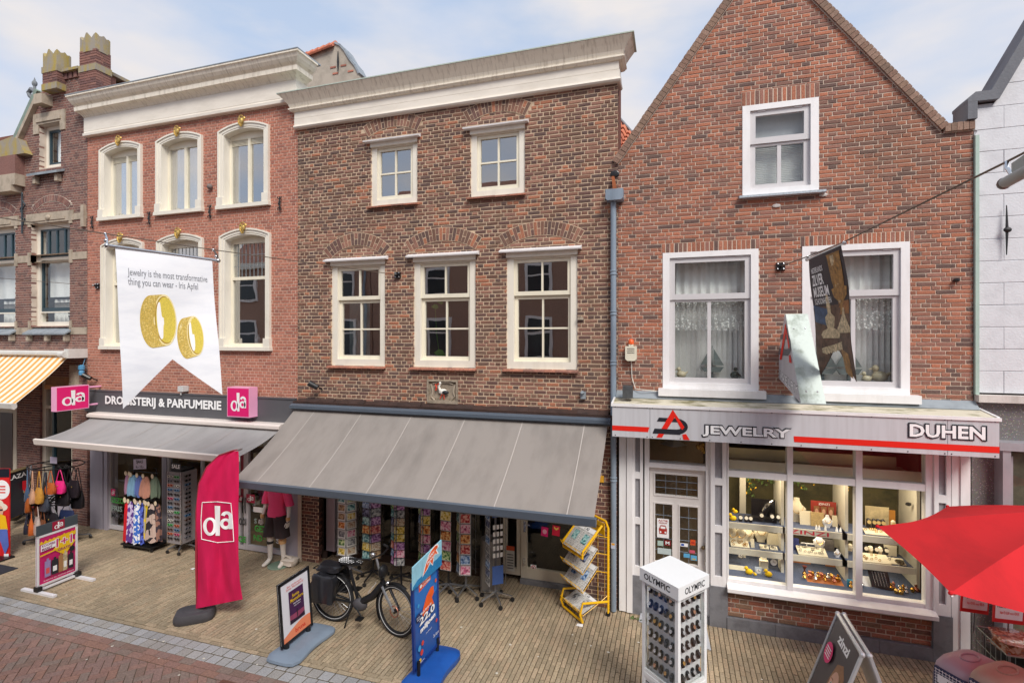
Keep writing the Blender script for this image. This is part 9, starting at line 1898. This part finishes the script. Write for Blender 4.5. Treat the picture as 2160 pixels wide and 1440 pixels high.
clock(1600, zf_, .09, 'small white square alarm clock on the blue floor of the left bay', 8.35, mat('pale_blue_clock', (200,214,230),.4)); clock(1550, zf_+.14,.11, 'dark round dial clock high at the left of the floor display', 8.7, BXD); clock(1562, zf_+.10,.08, 'grey clock beside the dark clock on a cream block', 8.6, SLV); clock(1632, zf_+.06,.12, 'dark blue round clock at the right of the left bay floor', 8.55, mat('navy_clock', (40,50,80),.4)); clock(1611, zf_+.12,.08, 'white clock on a tall cream block in the left bay', 8.6, LIN)
boxd('display_block', 'display block', 1612, zf_, .11,.1,.12, LIN, 'tall cream block under a white clock in the left bay', 8.55); boxd('display_block', 'display block', 1558, zf_, .26,.16,.05, LIN, 'wide low cream block in the left bay floor display', 8.4,.05)
# middle bay
boxd('poster_card', 'display sign', 1737, zA, .34,.01,.32, mat('zinzi_card_red', (160,56,44),.5, var=.15), 'rust red portrait card on the top shelf of the middle bay', 8.82); x = xi(1737,8.8); S = Sheet((x-.17,8.805, zA),(x+.17,8.805, zA),(x-.17,8.805, zA+.32), bpy.data.objects['poster_card']); S.N = Vector((0,-1,0)); S.text('ZINZI', .3,.84,.74,.94, WPRINT, d=.006)
for k in range(3): S.box(.12+.28*k, .25,.34+.28*k, .78, mat('print_hair', (150,106,70)), d=.006); S.disc(.23+.28*k, .52,.07,.14, MC['print_skin'], d=.008)
bust(1680, zA, 1.2, 'tall cream bust cut by the left edge of the middle bay', 8.75); boxd('jewellery_card', 'display card', 1701, zA, .17,.01,.2, LIN, 'plain cream slanted board on the middle top shelf', 8.62,.05); boxd('earring_rack', 'earring rack', 1725, zA, .17,.03,.2, mat('earring_rack', (186,160,110),.5, var=.4, scale=60), 'gilded earring rack on the middle top shelf', 8.6,.03); bust(1745, zA, .62, 'small white necklace bust on the middle top shelf', 8.6, WPRINT); boxd('jewellery_card', 'display card', 1762, zA, .07,.01,.16, LIN, 'narrow cream card on the right of the middle top shelf', 8.66,.04)
for i, px in enumerate((1722,1728,1741,1765,1773)): obj_('ring_stand', 'ring stand', px, zA+.004,[(.018,0),(.012,.03),(.006,.06)], WPRINT, f"{ORD[i]} small white ring stand from the left on the middle top shelf", 8.47)
tray(1712, zB+.004,.38,.2, 'large cream chain tray on the middle lower shelf', n=22, sd=5); bust(1728, zB+.03,.75, 'white necklace bust standing behind the large chain tray', 8.66, WPRINT); bust(1766, zB, .4, 'tiny white bust at the right of the middle lower shelf', 8.5, WPRINT); boxd('velvet_pad', 'velvet pad', 1679, zB, .1,.02,.16, mat('deep_blue_velvet', (40,50,110),.9), 'deep blue velvet necklace pad on the middle lower shelf', 8.6,.06); boxd('picture_card', 'display card', 1747, zB, .16,.01,.17, mat('smoky_card', (130,124,120),.4, var=.3, scale=20), 'smoky portrait card on the middle lower shelf', 8.72); q = MB(); x = xi(1700,8.65); q.tube([(x-.08,8.6, zB+.12),(x+.1,8.6, zB+.12)],.008,6); q.tube([(x, 8.6, zB),(x, 8.6, zB+.12)],.006,6); tg(q.build('bracelet_bar', WPRINT, None), 'white T shaped bracelet bar on the middle lower shelf', 'bracelet stand')
OAK = mat('picture_frame_oak', (176,110,50),.5); boxd('framed_picture', 'picture', 1690, zf_, .26,.02,.24, OAK, 'oak picture frame at the left back of the middle floor display', 8.95); boxd('framed_picture', 'picture', 1762, zf_, .26,.02,.24, OAK, 'oak picture frame at the right back of the middle floor display', 8.95); q = MB(); [q.ball((xi(1728,8.8)+random.uniform(-.06,.06),8.8, zf_+.2+random.uniform(-.04,.05)),.022,6) for _ in range(22)]; tg(q.build('plant_ball', mat('dried_plant', (96,84,50),.8, var=.4), None), 'round dried plant between the two oak frames', 'plant')
boxd('wooden_tray', 'tray', 1742, zf_, .46,.03,.02, mat('orange_wood_tray', (186,112,60),.45), 'orange wooden tray under the gilt miniatures', 8.3,.2)
PF = [[(.02,0),(.03,.02),(.01,.05),(.022,.07),(.004,.1)],[(.03,0),(.035,.04),(.012,.06),(.02,.085),(.004,.095)],[(.015,0),(.028,.03),(.028,.05),(.01,.07)]]; NM = ['gilt', 'silver', 'brass', 'rose gold']; MM = [GLD2, SLV, mat('polished_brass', (190,140,60),.2,.9, var=.05), mat('rose_gold', (214,140,110),.2,.8, var=.05)]
for i, px in enumerate((1697,1708,1714,1720,1726,1733,1740,1748,1754,1760,1768)): obj_('miniature', 'miniature', px, zf_+.025, PF[i % 3], MM[(i*7) % 4], f"{NM[(i*7) % 4]} miniature, {ORD[i]} from the left on the wooden tray", 8.34+.06*(i % 3))
obj_('sand_timer', 'sand timer', 1697, zf_, [(.03,0),(.03,.01),(.008,.06),(.03,.11),(.03,.12)], mat('dark_red_wood', (96,30,24),.4), 'dark red sand timer at the left of the wooden tray', 8.55)
# right bay
boxd('watch_poster', 'display sign', 1850, zA, .3,.01,.30, mat('cream_watch_poster', (206,190,150),.5, var=.3, scale=10), 'cream watch poster on the top shelf of the right bay', 8.85); boxd('watch_poster', 'display sign', 1880, zA, .1,.01,.26, mat('amber_card', (206,140,50),.5, var=.2), 'amber card beside the cream watch poster', 8.87)
for i, px in enumerate((1832,1843,1852,1862,1884)): watchp(px, zA+.06, f"{ORD[i]} gold cased watch from the left on the top right shelf", 8.6, BXD if i < 4 else LIN, mat('dial_gold2', (230,206,140),.3,.3, var=0),.12)
tray(1848, zA+.004,.3,.14, 'dark rimmed cream watch tray on the top right shelf', n=8, items=GLD2, sd=6); tray(1845, zB+.004,.34,.2, 'cream watch tray with dark rim on the lower right shelf', n=9, items=GLD2, sd=7); boxd('watch_backcard', 'display sign', 1838, zB, .28,.02,.15, BXD, 'black watch card behind the lower right tray', 8.75); boxd('initial_card', 'display sign', 1878, zB, .16,.01,.16, LIN, 'cream card with two letters on the lower right shelf', 8.78)
for i, px in enumerate((1793,1826,1836,1848,1856,1869)): watchp(px, zB+.06, f"{ORD[i]} watch from the left on the lower right shelf", 8.66, BXD if i % 2 else LIN)
obj_('bangle', 'bangle', 1898, zB+.004,[(.05,0),(.055,.03),(.05,.05)], mat('brushed_bronze', (120,110,90),.25,.8), 'wide bronze bangle on the right end of the lower right shelf', 8.5); tray(1890, zB+.004,.2,.14, 'plain cream tray at the right end of the lower right shelf', n=3, sd=9)
T = thing('cutlery_box', 'open black box of silver cutlery standing in the right bay', 'cutlery set', (xi(1858,8.4),8.4, zf_)); x = xi(1858,8.4); q = MB(); q.slab((x-.12,8.36, zf_+.02),(x+.12,8.34, zf_+.0),(x+.1,8.46, zf_+.22),(x-.14,8.48, zf_+.23),.02); q.build('box', BXD, T)
for k in range(5): u = -.075+.036*k; q = MB(); q.tube([(x+u, 8.345+.01, zf_+.04),(x+u-.015,8.43, zf_+.17),(x+u-.02,8.445, zf_+.2)],[.004,.004,.010],6); q.build('cutlery', SLV, T)
for i, px in enumerate((1795,1818,1880,1885,1890,1898,1905,1855,1900,1912,1925,1932)): obj_('silver_figure', 'miniature', px, zf_, PF[(i*2) % 3], MM[(i*5) % 4], f"{NM[(i*5) % 4]} ornament, {ORD[i]} of those around the cutlery box", 8.28+.05*(i % 4))
boxd('price_list', 'display card', 1822, zf_, .2,.01,.1, WPRINT, 'white chart of small charms left of the cutlery box', 8.4,.1); boxd('framed_picture', 'picture', 1794, zf_, .08,.02,.1, mat('frame_cyan', (60,150,190),.4), 'small blue framed picture at the left of the right bay floor', 8.3)
T = thing('security_camera', 'small dark camera on the right wall of the display window', 'camera', (b+.05,8.6,2.0)); q = MB(); q.ball((b+.04,8.6, at(1945,1065,8.6)[1]),.03,8,(1.3,1,.9)); q.build('camera_body', BXD, T)
# lit spot lamps in the display
EM = mat('lamp_glow', (255,214,150),.5, var=0, emit=9)
for i, px in enumerate((1565,1692,1827)):
 x = xi(px, 8.5); T = thing('ceiling_spot', ['left', 'middle', 'right'][i]+' round lit spot lamp in the display ceiling', 'spot lamp', (x, 8.5, zc2_+.02)); q = MB(); q.lathe([(.05,0),(.05,.008)],(x, 8.5, zc2_+.022),18); q.build('lamp_lens', EM, T); q = MB(); q.lathe([(.062,0),(.056,.01),(.056,.0)],(x, 8.5, zc2_+.021),18); q.build('lamp_rim', SLV, T)
 q = MB(); q.tube([(x+.06,8.55, zc2_+.03),(x+.2,8.5, zc2_+.05),(x+.35,8.56, zc2_+.03),(x+.5,8.5, zc2_+.04)],.008,5); q.build('lamp_cable', BLK, T)
 for dy, zz, pw_ in ((8.3, zc2_-.03,3.6), ):
  l = bpy.data.lights.new('spot_lamp_light', 'AREA'); l.shape = 'RECTANGLE'; l.size = .5; l.size_y = .2; l.energy = pw_; l.color = (1,.82,.58); o = bpy.data.objects.new('spot_lamp_light', l); link(o, T); o.location = Vector(((bays[i][0]+bays[i][1])/2,8.42, zz))-T.location; o.rotation_euler = (rad(14),0,0)
for i, (p, q_) in enumerate(bays):
 for z in (zA-.03, zB-.03): l = bpy.data.lights.new('shelf_light', 'AREA'); l.shape = 'RECTANGLE'; l.size = .5; l.size_y = .05; l.energy = .9; l.color = (1,.84,.60); o = bpy.data.objects.new('shelf_light', l); link(o, JW); o.location = Vector(((p+q_)/2,8.6, z))-JW.location; o.rotation_euler = (rad(10),0,0)
# pale ceiling box behind the top lights
q = MB(); q.box(a, b, 8.9,8.93, zc2_+.03, zc2_+.2); q.build('cornice_box', WARM, JW)
for i, (px, c) in enumerate(((1420,(206,200,190)),)): x = xi(px, 8.6); q = MB(); q.lathe([(.22,0),(.02,.1)],(x, 8.7,2.45),4); q.build('lamp_shade', mat('white_shade', c, .6), None, label='flat white pyramid lamp behind the pane over the shop door', cat='lamp')
q = MB(); [q.ball((xi(1478,8.5)+random.uniform(-.05,.05),8.5,2.45+random.uniform(-.06,.08)),.03,6) for _ in range(14)]; q.build('gilt_ornament', GLD2, None, label='gilded ornament behind the pane over the shop door', cat='ornament')
room(JW, XM+.2, XJ-.15,.02,2.7,9.14,11, SHOPW, 'shop_interior')
m = MB(); m.box(XM+.4, wx[0]-.3,8.9,8.95,0,2.7); m.build('inner_wall', SHOPW, JW)
